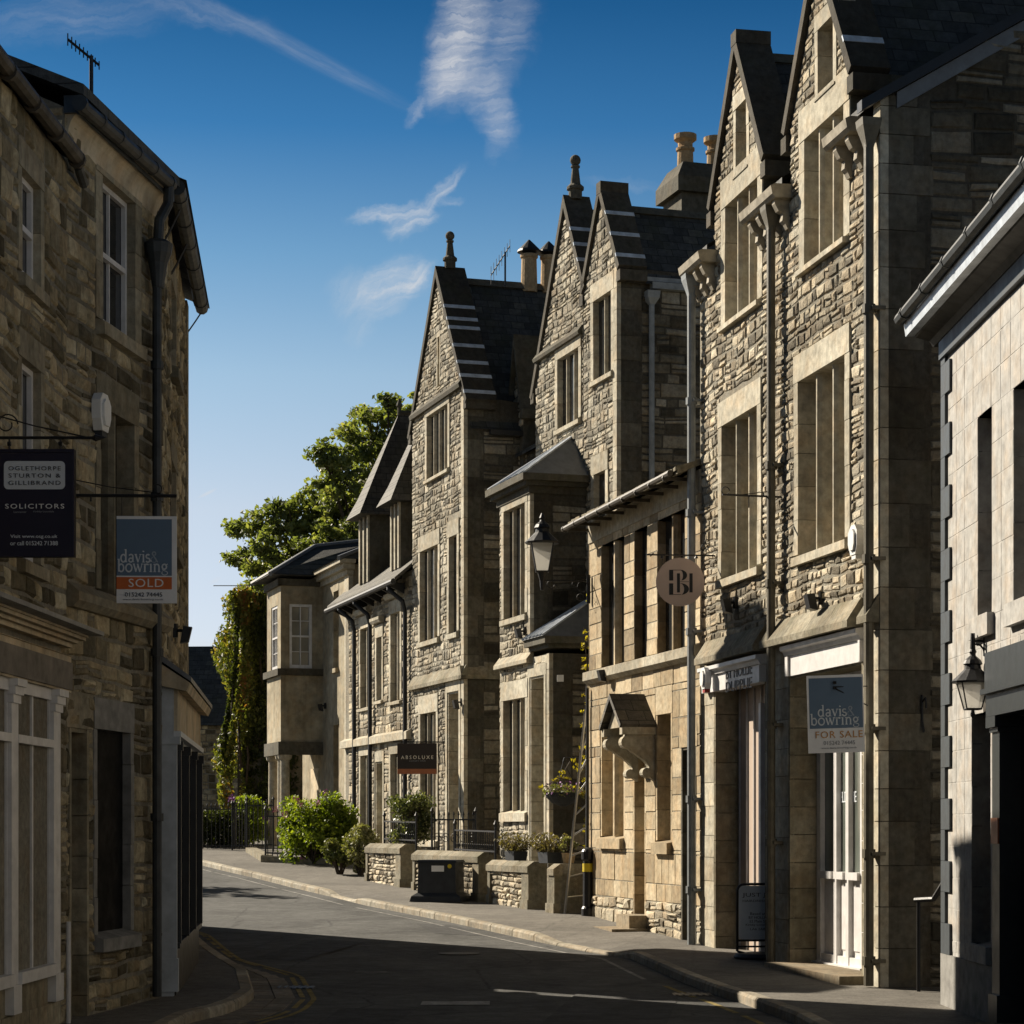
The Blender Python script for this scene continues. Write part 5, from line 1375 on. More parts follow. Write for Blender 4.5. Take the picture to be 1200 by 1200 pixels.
    b = MB(); b.box(uL + .0, uL + .0 + .001, 0, 0, 0, 0)
    return H
HE = white_house()
# ================================================================== left-hand houses (all in shade)
LST = dict(rowh=(.14, .26), wid=(.16, .46), prot=(.012, .045), gap=.010, split=.18)
def solicitors_house():
    H = House('shopfront_house', 'dark stone house with a white-pilastered shopfront at the left edge', 'house', (-4.12, 20.5), .038, 'L', gz=-.2)
    F = H.front; G = -.15; uL, uR = -28.0, 0.0; ze = 7.75 - H.O.z; DEP = 7; ops = []
    kw = dict(depth=.15, jw=.12, lint=.24, sill=.14, proud=.015, mat='dressed_left', sash='white_paint', siln=.07)
    for (y0, y1) in ((318, 196), (652, 418)):
        w = H.u(46) - H.u(24)
        for s in (0, -3.0): ops.append(window(H, F, H.u(24) + s, H.u(46) + s, H.z(24, y0), H.z(24, y1), 1, **kw))
    zc = H.z(50, 742); su0, su1 = uL, H.u(71)
    W = MB(); S = MB(); flat_wall(W, F, rect(uL, uR), G, ze, ops)
    stones(S, F, rect(-9, uR), zc + .1, ze, ops, **LST); stones(S, F, rect(su1, uR), 0, zc + .1, ops, **LST)
    for fr_ in (H.side(uL, False), H.side(uR, True)): W.face([fr_.p(0, G), fr_.p(DEP, G), fr_.p(DEP, ze), fr_.p(DEP / 2, ze + 1.9), fr_.p(0, ze)])
    W.face([(uL, DEP, G), (uR, DEP, G), (uR, DEP, ze), (uL, DEP, ze)])
    wo = W.build('wall', 'mortar', H.e); S.build('rubble_facing', 'rubble_left', wo)
    r = MB(); o = .1
    for s in (0, 1):
        y = (lambda a: a) if not s else (lambda a: DEP - a)
        r.face([(uL, y(-o), ze - .02), (uR, y(-o), ze - .02), (uR, DEP / 2, ze + 1.98), (uL, DEP / 2, ze + 1.98)])
    r.build('roof', 'slate_x', H.e)
    g = MB(); zg = 7.74 - H.O.z; g.tube([F.p(uL, zg, .12), F.p(uR - .02, zg + .02, .12)], .07, 10)
    for k in range(12): u = uR - .1 - k * .8; g.tube([F.p(u, zg, .12), F.p(u + .05, zg, .12)], .082, 10)
    g.build('gutter', 'pipe_brown', H.e)
    g = MB(); g.tube([F.p(uR - .04, zg - .05, .12), F.p(uR + .32, zg - .11, .09)], .045, 8); g.build('rainwater_spout', 'pipe_left', H.e)
    # shopfront
    sf = MB(); zf0, zf1 = H.z(50, 806), H.z(50, 765)
    F.box(sf, su0, su1 + .08, zf0, zf1 + .02, -.05, .08)
    for (a, b, n) in ((-.12, -.08, .08), (-.08, -.05, .13), (-.05, -.02, .19), (-.02, .0, .21)): F.box(sf, su0, su1 + .08 + n * .6, zc + a + .05, zc + b + .05, -.02, n)
    F.box(sf, su0, su1 + .04, zf1 + .02, zc - .15, -.02, .1)
    so_ = sf.build('shop_cornice', 'cream_plaster', H.e)
    sf.v = []; sf.f = []; sf.t = []
    F.prof(sf, su0, su1 + .28, [(-.02, zc + .05), (.34, zc + .052), (.34, zc + .09), (-.02, zc + .17)]); sf.build('lead_flashing', 'lead', so_)
    sf = MB(); F.box(sf, su0, su1 + .05, zf0 + .02, zf1 - .04, .082, .1); sf.build('fascia_board', 'wood_grey', so_)
    sw = MB(); zs = H.z(60, 1128); zt = zf0
    def pil(a, b):
        F.box(sw, a, b, zs - .1, zt - .2, -.05, .055); F.box(sw, a - .015, b + .015, zt - .2, zt - .13, -.05, .075); F.box(sw, a - .03, b + .03, zt - .13, zt - .06, -.05, .095); F.box(sw, a - .045, b + .045, zt - .06, zt, -.05, .12); F.box(sw, a - .02, b + .02, zs - .34, zs - .1, -.05, .08)
    xs = [(H.u(6), H.u(14)), (H.u(56), H.u(64))]
    for (a, b) in xs: pil(a, b)
    wp = xs[1][0] - xs[0][0]; pil(xs[0][0] - wp, xs[0][1] - wp)
    for (a, b) in ((xs[0][1], xs[1][0]), (xs[0][1] - wp, xs[0][0])):
        ztr = zs + (zt - zs) * .80
        F.box(sw, a, b, zs - .1, zs, -.05, .09); F.box(sw, a, b, ztr - .035, ztr + .035, -.05, .06); F.box(sw, a, b, zt - .1, zt, -.05, .04)
        n = 2
        for k in range(n + 1):
            u = a + (b - a) * k / n; F.box(sw, u - .022, u + .022, zs, zt, -.05, .02)
    swo = sw.build('shop_window', 'white_paint', H.e)
    p = MB(); p.face([F.p(su0, zs, -.01), F.p(su1 - .1, zs, -.01), F.p(su1 - .1, zt, -.01), F.p(su0, zt, -.01)]); p.build('pane', 'glass_dark', swo)
    p = MB()
    for k in range(3): u = su1 - .42 - k * .5; F.box(p, u, u + .09, zs + .06, zt - .5, -.008, -.004)
    p.build('blind', 'curtain', swo)
    p = MB(); stones(p, F, rect(su0, su1 - .05), 0, zs - .35, [], rowh=(.28, .34), wid=(.4, .8), prot=(.01, .02), rough=False); F.box(p, su0, su1 - .05, -.1, zs - .1, -.02, .004); p.build('stall_riser', 'dressed_left', wo)
    pipe(H, F, su1 + .05, 0, zs + .35, .06, .022, 'white_paint', name='waste_pipe')
    return H
HL1 = solicitors_house()

def corner_house():
    H = House('coved_eaves_house', 'dark squared-stone house with cream coved eaves and a tall dark drainpipe at its corner', 'house', (-4.14, 20.52), .15, 'L', gz=-.2)
    F = H.front; G = -.15; uL, uR = 0.0, H.u(187); ze = 8.10 - H.O.z; zg = 8.26 - H.O.z; DEP = 7; ops = []
    ops.append(window(H, F, H.u(119), H.u(157), H.z(119, 376), H.z(119, 205), 1, depth=.17, jw=.2, lint=.24, sill=.16, proud=.015, mat='dressed_left', sash='white_paint', siln=.09))
    zst = H.z(120, 706)
    ops.append(window(H, F, H.u(117), H.u(156), zst + .12, H.z(117, 476), 2, depth=.22, jw=.14, lint=.32, sill=.1, proud=.012, mat='dressed_left', siln=.03))
    d = (H.u(113), H.u(152), H.z(113, 1096), H.z(113, 854))
    ops.append(window(H, F, *d, 1, depth=.12, jw=.1, lint=.3, sill=.16, proud=.012, mat='plinth_grey', glass='void_black', siln=.1))
    n_ = (H.u(80), H.u(103), -.2, H.z(80, 852)); ops.append(n_)
    W = MB(); S = MB(); flat_wall(W, F, rect(uL, uR), G, zg, ops); stones(S, F, rect(uL, uR), 0, zst - .1, ops, **LST); stones(S, F, rect(uL, uR), zst + .1, ze + .1, ops, **LST)
    Nn = H.side(uL, False); k_ = .46
    for fr_ in (Nn, H.side(uR, True)): W.face([fr_.p(0, G), fr_.p(DEP, G), fr_.p(DEP, zg), fr_.p(DEP / 2, zg + k_ * DEP / 2), fr_.p(0, zg)])
    W.face([(uL, DEP, G), (uR, DEP, G), (uR, DEP, zg), (uL, DEP, zg)])
    wo = W.build('wall', 'mortar', H.e); S.build('squared_stone_facing', 'rubble_left', wo)
    s = MB(); stones(s, Nn, rect(0, 3), 7.3, zg, [], **LST); s.build('end_wall_facing', 'rubble_left', wo)
    recess(H, F, n_[0], n_[1], -.1, n_[3], .16, 'dressed_left', name='blocked_doorway', back='dressed_left')
    l = MB(); F.box(l, n_[0] - .1, n_[1] + .1, n_[3], n_[3] + .34, -.1, .02); F.prof(l, uL, uR + .05, [(-.02, zst - .14), (.08, zst - .14), (.14, zst - .08), (.14, zst - .0), (.02, zst + .1), (-.02, zst + .1)]); l.build('string_course', 'dressed_left', wo)
    c = MB(); P = [(-.02, ze - .13), (.02, ze - .13)] + [(.02 + .15 * (1 - math.cos(R(90 * k / 8))), ze - .13 + .25 * math.sin(R(90 * k / 8))) for k in range(1, 9)] + [(-.02, ze + .12)]
    F.prof(c, uL + .02, uR - .08, P); c.build('coved_eaves', 'cream_plaster', wo)
    r = MB(); o = .22
    zz = lambda y: zg + .03 + y * k_
    r.hexa([(uL - .1, -o, zz(-o) + .14), (uR, -o, zz(-o) + .14), (uR, DEP / 2, zz(DEP / 2)), (uL - .1, DEP / 2, zz(DEP / 2)), (uL - .1, -o, zz(-o) + .24), (uR, -o, zz(-o) + .24), (uR, DEP / 2, zz(DEP / 2) + .1), (uL - .1, DEP / 2, zz(DEP / 2) + .1)])
    r.face([(uL - .1, DEP + o, zg), (uR, DEP + o, zg), (uR, DEP / 2, zz(DEP / 2) + .1), (uL - .1, DEP / 2, zz(DEP / 2) + .1)])
    ro = r.build('roof', 'slate_x', H.e)
    f = MB(); F.box(f, uL - .02, uR + .02, zg - .08, zg + .05, .13, .155); Nn.box(f, -.2, .0, zg - .06, zg + .1, -.02, .015); f.build('fascia', 'slate_blue_paint', ro)
    g = MB(); a, b = H.u(93, .21), H.u(201, .21); g.tube([F.p(a, zg - .04, .21), F.p(b, zg + .02, .21)], .065, 10)
    for k in range(6): u = a + (b - a) * k / 5.2; g.tube([F.p(u, zg - .03 + .01 * k, .21), F.p(u + .05, zg - .03 + .01 * k, .21)], .075, 10)
    g.build('gutter', 'pipe_left', H.e)
    u = H.u(184, .12); mb = MB(); mb.tube([F.p(u, .05, .12), F.p(u, zg - 1.05, .12)], .05, 10)
    mb.tube([F.p(u, zg - .62, .13), F.p(u + .02, zg - .4, .14), F.p(u + .12, zg - .2, .2), F.p(u + .12, zg - .02, .21)], .055, 10)
    q = Vector(F.p(u, zg - .95, .13)); mb.lathe(tuple(q), [(.06, -.15), (.08, -.02), (.1, .1), (.14, .2), (.155, .3), (.1, .34)], 12)
    for z in (1.9, 3.6, 5.2, zg - 1.9): mb.tube([F.p(u, z - .04, .12), F.p(u, z + .04, .12)], .07, 10)
    mb.build('drainpipe', 'pipe_left', H.e)
    return H
HL2 = corner_house()

def curved_shop():
    H = House('shop_at_the_bend', 'shaded stone house at the bend with a pent-roofed blue-white and black shopfront', 'house', (-3.72, 23.3), -.094, 'L', gz=-.2)
    F = H.front; G = -.15; uL = .0; uR = H.u(218.3); zg = 8.4 - H.O.z; DEP = 6; ops = []
    for (y0, y1) in ((430, 330), (640, 540)):
        ops.append(window(H, F, 2.2, 3.1, H.z(200, y0), H.z(200, y1), 1, depth=.15, jw=.14, lint=.25, sill=.15, proud=.015, mat='dressed_left', sash='white_paint', siln=.1))
    W = MB(); S = MB(); flat_wall(W, F, rect(uL, uR), G, zg, ops); zs = H.z(190, 800)
    stones(S, F, rect(uL, uR - .34), zs - .2, zg, ops, **LST)
    En = H.side(uR, True); stones(S, En, rect(.4, DEP), 0, zg, [], **LST)
    qq = MB(); z = 0
    while z < zg - .02:
        h = min(ru(.28, .4), zg - z); qq.box(uR - .35, uR + .01, -.03, .4, z + .004, z + h - .004, rnd()); z += h
    qq.build('quoins', 'dressed_left', H.e)
    for fr_ in (H.side(uL, False), En): W.face([fr_.p(0, G), fr_.p(DEP, G), fr_.p(DEP, zg), fr_.p(DEP / 2, zg + .4 * DEP / 2), fr_.p(0, zg)])
    W.face([(uL, DEP, G), (uR, DEP, G), (uR, DEP, zg), (uL, DEP, zg)])
    wo = W.build('wall', 'mortar', H.e); S.build('squared_stone_facing', 'rubble_left', wo)
    r = MB(); o = .3
    for y in ((lambda a: a), (lambda a: DEP - a)): r.face([(uL, y(-o), zg + .0), (uR + .12, y(-o), zg + .0), (uR + .12, DEP / 2, zg + .4 * DEP / 2 + .1), (uL, DEP / 2, zg + .4 * DEP / 2 + .1)])
    r.build('roof', 'slate_x', H.e)
    g = MB(); a = H.u(199, .3); g.tube([F.p(.05, zg - .06, .2), F.p(.5, zg - .05, .2), F.p(uR + .02, zg - .02, .2)], .085, 10)
    for k in range(6): g.tube([F.p(.4 + k * .98, zg - .05 + k * .006, .2), F.p(.46 + k * .98, zg - .05 + k * .006, .2)], .097, 10)
    g.build('gutter', 'pipe_left', H.e)
    b = MB(); b.tube([F.p(uR - .03, zg - .35, .02), F.p(uR - .02, zg - .2, .12), F.p(uR - .03, zg - .08, .2)], .01, 5)
    for k in (.6, 2.0): b.tube([F.p(k, zg - .5, .02), F.p(k, zg - .4, .08), F.p(k, zg - .15, .2)], .014, 5)
    b.build('gutter_bracket', 'black_iron', H.e)
    # shopfront
    n = .17; u0, u1 = .25, uR - .15; zt = H.z(190, 845, n); zb_ = H.z(190, 800, n)
    s = MB(); F.box(s, u0, u1, .0, zt + .62, -.05, n - .02)
    so_ = s.build('shopfront', 'grey_blue_paint', H.e)
    s = MB(); F.box(s, u0 - .02, u0 + .1, .3, zt, -.02, n + .015); F.box(s, u0 - .03, u0 + .12, .05, .4, -.02, n + .03); F.box(s, u0 - .035, u0 + .13, zt - .14, zt, -.02, n + .05); s.build('end_pilaster', 'grey_blue_paint', so_)
    s = MB(); F.box(s, u0 + .02, u1, zt + .0, zt + .5, n - .018, n + .02); s.build('fascia_board', 'cream_plaster', so_)
    s = MB(); F.box(s, u0 - .04, u1 + .04, zt - .06, zt - .002, n - .018, n + .06); s.build('fascia_moulding', 'sign_grey', so_)
    s = MB()
    for k in range(4):
        u = u0 + .22 + k * (u1 - u0 - .3) / 3; F.box(s, u - .04, u + .04, .55, zt - .1, n - .018, n + .05); F.box(s, u - .05, u + .05, zt - .2, zt - .1, n - .018, n + .07)
    F.box(s, u0 + .14, u1, .5, .56, n - .018, n + .04); F.box(s, u0 + .14, u1, .0, .48, n - .018, n + .0)
    s.build('glazing_post', 'black_paint', so_)
    s = MB(); s.face([F.p(u0 + .14, .56, n - .015), F.p(u1, .56, n - .015), F.p(u1, zt - .1, n - .015), F.p(u0 + .14, zt - .1, n - .015)]); s.build('pane', 'glass', so_)
    s = MB(); zp = zt + .5
    F.prof(s, u0 - .12, u1 + .1, [(0, zp + .25), (.34, zp + .02), (.34, zp + .07), (0, zp + .32)]); s.build('pent_roof', 'lead', so_)
    s = MB(); F.prof(s, u0 - .1, u1 + .08, [(.0, zp - .02), (.29, zp - .08), (.325, zp + .01), (0, zp + .22)]); s.build('pent_roof_soffit', 'cream_plaster', so_)
    return H
HL3 = curved_shop()

# ------------------------------------------------------------------ houses further along the left side, past the bend (they throw the shade across the street)
def plain_house(name, label, P, tan, side, L, dep, h, pitch, mat, gz=None, zchim=None, win=2):
    H = House(name, label, 'house', P, tan, side, gz); F = H.front; ops = []
    for st in range(win):
        for k in range(max(1, int(L / 2.6))):
            u = (k + .5) * L / max(1, int(L / 2.6)); ops.append(window(H, F, u - .45, u + .45, .9 + st * 2.8, 2.4 + st * 2.8, 1, sash='white_paint', mat='dressed_left', depth=.15))
    W = MB(); S = MB(); flat_wall(W, F, rect(0, L), -.2, h, ops); stones(S, F, rect(0, L), 0, h, ops, **LST)
    for fr_ in (H.side(0, False), H.side(L, True)):
        W.face([fr_.p(0, -.2), fr_.p(dep, -.2), fr_.p(dep, h), fr_.p(dep / 2, h + pitch * dep / 2), fr_.p(0, h)]); stones(S, fr_, rect(0, dep), 0, h, [], rowh=(.25, .4), wid=(.4, .9), prot=(.01, .03))
    W.face([(0, dep, -.2), (L, dep, -.2), (L, dep, h), (0, dep, h)])
    wo = W.build('wall', 'mortar', H.e); S.build('stone_facing', mat, wo)
    r = MB(); o = .25
    for y in ((lambda a: a), (lambda a: dep - a)): r.face([(-.12, y(-o), h - .0), (L + .12, y(-o), h - .0), (L + .12, dep / 2, h + pitch * dep / 2 + .12), (-.12, dep / 2, h + pitch * dep / 2 + .12)])
    ro = r.build('roof', 'slate_x', H.e)
    if zchim:
        c = MB(); c.box(L * zchim - .55, L * zchim + .55, dep / 2 - .6, dep / 2 + .6, h + pitch * dep / 2 - .9, h + pitch * dep / 2 + 5.0); c.box(L * zchim - .65, L * zchim + .65, dep / 2 - .7, dep / 2 + .7, h + pitch * dep / 2 + 4.7, h + pitch * dep / 2 + 4.85); co = c.build('chimney', 'dressed_dark', ro)
    return H
yw = empty('sun_screen_wall', (-4.75, 29.1, gnd(29)), R(90), 'unseen added stone wall screening the sun between the shop at the bend and the next house', 'wall')
b = MB(); b.box(0, 2.75, -.2, .2, -.3, 3.3); b.build('wall', 'rubble_left', yw); b = MB(); b.box(0, 2.75, -.26, .26, 3.302, 3.42); b.build('coping', 'wall_coping', yw)  # added out of view to cut the sun streak on the road short
L4 = plain_house('stone_house', 'plain stone house with sash windows further along the left side of the street', (-4.95, 32.02), -.14, 'L', 5.0, 2.2, 6.95, .5, 'rubble_left', zchim=1.12)
FARH = plain_house('slate_roofed_house', 'dark distant house with a plain slate roof behind the ivy at the bend', (-19, 73), -12, 'R', 13.5, 4.4, 3.4, 1.2, 'rubble_left', gz=1.5, win=0)
OUT = None

# ================================================================== ivy, trees, shrubs
def leaf(mb, p, s, t, up=.0, droop=0.0):
    d = Vector((ru(-1, 1), ru(-1, 1), ru(-1, 1) - droop)).normalized(); a = Vector((ru(-1, 1), ru(-1, 1), ru(-1, 1) + up)); a = (a - d * a.dot(d)).normalized(); b = d.cross(a)
    w = s * ru(.35, .55)
    mb.face([p - d * s * .5, p + b * w * .6 + a * s * .06, p + d * s * .5, p - b * w * .6 + a * s * .06], t)
def clump(mb, c, r, n, size, tint=(0, 1), shell=.45, zs=1.0, droop=0.0):
    c = Vector(c)
    for _ in range(n):
        v = Vector((random.gauss(0, 1), random.gauss(0, 1), random.gauss(0, 1))).normalized() * (rnd() ** shell)
        leaf(mb, c + Vector((v.x * r, v.y * r, v.z * r * zs)), size * ru(.6, 1.3), min(1, max(0, ru(*tint))), droop=droop)
def W2(x, y, Y): return Vector(((x - HX) / FPX * Y, Y, CAMZ + (HY - y) / FPX * Y))

def big_tree():
    Y0 = 84.0; base = Vector((-4.6, Y0, gnd(Y0)))
    e = empty('broadleaf_tree', base, 0, 'big broadleaf tree with a spreading green crown rising behind the dormer cottage', 'tree')
    t = MB(); L = lambda p: Vector(p) - base
    tips = []
    cl = [(440, 515, 40), (474, 488, 28), (398, 560, 36), (425, 600, 46), (345, 618, 34), (303, 622, 26), (288, 650, 20), (350, 655, 34), (392, 640, 40), (378, 527, 15), (462, 560, 42), (480, 620, 48), (312, 682, 11), (430, 482, 14), (525, 520, 48), (505, 580, 50), (455, 470, 11), (330, 600, 16), (365, 590, 22), (300, 668, 13), (550, 610, 55), (540, 480, 30), (405, 505, 14), (278, 618, 9), (410, 530, 20), (330, 660, 28), (372, 655, 34), (300, 690, 11), (425, 645, 40), (460, 600, 44), (385, 600, 36), (440, 560, 30), (315, 640, 22)]
    fork = base + Vector((0, 0, 4.2)); t.tube([L(base - Vector((0, 0, .3))), L(base + Vector((0, 0, .6))), L(base + Vector((.1, .1, 2.4))), L(fork)], [.55, .42, .36, .34], 10)
    c = MB()
    for (x, y, r) in cl:
        Y = Y0 + ru(-3, 3); q = W2(x, y, Y); R_ = r / FPX * Y
        m = fork.lerp(q, .5) + Vector((ru(-.5, .5), ru(-.5, .5), ru(.3, 1.0))); t.tube([L(fork - Vector((0, 0, .3))), L(m), L(q)], [.2, .1, .03], 6)
        sub = max(6, int((r / 8) ** 2 * 1.9))
        for k in range(sub):
            v = Vector((random.gauss(0, 1), random.gauss(0, 1), random.gauss(0, .8))).normalized() * R_ * (rnd() ** .42)
            p = q + v; rr = ru(.22, .55)
            sh = ru(-.25, .25)
            clump(c, L(p), rr, int(46 * rr / .36), .24, (.12 + sh, .75 + sh), .6, .62)
            if k % 3 == 0: t.tube([L(q), L(q.lerp(p, .6) + Vector((0, 0, -.1))), L(p)], [.045, .03, .012], 4)
    t.build('trunk', 'bark', e); c.build('crown', 'leaf_tree', e)
big_tree()
def small_tree(P, h, r, label, mat='leaf_tree'):
    b = Vector((P[0], P[1], gnd(P[1]))); e = empty('broadleaf_tree', b, 0, label, 'tree'); t = MB(); c = MB()
    t.tube([(0, 0, -.2), (0, .05, h * .4), (.1, 0, h * .75)], [.22, .15, .06], 8)
    for k in range(26):
        v = Vector((random.gauss(0, 1), random.gauss(0, 1), random.gauss(0, 1))).normalized() * rnd() ** .4; p = Vector((v.x * r, v.y * r, h * .66 + v.z * h * .32))
        clump(c, p, r * .36, 110, .26, (0, .9), .6, .8)
        t.tube([(0, .03, h * .4), tuple(p * .6 + Vector((0, 0, h * .2))), tuple(p)], [.07, .04, .015], 5)
    t.build('trunk', 'bark', e); c.build('crown', mat, e)
small_tree((-10.9, 82), 6.6, .9, 'small dark tree top poking up beside the far slate roof')

small_tree((-13.6, 51.6), 7.4, 1.5, 'bushy tree out of view behind the plain stone house on the left')
def ivy_wall():
    Y = 66.0; x0, x1 = (272 - HX) / FPX * Y, (330 - HX) / FPX * Y; z0 = gnd(Y); zt = CAMZ + (HY - 700) / FPX * Y
    e = empty('ivy_covered_wall', (x0, Y, z0), 0, 'tall wall smothered in green and reddening ivy between far house and oriel house', 'ivy wall')
    w = MB(); X = x1 - x0; H_ = zt - z0
    w.box(.15, X + .8, .1, 3.2, -.3, H_ - .25); w.build('wall', 'rubble_dark', e)
    m = MB(); t = MB()
    def lump(x, z): return .22 + .18 * math.sin(x * 4.1 + z * 1.3) + .14 * math.sin(z * 2.7 - x * 2.2)
    n = 0
    for _ in range(19000):
        z = ru(0, H_ + .15); x = ru(-.15, X + .5)
        # columns tinted brighter to stand in for sunlit growth, bare dark wall between
        k = math.sin(x * 5.2 + .7 * math.sin(z * .9)) + .5 * math.sin(z * 1.7 + x)
        if z < H_ * .32 and rnd() < .55: continue
        if k < -.95 and rnd() < .6 and z < H_ - 1.1: continue
        dx = -.25 * math.sin(z * .8) if x < .3 else 0
        y = -lump(x, z) * ru(.5, 1.15) - (.25 if k > .4 else 0)
        tn = min(1, max(0, .38 + .28 * k + ru(-.3, .3) + (.25 if z > H_ - .9 else 0)))
        leaf(m, Vector((x + dx, y, z)), ru(.10, .2), tn, droop=.7)
    for _ in range(4500):     # top and left edge
        z = ru(H_ * .25, H_ + .1); leaf(m, Vector((ru(-.35, .2) + .28 * math.sin(z * 2) * (1 if z < H_ - .6 else .2), ru(-.1, 2.6), z)), ru(.1, .2), min(1, max(0, ru(.1, .9))), droop=.7)
        x = ru(-.1, X + .5); leaf(m, Vector((x, ru(-.3, 2.6), H_ + .16 * math.sin(x * 5) - .25 * max(0, -x + .2) + ru(-.25, .18))), ru(.1, .2), ru(.45, 1), droop=.7)
    m.build('ivy', 'leaf_ivy', e)
    for k in range(9):
        x = ru(.1, X); pts = [(x, -.05, 0)]
        for q in range(1, 6): x += ru(-.15, .15); pts.append((x, -.08, H_ * q / 6))
        t.tube(pts, [.05, .045, .04, .03, .02, .015], 5)
    t.build('stem', 'bark', e)
ivy_wall()

def shrub(name, label, cat, P, w, d, h, n, size, mat, z0=0.0, tint=(0, 1), clumps=22, stem=True, heads=None, gz=None, low=.12):
    g = gnd(P[1]) if gz is None else gz
    e = empty(name, (P[0], P[1], g), 0, label, cat); m = MB(); t = MB()
    for k in range(clumps):
        v = Vector((random.gauss(0, 1), random.gauss(0, 1), random.gauss(0, 1))).normalized() * rnd() ** .35
        zc = z0 + (h - z0) * (.5 + .42 * v.z); sq = 1.0
        p = Vector((v.x * w * .40, v.y * d * .40, max(z0 + h * low, zc)))
        sh = ru(-.2, .2)
        clump(m, p, min(w, h) * ru(.14, .24), n // clumps, size, (tint[0] + sh, tint[1] + sh), .5, .85)
        if stem: t.tube([(ru(-.05, .05), ru(-.05, .05), z0 - .02), (p.x * .5, p.y * .5, (z0 + p.z) * .5), tuple(p)], [.025, .018, .008], 5)
    m.build('foliage', mat, e)
    if stem: t.build('stem', 'bark', e)
    if heads:
        for (hm, k, r) in heads:
            f = MB()
            for _ in range(k):
                v = Vector((random.gauss(0, 1), random.gauss(0, 1) - .8, random.gauss(0, 1) + .7)).normalized(); p = Vector((v.x * w * .46, v.y * d * .46, z0 + (h - z0) * (.52 + .46 * v.z)))
                clump(f, p, r, 26, r * .7, (0, 1), .4)
            f.build('flower_head', hm, e)
    return e
shrub('hydrangea_bush', 'large bright green hydrangea bush behind railings below the oriel', 'bush', (-4.75, 53.3), 2.25, 1.9, 1.78, 13000, .105, 'leaf_hydrangea', 0, (.1, .95), 44, heads=[('flower_pink', 7, .09)])
shrub('hydrangea_bush', 'small yellow-green bush behind the far railing at the ivy foot', 'bush', (-7.35, 61.5), 1.3, .9, 1.5, 2600, .11, 'leaf_hydrangea', 0, (.3, 1), 14, heads=[('flower_purple', 3, .13)])
shrub('variegated_shrub', 'pale variegated shrub spilling onto the pavement beside the garden wall', 'shrub', (-3.35, 49.2), .95, .95, 1.2, 4200, .085, 'leaf_variegated', 0, (.3, 1), 26)
shrub('euonymus_shrub', 'low dark green shrub between the hydrangea and the pale variegated shrub', 'shrub', (-3.85, 49.6), .8, .8, .85, 2400, .085, 'leaf_variegated', 0, (0, .55), 16)
# ================================================================== garden walls, railings, street furniture
class Line:
    """a wall line through P with its own direction"""
    def __init__(s, P, tan, gz):
        s.H = House.__new__(House); L = math.hypot(1, tan); s.H.O = Vector((P[0], P[1], gz)); s.H.ex = Vector((-tan / L, -1 / L, 0)); s.H.ey = Vector((1 / L, -tan / L, 0))
GW = Line((.27, 39.2), -.40, .16).H
GROT = math.atan2(GW.ex.y, GW.ex.x)
def garden_wall(x0, x1, label, h=.80, th=.36, hasstone=True):
    a, b = GW.u(x0), GW.u(x1); q = GW.O + GW.ex * a; g = gnd(q.y)
    e = empty('garden_wall', (q.x, q.y, g), GROT, label, 'garden wall', 'low stone garden walls'); L = b - a; F = Fr((0, 0, 0), (1, 0, 0), (0, -1, 0))
    zz = lambda u: gnd((GW.O + GW.ex * (a + u)).y) - g
    w = MB(); w.box(0, L, 0.01, th, -.6, h - .2, .4); wo = w.build('wall', 'mortar', e)
    if hasstone:
        s = MB(); stones(s, F, rect(.12, L - .32), zz(L) - .02, h - .2, [], rowh=(.1, .16), wid=(.12, .32), prot=(.015, .045)); s.build('rubble_facing', 'rubble_buff', wo)
    p = MB()
    for (u0, u1) in ((0, .1), (L - .3, L)):
        p.box(u0 - .012, u1 + .012, -.045, th + .012, -.6, h - .2, rnd()); p.box(u0 - .03, u1 + .03, -.07, th + .03, -.6, zz(u0) + .16, rnd())
    p.build('pier', 'wall_coping', wo)
    c = MB(); u = -.03
    while u < L - .01:
        w_ = min(ru(.6, .9), L + .03 - u)
        if L - u - w_ < .3: w_ = L + .03 - u
        P = [(.07, h - .2), (.07, h - .09), (-.06, h), (-th + .08, h), (-th - .05, h - .09), (-th - .05, h - .2)]
        c.prism(P, u + .003, u + w_ - .003, lambda n, z, uu: F.p(uu, z, n), rnd()); u += w_
    c.build('coping', 'wall_coping', e)
    return e, L, h
W1 = garden_wall(431, 471.5, 'low rubble garden wall farthest from the cottage, nearest the variegated shrub')
W2_ = garden_wall(486, 563, 'long low garden wall directly behind the black cabinet')
W3 = garden_wall(574, 621.5, 'low rubble garden wall carrying two planters of dried lavender')
W4 = garden_wall(646, 652, 'short stone garden pier next to the black bollard and sandstone cottage', hasstone=False, th=.62, h=.84)
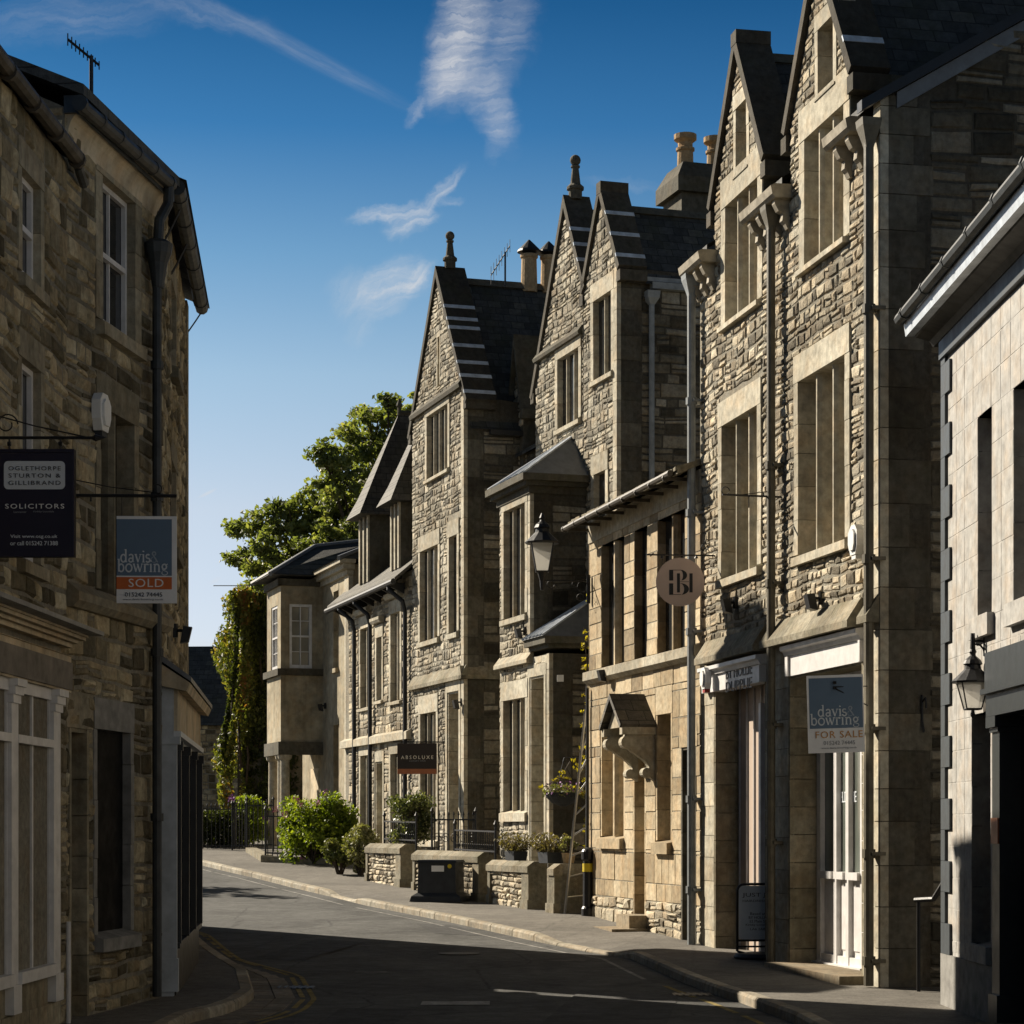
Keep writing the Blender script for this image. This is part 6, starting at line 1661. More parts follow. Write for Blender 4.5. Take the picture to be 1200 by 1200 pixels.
def railing(name, label, loc, rot, L, h, z0, n, group=None, ornate=False, zslope=0.0, knob=False):
    e = empty(name, loc, rot, label, 'railing', group)
    def zz(u): return zslope * u
    r = MB()
    for z in ((z0 + .06, z0 + h - .04) if not ornate else (z0 + .05, z0 + h)): r.hexa([(0, -.015, z + zz(0)), (L, -.015, z + zz(L)), (L, .015, z + zz(L)), (0, .015, z + zz(0)), (0, -.015, z + .03 + zz(0)), (L, -.015, z + .03 + zz(L)), (L, .015, z + .03 + zz(L)), (0, .015, z + .03 + zz(0))])
    r.build('rail', 'black_iron', e)
    for k in range(n):
        b = MB(); u = L * (k + .5) / n
        b.tube([(u, 0, z0 + zz(u)), (u, 0, z0 + h + (.07 if not ornate else 0) + zz(u))], .012 if not ornate else .011, 6)
        if not ornate: b.lathe((u, 0, z0 + h + .05 + zz(u)), [(.008, 0), (.024, .03), (.004, .1)], 6)
        else: b.tube([(u + .03 * math.cos(t), 0, z0 + h * .35 + zz(u) + .045 * math.sin(t)) for t in [R(40 * q) for q in range(10)]], .008, 4)
        b.build('bar', 'black_iron', e)
    for u in (0, L):
        b = MB(); b.tube([(u, 0, z0 - .3 + zz(u)), (u, 0, z0 + h + .12 + zz(u))], .024, 8); b.lathe((u, 0, z0 + h + .1 + zz(u)), [(.02, 0), (.045, .05), (.02, .1), (.005, .13)], 8); b.build('post', 'black_iron', e)
    return e
def on_wall(x0, x1, h, th=.18):
    a, b = GW.u(x0), GW.u(x1); q = GW.O + GW.ex * a + GW.ey * th; return (q.x, q.y, gnd((GW.O + GW.ex * a).y) + h), b - a
l, L = on_wall(441, 478, .86); railing('iron_railing', 'ornate black railing on the garden wall left of the potted shrub', l, GROT, L, .42, 0, 17, 'black iron railings', True, zslope=-.012)
l, L = on_wall(523, 570, .84); railing('iron_railing', 'ornate black railing on the garden wall behind the black cabinet', l, GROT, L, .42, 0, 19, 'black iron railings', True, zslope=-.012)
e = railing('iron_gate', 'black scrolled garden gate in the gap between the two railed walls', (-1.62, 44.9, gnd(45) + .28), R(-20), .95, 1.15, 0, 9, None); e['category'] = 'gate'
sc = MB()
for k in range(5):
    u = .1 + k * .19; sc.tube([(u + (.09 - .005 * t) * math.cos(R(40 * t)), 0, .75 + (.12 - .007 * t) * math.sin(R(40 * t))) for t in range(16)], .008, 4)
sc.build('scrollwork', 'black_iron', e)
railing('iron_railing', 'far black railing at the bend left of the small gate, below the ivy', (-8.7, 59.6, gnd(59.6)), R(2), 1.25, 1.08, 0, 11, 'black iron railings')
railing('iron_railing', 'far black railing between the small gate and the hydrangea bush', (-6.95, 58.2, gnd(58.2)), R(-12), .72, 1.12, .1, 6, 'black iron railings')
railing('iron_railing', 'black spear-topped railing in front of the hydrangea bush', (-6.0, 54.0, gnd(54)), R(-24), 2.0, 1.0, .14, 15, 'black iron railings', zslope=-.04)
e = railing('iron_gate', 'small narrow black gate between the two far railings below the ivy', (-7.4, 58.7, gnd(58.7)), R(-20), .42, 1.05, .05, 5); e['category'] = 'gate'
p = MB(); p.hexa([(-6.95, 57.9, .8), (-6.1, 54.0, .3), (-5.85, 54.1, .3), (-6.7, 58.1, .8), (-6.95, 57.9, 1.06), (-6.1, 54.0, .92), (-5.85, 54.1, .92), (-6.7, 58.1, 1.06)]); p.hexa([(-6.1, 53.85, .3), (-4.2, 53.0, .3), (-4.2, 53.2, .3), (-6.0, 54.1, .3), (-6.1, 53.85, .90), (-4.2, 53.0, .84), (-4.2, 53.2, .84), (-6.0, 54.1, .90)])
tag(p.build('plinth_wall', 'wall_coping'), 'very low stone plinth under the railing in front of the hydrangea', 'plinth')
h = MB(); hb = empty('clipped_hedge', (-8.9, 60.6, gnd(60.6)), 0, 'dark shaded hedge behind the far black railing at the bend', 'hedge')
for _ in range(3800): leaf(h, Vector((ru(0, 1.7), ru(-.3, .4), ru(.02, 1.0))), ru(.08, .15), ru(0, .25))
h.build('foliage', 'leaf_ivy', hb); h = MB()
for k in range(8): h.tube([(.1 + k * .2, .05, 0), (.12 + k * .2, .05, .8)], .02, 5)
h.build('stem', 'bark', hb)

# black utility cabinet
Yc = 41.55; e = empty('utility_cabinet', (-1.33, Yc, gnd(Yc)), R(-14), 'black street cabinet on a spreading base with a white label and yellow sticker', 'cabinet')
def tub(mb, x, y, z0, z1, dx, dy): mb.hexa([(-x, -y, z0), (x, -y, z0), (x, y, z0), (-x, y, z0), (-x + dx, -y + dy, z1), (x - dx, -y + dy, z1), (x - dx, y - dy, z1), (-x + dx, y - dy, z1)])
b = MB(); tub(b, .37, .30, .16, .73, .012, .012); b.build('body', 'planter', e)
b = MB(); tub(b, .39, .32, .73, .775, .03, .03); b.build('lid', 'planter', e)
b = MB(); tub(b, .50, .40, 0, .10, .03, .03); tub(b, .47, .37, .10, .16, .09, .06); b.build('base', 'planter', e)
b = MB(); b.box(-.10, .14, -.297, -.289, .56, .67); b.build('label_plate', 'sign_white', e)
b = MB(); b.tube([(.25, -.30, .66), (.25, -.290, .66)], .04, 16); b.build('sticker', 'yellow_plastic', e)
# planters with dried lavender on the wall
for i, (x, lab) in enumerate(((594, 'left of the two planters of dry lavender on the garden wall'), (633, 'right of the two planters of dry lavender, at the wall end by the pier'))):
    q = GW.O + GW.ex * GW.u(x) + GW.ey * .18; g = gnd(39.5) + .81
    e = empty('lavender_planter', (q.x, q.y, g), GROT, lab, 'planter', 'planters of dry lavender on the wall')
    b = MB(); tub(b, .2, .12, 0, .19, -.02, -.02); b.build('pot', 'planter', e); m = MB()
    for k in range(150):
        v = Vector((ru(-.2, .2), ru(-.12, .12), .17)); t = v + Vector((v.x * ru(.5, 1.6) + ru(-.12, .12), v.y * ru(.5, 1.6) + ru(-.12, .12), ru(.12, .36)))
        m.cur = rnd(); m.tube([v, v.lerp(t, .5) + Vector((0, 0, .03)), t], [.005, .004, .003], 3); leaf(m, t, .07, rnd()); leaf(m, v.lerp(t, .7), .07, rnd()); leaf(m, v.lerp(t, .4), .08, ru(0, .5))
    m.build('lavender', 'leaf_dry', e)
# potted shrub with glossy leaves in the garden
e = shrub('glossy_shrub', 'rounded glossy-leaved shrub standing above the black railings and gate', 'shrub', (-2.1, 46.3), 1.15, 1.1, 2.0, 6500, .075, 'leaf_glossy', .75, (.1, 1), 40, low=.02)
b = MB(); b.lathe((0, 0, 0), [(.22, 0), (.3, .5), (.32, .55), (.3, .55)], 14); b.build('pot', 'planter', e); b = MB(); b.tube([(0, 0, .5), (.02, 0, 1.0)], .04, 6); b.build('trunk', 'bark', e)
# climbing plant with yellow leaves and hanging basket
e = empty('yellow_climber', (1.15, 38.2, gnd(38)), 0, 'sparse climber with sunlit yellow leaves trailing beside the ladder', 'climber')
s = MB(); m = MB()
for (pts) in ([(690, 1000), (686, 920), (684, 860), (688, 780), (684, 735)], [(688, 960), (672, 915), (655, 912), (632, 925)], [(688, 940), (676, 895), (668, 892), (655, 915)], [(688, 900), (680, 880), (670, 882)], [(688, 780), (684, 740)], [(690, 720), (688, 690)]):
    P = [W2(x, y, 38.15) - Vector((1.15, 38.2, gnd(38))) for x, y in pts]
    if len(P) > 2: s.tube(P, .008, 4)
    for a, b in zip(P, P[1:]):
        for k in range(int((b - a).length * 18) + 2):
            c = a.lerp(b, rnd()); 
            if rnd() < .5: clump(m, c + Vector((ru(-.06, .06), ru(-.06, .06), ru(-.04, .04))), .05, 4, .085, (0, 1), .5, .5)
s.build('stem', 'bark', e); m.build('leaf', 'leaf_yellow', e)
qb = W2(660, 930, 38.4)
e = empty('hanging_basket', qb, 0, 'hanging basket of pink and purple flowers in front of the bay', 'hanging basket')
b = MB(); b.lathe((0, 0, -.22), [(.05, 0), (.2, .06), (.3, .16), (.33, .24), (.28, .24)], 16); b.build('basket', 'planter', e)
b = MB()
for k in range(3): b.tube([(.3 * math.cos(k * 2.1), .3 * math.sin(k * 2.1), 0), (0, 0, .55)], .006, 4)
b.tube([(0, 0, .55), (.02, 0, .62), (.35, .05, .62), (.6, .1, .58)], .012, 5); b.build('chain', 'black_iron', e)
for nm, mat, n, sz, tn in (('foliage', 'leaf_variegated', 420, .06, (0, .8)), ('purple_flower', 'flower_purple', 60, .055, (0, 1)), ('pink_flower', 'flower_pink', 50, .05, (0, 1)), ('white_flower', 'flower_white', 45, .05, (0, 1))):
    m = MB()
    for _ in range(n): a = ru(0, 6.28); r_ = .36 * rnd() ** .5; leaf(m, Vector((r_ * math.cos(a), r_ * math.sin(a), ru(-.02, .16) - max(0, r_ - .25) * .6 + (.06 if 'purple' in nm else 0))), sz * ru(.7, 1.3), ru(*tn))
    m.build(nm, mat, e)
# ladder
e = empty('aluminium_ladder', (1.1, 37.85, gnd(37.8)), 0, 'narrow aluminium ladder leaning on the far corner of the sandstone cottage', 'ladder')
A0, A1, B0, B1 = Vector((-.20, 0, 0)), Vector((.16, .12, 3.5)), Vector((.17, .1, 0)), Vector((.19, .12, 3.9))
for p, q in ((A0, A1), (B0, B1)): b = MB(); b.tube([p, q], .026, 6); b.build('rail', 'aluminium', e)
for k in range(9): t = .08 + k * .1; b = MB(); b.tube([A0.lerp(A1, t), B0.lerp(B1, t)], .016, 6); b.build('rung', 'aluminium', e)
# bollard
Yb = 37.35; e = empty('bollard', (1.28, Yb, gnd(Yb)), 0, 'black post with a yellow band at the cottage corner below the ladder', 'bollard')
b = MB(); b.lathe((0, 0, 0), [(.115, 0), (.115, .12), (.09, .16), (.085, .92), (.11, .95), (.115, 1.08), (.09, 1.12), (.03, 1.15)], 16); b.build('post', 'black_paint', e)
b = MB(); b.lathe((0, 0, .74), [(.093, 0), (.093, .14)], 16); b.build('band', 'yellow_plastic', e)
e = shrub('pot_plant', 'straggly pot plant with yellow-green leaves on top of the stone pier', 'pot plant', (.98, 38.35), .34, .3, .52, 420, .06, 'leaf_variegated', .14, (.2, 1), 10, gz=gnd(38.3) + .84)
b = MB(); b.lathe((0, 0, 0), [(.09, 0), (.12, .16), (.13, .18), (.1, .18)], 12); b.build('pot', 'terracotta', e)
e = empty('paper_windmill', W2(642, 1000, 38.9), 0, 'tiny red and blue toy windmill stuck beside the planters', 'windmill')
b = MB(); b.tube([(0, 0, -.25), (0, 0, .12)], .006, 4); b.build('stick', 'white_plastic', e)
for mat, s_ in (('flower_red', 1), ('blue_cloth', -1)):
    b = MB(); b.face([(0, -.01, .12), (-.06 * s_, -.02, .12 - .03 * s_), (-.05 * s_, -.01, .12 + .07 * -s_)]); b.face([(0, -.012, .12), (.01 * s_, -.02, .12 + .08 * s_), (.06 * s_, -.012, .12 + .05 * s_)]); b.build('vane', mat, e)

# ================================================================== signs
def board(name, label, x0, x1, y0, y1, Y, mat, th=.03, rot=0.0, cat='sign', group=None):
    a, b = W2(x0, y1, Y), W2(x1, y0, Y); c = (a + b) / 2
    m = MB(); w, h = (b.x - a.x) / 2, (b.z - a.z) / 2
    m.box(-w, w, -th / 2, th / 2, -h, h); o = m.build(name, mat, None, loc=c, rot=(0, 0, rot)); tag(o, label, cat, group)
    fx = lambda x: ((x - HX) / FPX * Y - c.x); fz = lambda y: CAMZ + (HY - y) / FPX * Y - c.z
    return o, fx, fz, w, h, th / 2
def rrect(mb, x0, x1, z0, z1, r, y0, y1):
    P = []
    for (cx, cz, a0) in ((x1 - r, z1 - r, 0), (x0 + r, z1 - r, 90), (x0 + r, z0 + r, 180), (x1 - r, z0 + r, 270)):
        for k in range(6): a = R(a0 + 18 * k); P.append((cx + r * math.cos(a), cz + r * math.sin(a)))
    mb.prism(P, y0, y1, lambda u, z, y: (u, y, z))
def txt(o, s, x0, x1, zb, h, y, mat, spacing=1.0, name='lettering'):
    m = MB(); put_text(m, s, x0, x1, zb, y, height=h, spacing=spacing); return m.build(name, mat, o)

# serif capitals-and-lowercase lettering for the estate agents' boards, drawn stroke by stroke (stems with feet)
SER = {}
def arc(cx, cz, rx, rz, a0, a1, n=14): return [(cx + rx * math.cos(R(a0 + (a1 - a0) * k / n)), cz + rz * math.sin(R(a0 + (a1 - a0) * k / n))) for k in range(n + 1)]
def glyph(ch):
    """list of (points, heavy) strokes in a box one x-height tall; returns (strokes, width)"""
    S = []
    def stem(x, z0, z1, foot=True, head=True):
        S.append(([(x, z0), (x, z1)], 1))
        if foot: S.append(([(x - .14, z0 + .02), (x + .14, z0 + .02)], 0))
        if head: S.append(([(x - .14, z1 - .04), (x, z1)], 0))
    if ch == 'd': S.append((arc(.34, .5, .28, .48, 40, 320), 1)); stem(.62, .03, 1.62, False); S.append(([(.62, .03), (.78, .05)], 0)); return S, .86
    if ch == 'a': S.append((arc(.30, .72, .22, .27, 150, 0, 8) + [(.52, .1)], 1)); S.append((arc(.28, .27, .22, .25, 60, 330, 10), 1)); S.append(([(.52, .1), (.66, .03)], 0)); return S, .70
    if ch == 'v': S.append(([(.08, 1), (.36, .02)], 1)); S.append(([(.36, .02), (.64, 1)], 0)); S.append(([(-.04, 1), (.22, 1)], 0)); S.append(([(.52, 1), (.76, 1)], 0)); return S, .74
    if ch == 'i': stem(.18, 0, 1); S.append(([(.17, 1.35), (.19, 1.42)], 2)); return S, .38
    if ch == 's': S.append((arc(.26, .75, .2, .24, 40, 250, 10) + arc(.26, .26, .22, .25, 80, -150, 10), 1)); return S, .54
    if ch == 'b': stem(.2, .05, 1.62, False); S.append((arc(.46, .5, .28, .48, -140, 140), 1)); return S, .86
    if ch == 'o': S.append((arc(.4, .5, .34, .49, 0, 360, 20), 1)); return S, .82
    if ch == 'w': S.append(([(.08, 1), (.32, .02)], 1)); S.append(([(.32, .02), (.54, .9)], 0)); S.append(([(.5, 1), (.76, .02)], 1)); S.append(([(.76, .02), (1.0, 1)], 0)); S.append(([(-.03, 1), (.2, 1)], 0)); S.append(([(.9, 1), (1.1, 1)], 0)); return S, 1.08
    if ch == 'r': stem(.18, 0, 1); S.append((arc(.42, .7, .24, .27, 170, 50, 6), 1)); return S, .62
    if ch == 'n': stem(.18, 0, 1); S.append((arc(.42, .62, .24, .36, 170, 0, 8) + [(.66, 0)], 1)); S.append(([(.54, .02), (.8, .02)], 0)); return S, .86
    if ch == 'g': S.append((arc(.34, .66, .24, .32, 0, 360, 16), 1)); S.append(([(.52, .9), (.72, 1.0)], 0)); S.append((arc(.34, .3, .2, .14, 150, 260, 5) + arc(.38, -.14, .32, .26, 70, -220, 14), 0)); return S, .76
    if ch == '&': S.append((arc(.4, 1.2, .2, .24, -60, 240, 12) + [(.85, .02)], 1)); S.append((arc(.38, .36, .34, .38, 110, 380, 14), 0)); return S, .98
    return S, .4
def serif(o, s, x0, zb, xh, y, mat, kx=1.0, gap=.06, name='lettering', flip=1):
    m = MB(); x = x0
    for ch in s:
        st, w = glyph(ch)
        for pts, hv in st:
            wd = xh * (.045, .095, .11)[hv]
            for (p, q) in zip(pts, pts[1:]):
                P, Q = Vector((x + p[0] * xh * kx, 0, zb + p[1] * xh)), Vector((x + q[0] * xh * kx, 0, zb + q[1] * xh)); d = (Q - P)
                if d.length < 1e-6: continue
                d.normalize(); nn = Vector((-d.z, 0, d.x)) * wd; e_ = d * wd * .35
                a, b, c, d2 = P - e_ + nn, P - e_ - nn, Q + e_ - nn, Q + e_ + nn
                m.face([(v.x, y, v.z) for v in (b, c, d2, a)])
        x += (w + gap) * xh * kx
    return m.build(name, mat, o), x
def swidth(s, xh, kx, gap=.06): return sum((glyph(c)[1] + gap) for c in s) * xh * kx

# solicitors' hanging sign
o, fx, fz, w, h, t = board('hanging_sign', 'dark navy solicitors hanging sign with a grey lettered panel on an iron bracket', -5, 88, 527, 653, 17.95, 'sign_navy', .05)
y = -t - .001
f = MB()
for (a, b, c, d) in ((-w, w, h - .025, h), (-w, w, -h, -h + .025), (-w, -w + .025, -h + .025, h - .025), (w - .025, w, -h + .025, h - .025)): f.box(a, b, -t - .012, t + .012, c, d)
f.build('frame', 'sign_navy', o)
p = MB(); rrect(p, fx(5.5), fx(77), fz(574), fz(541), .035, -t - .004, -t + .002); p.build('panel', 'sign_grey', o)
for s, yy in (('OGLETHORPE', 552), ('STURTON &', 560.5), ('GILLIBRAND', 569)): txt(o, s, fx(11), fx(72), fz(yy), .034, -t - .005, 'letter_dark', 1.25)
txt(o, 'SOLICITORS', fx(7), fx(76), fz(596.5), .038, y, 'letter_white', 1.25); txt(o, 'Lancaster', fx(17), fx(32), fz(601.5), .015, y, 'letter_grey'); txt(o, 'Kirkby Lonsdale', fx(40), fx(64), fz(601.5), .017, y, 'letter_grey')
txt(o, 'Visit www.osg.co.uk', fx(13), fx(68), fz(632), .034, y, 'letter_pale'); txt(o, 'or call 015242 71388', fx(13), fx(68.5), fz(639.5), .034, y, 'letter_pale')
b = MB(); zb = fz(513); b.tube([(-w - .06, 0, zb), (fx(112), 0, zb)], .013, 8); b.lathe((fx(112), 0, zb), [(.0, 0)], 4) if False else None
q = fx(112); b.tube([(q - .03, 0, zb), (q, 0, zb), (q + .035, 0, zb), (q + .075, 0, zb)], [.012, .03, .018, .003], 8)
b.tube([(fx(0), 0, fz(488)), (fx(40), 0, fz(499)), (fx(100), 0, fz(512))], .006, 5)
for x in (11, 71): b.tube([(fx(x), 0, zb), (fx(x), 0, h)], .008, 5); b.tube([(fx(x) - .014, 0, zb - .05), (fx(x) + .014, 0, zb - .05)], .02, 6)
b.tube([(fx(8) + .09 * math.cos(R(20 * k)) * (1 - k * .03), 0, fz(497) + .09 * math.sin(R(20 * k)) * (1 - k * .03)) for k in range(20)], .006, 4)
b.build('bracket', 'black_iron', o)

def estate_board(label, x0, x1, y0, y1, Y, rot, sold):
    o, fx, fz, w, h, t = board('estate_agent_board', label, x0, x1, y0, y1, Y, 'sign_white', .02, rot, 'sign board')
    H_ = 2 * h; W_ = 2 * w; y = -t - .002
    p = MB(); xl, xr = -w + (.0 if sold else .035) * W_, w - .08 * W_ if sold else w - .02 * W_
    zb = h - H_ * (.685 if sold else .685); p.box(xl, xr, -t - .0015, -t + .001, zb, h - .035 * H_); p.build('blue_panel', 'sign_blue', o)
    xh = .072 * H_
    bw_ = xr - xl; s1 = swidth('davis', xh * 1.25, 1.0); k = .55 * bw_ / s1; lx = xl + (.07 if sold else .16) * bw_
    z1 = zb + .155 * H_; z2 = zb + .045 * H_
    _, x = serif(o, 'davis', lx, z1, xh * 1.25, y, 'letter_pale', k); serif(o, '&', x + .0 * W_, z1, xh * 1.15, y, 'letter_faint', k)
    s2 = swidth('bowring', xh * 1.25, 1.0); serif(o, 'bowring', xl + .01 * W_, z2, xh * 1.25, y - .0005, 'letter_pale', .93 * bw_ / s2)
    if sold:
        p = MB(); p.box(-w, xr, -t - .0015, -t + .001, h - H_ * .84, h - H_ * .70); p.build('orange_strip', 'sign_orange', o)
        txt(o, 'SOLD', xl + .2 * W_, xl + .78 * W_, h - H_ * .815, H_ * .095, y, 'letter_white', 1.1)
        txt(o, '015242 74445', xl + .14 * W_, xl + .76 * W_, h - H_ * .925, H_ * .048, y, 'letter_dark'); txt(o, 'www.davis-bowring.co.uk', xl + .1 * W_, xl + .78 * W_, h - H_ * .972, H_ * .026, y, 'letter_grey')
    else:
        txt(o, 'FOR SALE', xl + .1 * W_, xr - .01 * W_, h - H_ * .81, H_ * .088, y, 'letter_orange', 1.1)
        txt(o, '015242 74445', xl + .24 * W_, xr - .15 * W_, h - H_ * .90, H_ * .052, y, 'letter_grey'); txt(o, 'www.davis-bowring.co.uk', xl + .2 * W_, xr - .12 * W_, h - H_ * .955, H_ * .026, y, 'letter_grey')
    return o, fx, fz, w, h, t
o, fx, fz, w, h, t = estate_board('white and blue SOLD estate agents board with an orange strip, hung below an iron bar', 137, 207, 605, 707, 20.7, R(2), True)
b = MB(); b.tube([(fx(72), 0, fz(581)), (fx(207), 0, fz(581))], .016, 8); b.tube([(fx(74), 0, fz(560)), (fx(130), 0, fz(571)), (fx(188), 0, fz(578))], .005, 4)
b.tube([(fx(184) + .045 * math.cos(R(25 * k - 90)), 0, fz(573) + .045 * math.sin(R(25 * k - 90))) for k in range(11)], .006, 4)
for x in (107, 184): b.tube([(fx(x), 0, fz(581)), (fx(x), 0, fz(588))], .01, 5)
for x in (143, 200): b.tube([(fx(x), 0, fz(581)), (fx(x), 0, h - .005)], .004, 4)
b.build('bracket', 'black_iron', o)
o, fx, fz, w, h, t = estate_board('white and blue FOR SALE estate agents board tilted over the white shop window', 946.5, 1012, 791, 882, 24.75, R(-7), False); o.rotation_euler = (0, R(-1.5), R(-7))
b = MB(); b.tube([(fx(978), -t - .02, fz(805)), (fx(1017), .05, fz(805))], .006, 5); b.tube([(fx(978), -t - .02, fz(806)), (fx(1017), .05, fz(828))], .007, 5)
for z in (800, 806): b.tube([(fx(977), -t - .02, fz(z)), (fx(981), -t - .02, fz(z))], .016, 8)
b.build('bracket', 'black_iron', o)

# round pink sign with the cut-out monogram
Yr = 31.0; c = W2(797, 682, Yr); r = 28.3 / FPX * Yr
m = MB(); P = [(r * math.cos(R(360 * k / 48)), r * math.sin(R(360 * k / 48))) for k in range(48)]; m.prism(P, -.012, .012, lambda u, z, y: (u, y, z))
o = m.build('round_hanging_sign', 'sign_pink', None, loc=c); tag(o, 'round dusky pink hanging sign with a black BH monogram by the drainpipe', 'sign')
k_ = r / 345.0; X = lambda x: (x - 565) * k_; Z = lambda y: (617 - y) * k_
m = MB(); ly0, ly1 = -.016, -.0125
def slab(x0, x1, ya, yb): m.box(X(x0), X(x1), ly0, ly1, Z(yb), Z(ya))
slab(408, 466, 445, 598); slab(408, 466, 638, 802); slab(520, 562, 495, 768); slab(697, 743, 495, 768)
slab(466, 575, 445, 452); slab(466, 575, 795, 802)
def cres(pts): m.prism([(X(a), Z(b)) for a, b in pts][::-1], ly0, ly1, lambda u, z, y: (u, y, z))
def bow(cx, y0, y1, x_out, x_in):
    n = 12; o_ = [(cx + (x_out - cx) * math.sin(math.pi * i / n), y0 + (y1 - y0) * (1 - math.cos(math.pi * i / n)) / 2) for i in range(n + 1)]
    i_ = [(cx + (x_in - cx) * math.sin(math.pi * i / n), y0 + 6 + (y1 - y0 - 6) * (1 - math.cos(math.pi * i / n)) / 2) for i in range(n + 1)]
    for a in range(n): cres([o_[a], o_[a + 1], i_[a + 1], i_[a]])
bow(570, 445, 598, 664, 606); bow(570, 636, 802, 690, 622); slab(566, 690, 612, 618)
m.build('monogram', 'sign_black', o)
b = MB(); zb = (682 - 650) / FPX * Yr; fx = lambda x: (x - 797) / FPX * Yr; fz = lambda yv: (682 - yv) / FPX * Yr
b.tube([(fx(758), 0, zb), (fx(842), .12, zb)], .012, 6); b.tube([(fx(842), .12, fz(628)), (fx(842), .12, fz(668))], .012, 6)
for x, s in ((776, 1), (816, 1)): b.tube([(fx(x), 0, zb), (fx(x), 0, r * .72)], .005, 4); b.lathe((fx(x), 0, zb - .05), [(.03, 0), (.012, .03), (.012, .05)], 8)
for cx, cz, rr in ((826, 641, .05), (834, 643, .045), (829, 634, .03)): b.tube([(fx(cx) + rr * math.cos(R(30 * k)), .06, fz(cz) + rr * math.sin(R(30 * k))) for k in range(13)], .006, 4)
b.tube([(fx(762), 0, zb - .025), (fx(766), 0, zb + .025)], .008, 4); b.build('bracket', 'black_iron', o)

# brown hanging sign with a copper lower strip
Yq = 47.9; o, fx, fz, w, h, t = board('hanging_sign', 'dark brown hanging sign with copper strip and spaced white lettering on the finial house', 465.5, 512, 871, 907, Yq, 'sign_brown', .04, R(-4))
p = MB(); p.box(-w, w, -t - .004, t + .004, -h, -h + .11); p.build('copper_strip', 'copper', o)
m = MB(); put_text(m, 'ABSOLUXE', fx(470), fx(508), fz(889.5), -t - .002, height=.075, spacing=1.5); m.build('lettering', 'letter_gold', o)
m = MB(); put_text(m, 'LUXURY HAIR', fx(480), fx(499), fz(892.5), -t - .002, height=.028, spacing=1.2); m.build('lettering', 'letter_grey', o)
b = MB(); b.tube([(fx(460), 0, h + .03), (fx(519), .15, h + .03)], .016, 6); b.tube([(fx(519), .15, h + .05), (fx(521), .15, h - .5)], .012, 5)
for x in (470, 507): b.tube([(fx(x), .02, h), (fx(x), .02, h + .03)], .008, 4)
b.build('bracket', 'black_iron', o)

# pavement A-board
Ya = 29.15; gx = (886 - HX) / FPX * Ya; e = empty('pavement_sign', (gx + .02, Ya, gnd(Ya)), R(4), 'black-framed pavement sign with pale panel reading JUST JO, outside the recessed shop', 'sign')
f = MB(); w = .27; z0, z1 = .10, .98
P = [(-w, 0, z0), (-w, 0, z1 - .1)] + [(-w + .1 - .1 * math.cos(R(15 * k)), 0, z1 - .1 + .1 * math.sin(R(15 * k))) for k in range(1, 7)] + [(w - .1 + .1 * math.sin(R(15 * k)), 0, z1 - .1 + .1 * math.cos(R(15 * k))) for k in range(0, 7)] + [(w, 0, z0)]
f.tube(P, .018, 8); f.tube([(-w, 0, z0 + .06), (w, 0, z0 + .06)], .014, 6); f.tube([(-w, 0, z0 + .14), (w, 0, z0 + .14)], .016, 6); f.build('frame', 'black_paint', e)
p = MB(); rrect(p, -w + .022, w - .022, z0 + .155, z1 - .022, .05, -.012, .012); po = p.build('panel', 'sign_grey', e)
b = MB(); b.lathe((0, 0, .0), [(.30, 0), (.32, .03), (.28, .07), (.1, .09)], 20); b.tube([(-w, 0, z0), (-w * .6, 0, .07)], .016, 5); b.tube([(w, 0, z0), (w * .6, 0, .07)], .016, 5); b.build('base', 'planter', e)
for s, x0, x1, zb, hh in (('JUST JO', -.205, .2, .80, .065), ('HAIRDRESSERS', -.2, .2, .745, .03), ('Based at', -.1, .1, .575, .035), ('BY HOLLIE', -.12, .12, .525, .035), ('52 Main St', -.11, .11, .475, .035), ('Kirkby Lonsdale', -.16, .16, .425, .035), ('LA6 2AB', -.1, .1, .375, .03)):
    txt(po, s, x0, x1, zb, hh, -.0125, 'letter_dark')

# ================================================================== lamps, alarm boxes, aerials and other fittings
def lantern(name, label, c, s, frame_mat, arm, zk=1.0):
    e = empty(name, c, 0, label, 'lamp')
    f = MB(); a0, a1 = .11 * s, .20 * s; H_ = .40 * s * zk
    cor = [(-1, -1), (1, -1), (1, 1), (-1, 1)]
    for (x, y) in cor: f.tube([(x * a0, y * a0, 0), (x * a1, y * a1, H_)], .012 * s, 5)
    for z, a in ((0, a0), (H_, a1)):
        for k in range(4): p, q = cor[k], cor[(k + 1) % 4]; f.tube([(p[0] * a, p[1] * a, z), (q[0] * a, q[1] * a, z)], .014 * s, 5)
    f.build('frame', frame_mat, e)
    r = MB(); r.lathe((0, 0, H_), [(.31 * s, -.01 * s), (.32 * s, .02 * s), (.2 * s, .13 * s), (.13 * s, .2 * s), (.12 * s, .26 * s), (.15 * s, .28 * s), (.12 * s, .34 * s), (.05 * s, .40 * s), (.04 * s, .43 * s), (.06 * s, .46 * s), (.02 * s, .55 * s)], 4 if False else 12); r.build('cap', frame_mat, e)
    g = MB()
    for k in range(4): p, q = cor[k], cor[(k + 1) % 4]; i = .97; g.face([(p[0] * a0 * i, p[1] * a0 * i, .005), (q[0] * a0 * i, q[1] * a0 * i, .005), (q[0] * a1 * i, q[1] * a1 * i, H_), (p[0] * a1 * i, p[1] * a1 * i, H_)])
    g.build('glass_panel', 'lamp_glass', e)
    b = MB(); arm(b, s); b.build('bracket', frame_mat, e)
    return e
m_, N_, b_ = newmat('lamp_glass')
lk(N_, b_, 'Base Color', (.55, .54, .5)); lk(N_, b_, 'Roughness', .25); lk(N_, b_, 'Alpha', 1.0)
t_ = N_.add('ShaderNodeBsdfTranslucent', ins={0: (.7, .68, .62, 1)}); x_ = N_.add('ShaderNodeBsdfTransparent'); 
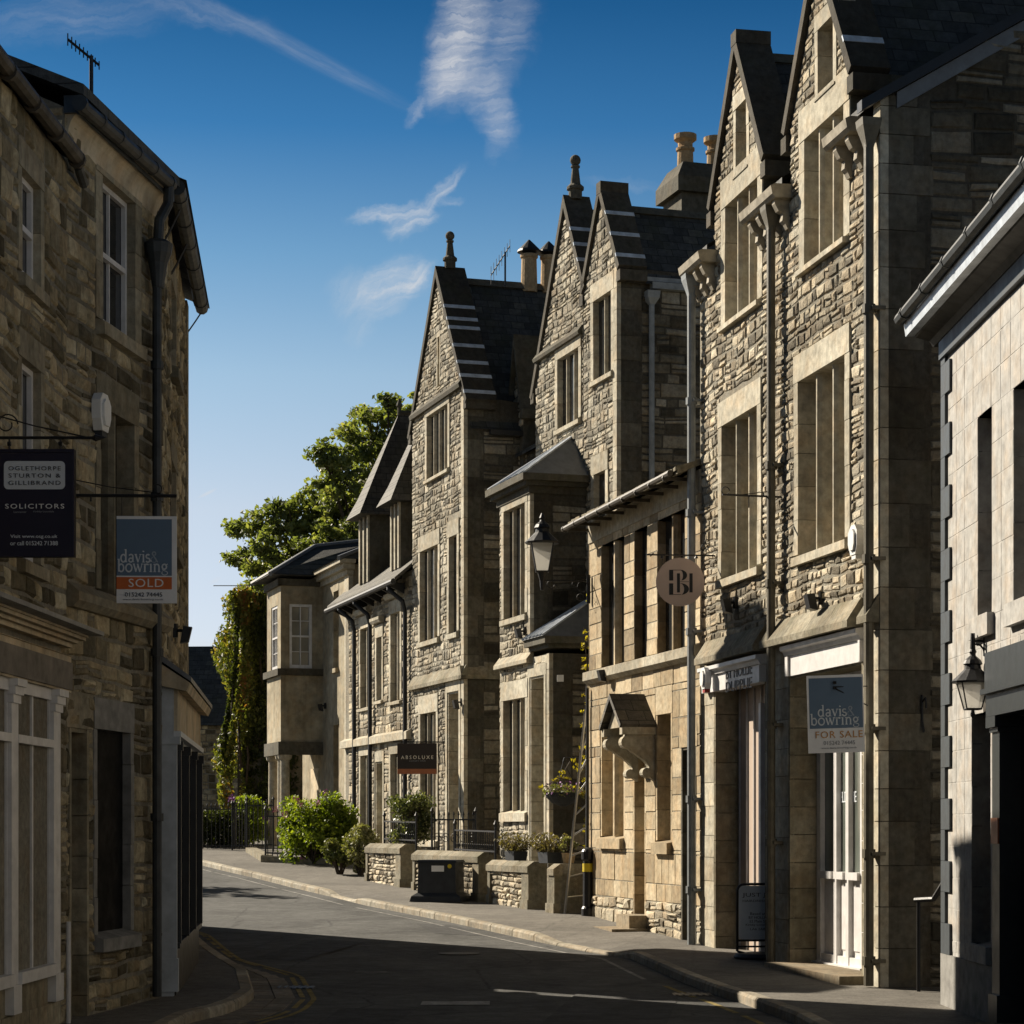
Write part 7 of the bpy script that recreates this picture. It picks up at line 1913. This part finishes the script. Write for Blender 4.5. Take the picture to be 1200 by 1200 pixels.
s1_ = N_.add('ShaderNodeMixShader', ins={0: .5, 1: b_.outputs[0], 2: t_.outputs[0]}); s2_ = N_.add('ShaderNodeMixShader', ins={0: .35, 1: s1_.outputs[0], 2: x_.outputs[0]})
N_.l.new(s2_.outputs[0], [n for n in N_.n if n.type == 'OUTPUT_MATERIAL'][0].inputs[0])
def arm1(b, s):
    b.lathe((0, 0, -.28 * s), [(.03 * s, -.06 * s), (.04 * s, 0), (.05 * s, .12 * s), (.10 * s, .28 * s)], 10)
    zb = -.16 * s; b.tube([(0, 0, zb), (.74, .05, zb)], .015, 6)
    b.tube([(.78, .06, zb - .38), (.78, .06, zb + .1)], .035, 6)
    for cx, cz, r in ((.14, -.06, .06), (.22, -.10, .03), (.55, -.06, .05), (.64, -.28, .06), (.68, -.1, .09)): b.tube([(cx + r * math.cos(R(30 * k)), .03, zb + cz + r * math.sin(R(30 * k))) for k in range(11)], .007, 4)
lantern('street_lamp', 'black Victorian wall lantern on an iron bracket at the sandstone cottage corner', W2(635.5, 670, 37.3), .92, 'black_iron', arm1, 1.3)
def arm2(b, s):
    zt = .98 * s; b.tube([(0, 0, .9 * s - .1), (0, 0, zt + .1)], [.03, .02], 8); b.tube([(0, 0, 1.02 * s), (.12, .0, 1.02 * s)], .015, 6); b.tube([(.12, 0, .8 * s), (.12, 0, 1.15 * s)], .025, 6)
    b.tube([(.02, 0, .98 * s), (.07, 0, .96 * s), (.10, 0, .9 * s), (.11, 0, .82 * s)], .01, 5); b.lathe((0, 0, -.14 * s), [(.005, 0), (.025, .05 * s), (.015, .12 * s), (.05 * s, .14 * s)], 8)
lantern('wall_lantern', 'small black wall lantern beside the black doorway of the white house', W2(1140, 831, 20.7), .62, 'black_iron', arm2)

def fitting(name, label, cat, c, rot, parts, group=None):
    e = empty(name, c, rot, label, cat, group)
    for nm, mat, fn in parts: b = MB(); fn(b); b.build(nm, mat, e)
    return e
def alarm(label, c, rot, low='white_plastic', w=.13, h=.34):
    def case(b):
        P = [(-w * .6, -h * .5), (w * .6, -h * .5), (w, -h * .2), (w, h * .3), (w * .5, h * .5), (-w * .5, h * .5), (-w, h * .3), (-w, -h * .2)]
        b.prism(P, -.09, 0, lambda u, z, y: (u, y, z)); b.prism([(p * .7, q * .7) for p, q in P], -.115, -.0901, lambda u, z, y: (u, y, z))
    def foot(b): b.box(-w * .5, w * .5, -.08, 0, -h * .5 - .05, -h * .5 - .001)
    fitting('alarm_box', label, 'alarm box', c, rot, [('case', 'white_plastic', case), ('strobe', low, foot)], 'alarm boxes on the walls')
def at_wall(H, x, y, n): u, z = H.px(x, y, n); return H.W((u, -n, z))
rotL2 = math.atan2(HL2.ex.y, HL2.ex.x); rotD = math.atan2(HD.ex.y, HD.ex.x)
alarm('white coffin-shaped alarm box high on the shaded coved-eaves house', at_wall(HL2, 113, 484, .02), rotL2, 'planter', .14, .36)
alarm('white alarm box beside the brown drainpipe at the near end of the gabled shop house', at_wall(HD, 1008, 633, .06), rotD)
alarm('white alarm box with a red foot between the pale drainpipe and the shop fascia', at_wall(HD, 831, 795, .14), rotD, 'red_plastic', .11, .3)
def flood(label, c, rot):
    def head(b): b.hexa([(-.07, -.16, -.11), (.07, -.16, -.11), (.07, -.06, -.13), (-.07, -.06, -.13), (-.07, -.2, .06), (.07, -.2, .06), (.07, -.1, .07), (-.07, -.1, .07)])
    def stay(b): b.tube([(0, 0, .02), (0, -.1, .02)], .02, 6); b.tube([(0, -.0, -.06), (0, 0, .1)], .035, 6)
    fitting('floodlight', label, 'floodlight', c, rot, [('head', 'black_paint', head), ('stay', 'black_paint', stay)], 'small black floodlights')
flood('small black floodlight above the recessed shop with the pale fascia', at_wall(HD, 862, 708, .03), rotD)
flood('small black floodlight above the white shop window', at_wall(HD, 962, 703, .03), rotD)
flood('small black floodlight on the sandstone cottage above the hooded door', at_wall(HC, 714, 790, .02), math.atan2(HC.ex.y, HC.ex.x))
flood('small black floodlight on the bay below its upper window', at_wall(HB, 615, 741, 1.14), math.atan2(HB.ex.y, HB.ex.x))
flood('small black floodlight beside the doorway of the finial house', at_wall(HA, 541, 824, .03), math.atan2(HA.ex.y, HA.ex.x))
flood('small black floodlight low on the shaded wall at the bend', at_wall(HL3, 205, 741, .03), math.atan2(HL3.ex.y, HL3.ex.x))
flood('small black floodlight on the oriel house wall', at_wall(HG, 381, 828, .03), math.atan2(HG.ex.y, HG.ex.x))
fitting('sensor_box', 'small white sensor box on the dark side of the bay', 'sensor', at_wall(HB, 656, 797, 1.0) + Vector((0, -.5, 0)), 0, [('case', 'white_plastic', lambda b: b.box(-.06, .06, -.04, .04, -.06, .06))])
def aerial(label, c, rot, L, n, tilt=0.0, mast=.6, group='television aerials', el=.16, mat='black_iron'):
    e = empty('television_aerial', c, rot, label, 'aerial', group)
    b = MB(); b.tube([(0, 0, -.25), (0, 0, mast)], .022, 6); b.build('mast', mat, e)
    b = MB(); z = mast - .03; b.tube([(-L * .75, 0, z + L * .75 * tilt), (L * .25, 0, z - L * .25 * tilt)], .014, 5)
    for k in range(n): x = -L * .75 + L * k / (n - 1); zz = z - x * tilt; s = el * (1 - .35 * k / n); b.tube([(x, 0, zz - s), (x, 0, zz + s)], .006, 4)
    b.build('boom', mat, e)
aerial('dark television aerial on the roof of the coved-eaves house', W2(107, 116, 21.6), R(15), .30, 9, .75, .42, el=.06)
aerial('dark tilted aerial by the chimney pots of the finial house', W2(592, 322, 48.5), R(-10), .42, 8, -1.5, .5, el=.2)
aerial('pale horizontal aerial above the ivy', W2(281, 700, 66.8), 0, 1.05, 3, 0, .38, el=.02, mat='aluminium')
# bare iron bracket and the passage handrail
c = at_wall(HD, 905, 583, .1); e = empty('iron_bracket', c, 0, 'bare black iron sign bracket across the front of the gabled shop house', 'bracket')
b = MB(); k = 27.5 / FPX * 1.0; b.tube([(-.66, -.25, 0), (.24, .0, 0)], .014, 6); b.tube([(.24, 0, .05), (.28, .02, -.1), (.36, .03, -.3)], .012, 5); b.tube([(-.45, -.2, 0), (.1, -.05, .09)], .005, 4)
b.tube([(-.32, -.2, -.0), (-.32, -.2, -.16)], .006, 4); b.tube([(-.62 + .05 * math.cos(R(30 * q)), -.24, .05 + .05 * math.sin(R(30 * q))) for q in range(12)], .006, 4); b.build('arm', 'black_iron', e)
e = empty('handrail', (4.42, 24.3, gnd(24.3)), R(-60), 'black handrail climbing the dark passage by the white house', 'handrail')
b = MB(); b.tube([(0, 0, 1.0), (.3, 0, 1.02), (.55, 0, 1.3), (.6, 0, 2.0)], .03, 8); b.build('rail', 'black_iron', e); b = MB(); b.tube([(.05, 0, -.05), (.05, 0, 1.0)], .022, 6); b.build('post', 'black_iron', e)
e = empty('wall_hook', HD.W((.0, .34, 3.05)), rotD, 'small rusty iron hook fixed to the dark end wall beside the passage', 'hook'); e.location = HD.W((.03, .45, 3.1)); b = MB(); b.tube([(0, 0, .18), (.0, 0, -.12), (.05, 0, -.24)], .014, 5); b.tube([(0, 0, .1), (.1, 0, .14), (.12, 0, .02)], .012, 5); b.build('hook', 'black_iron', e)
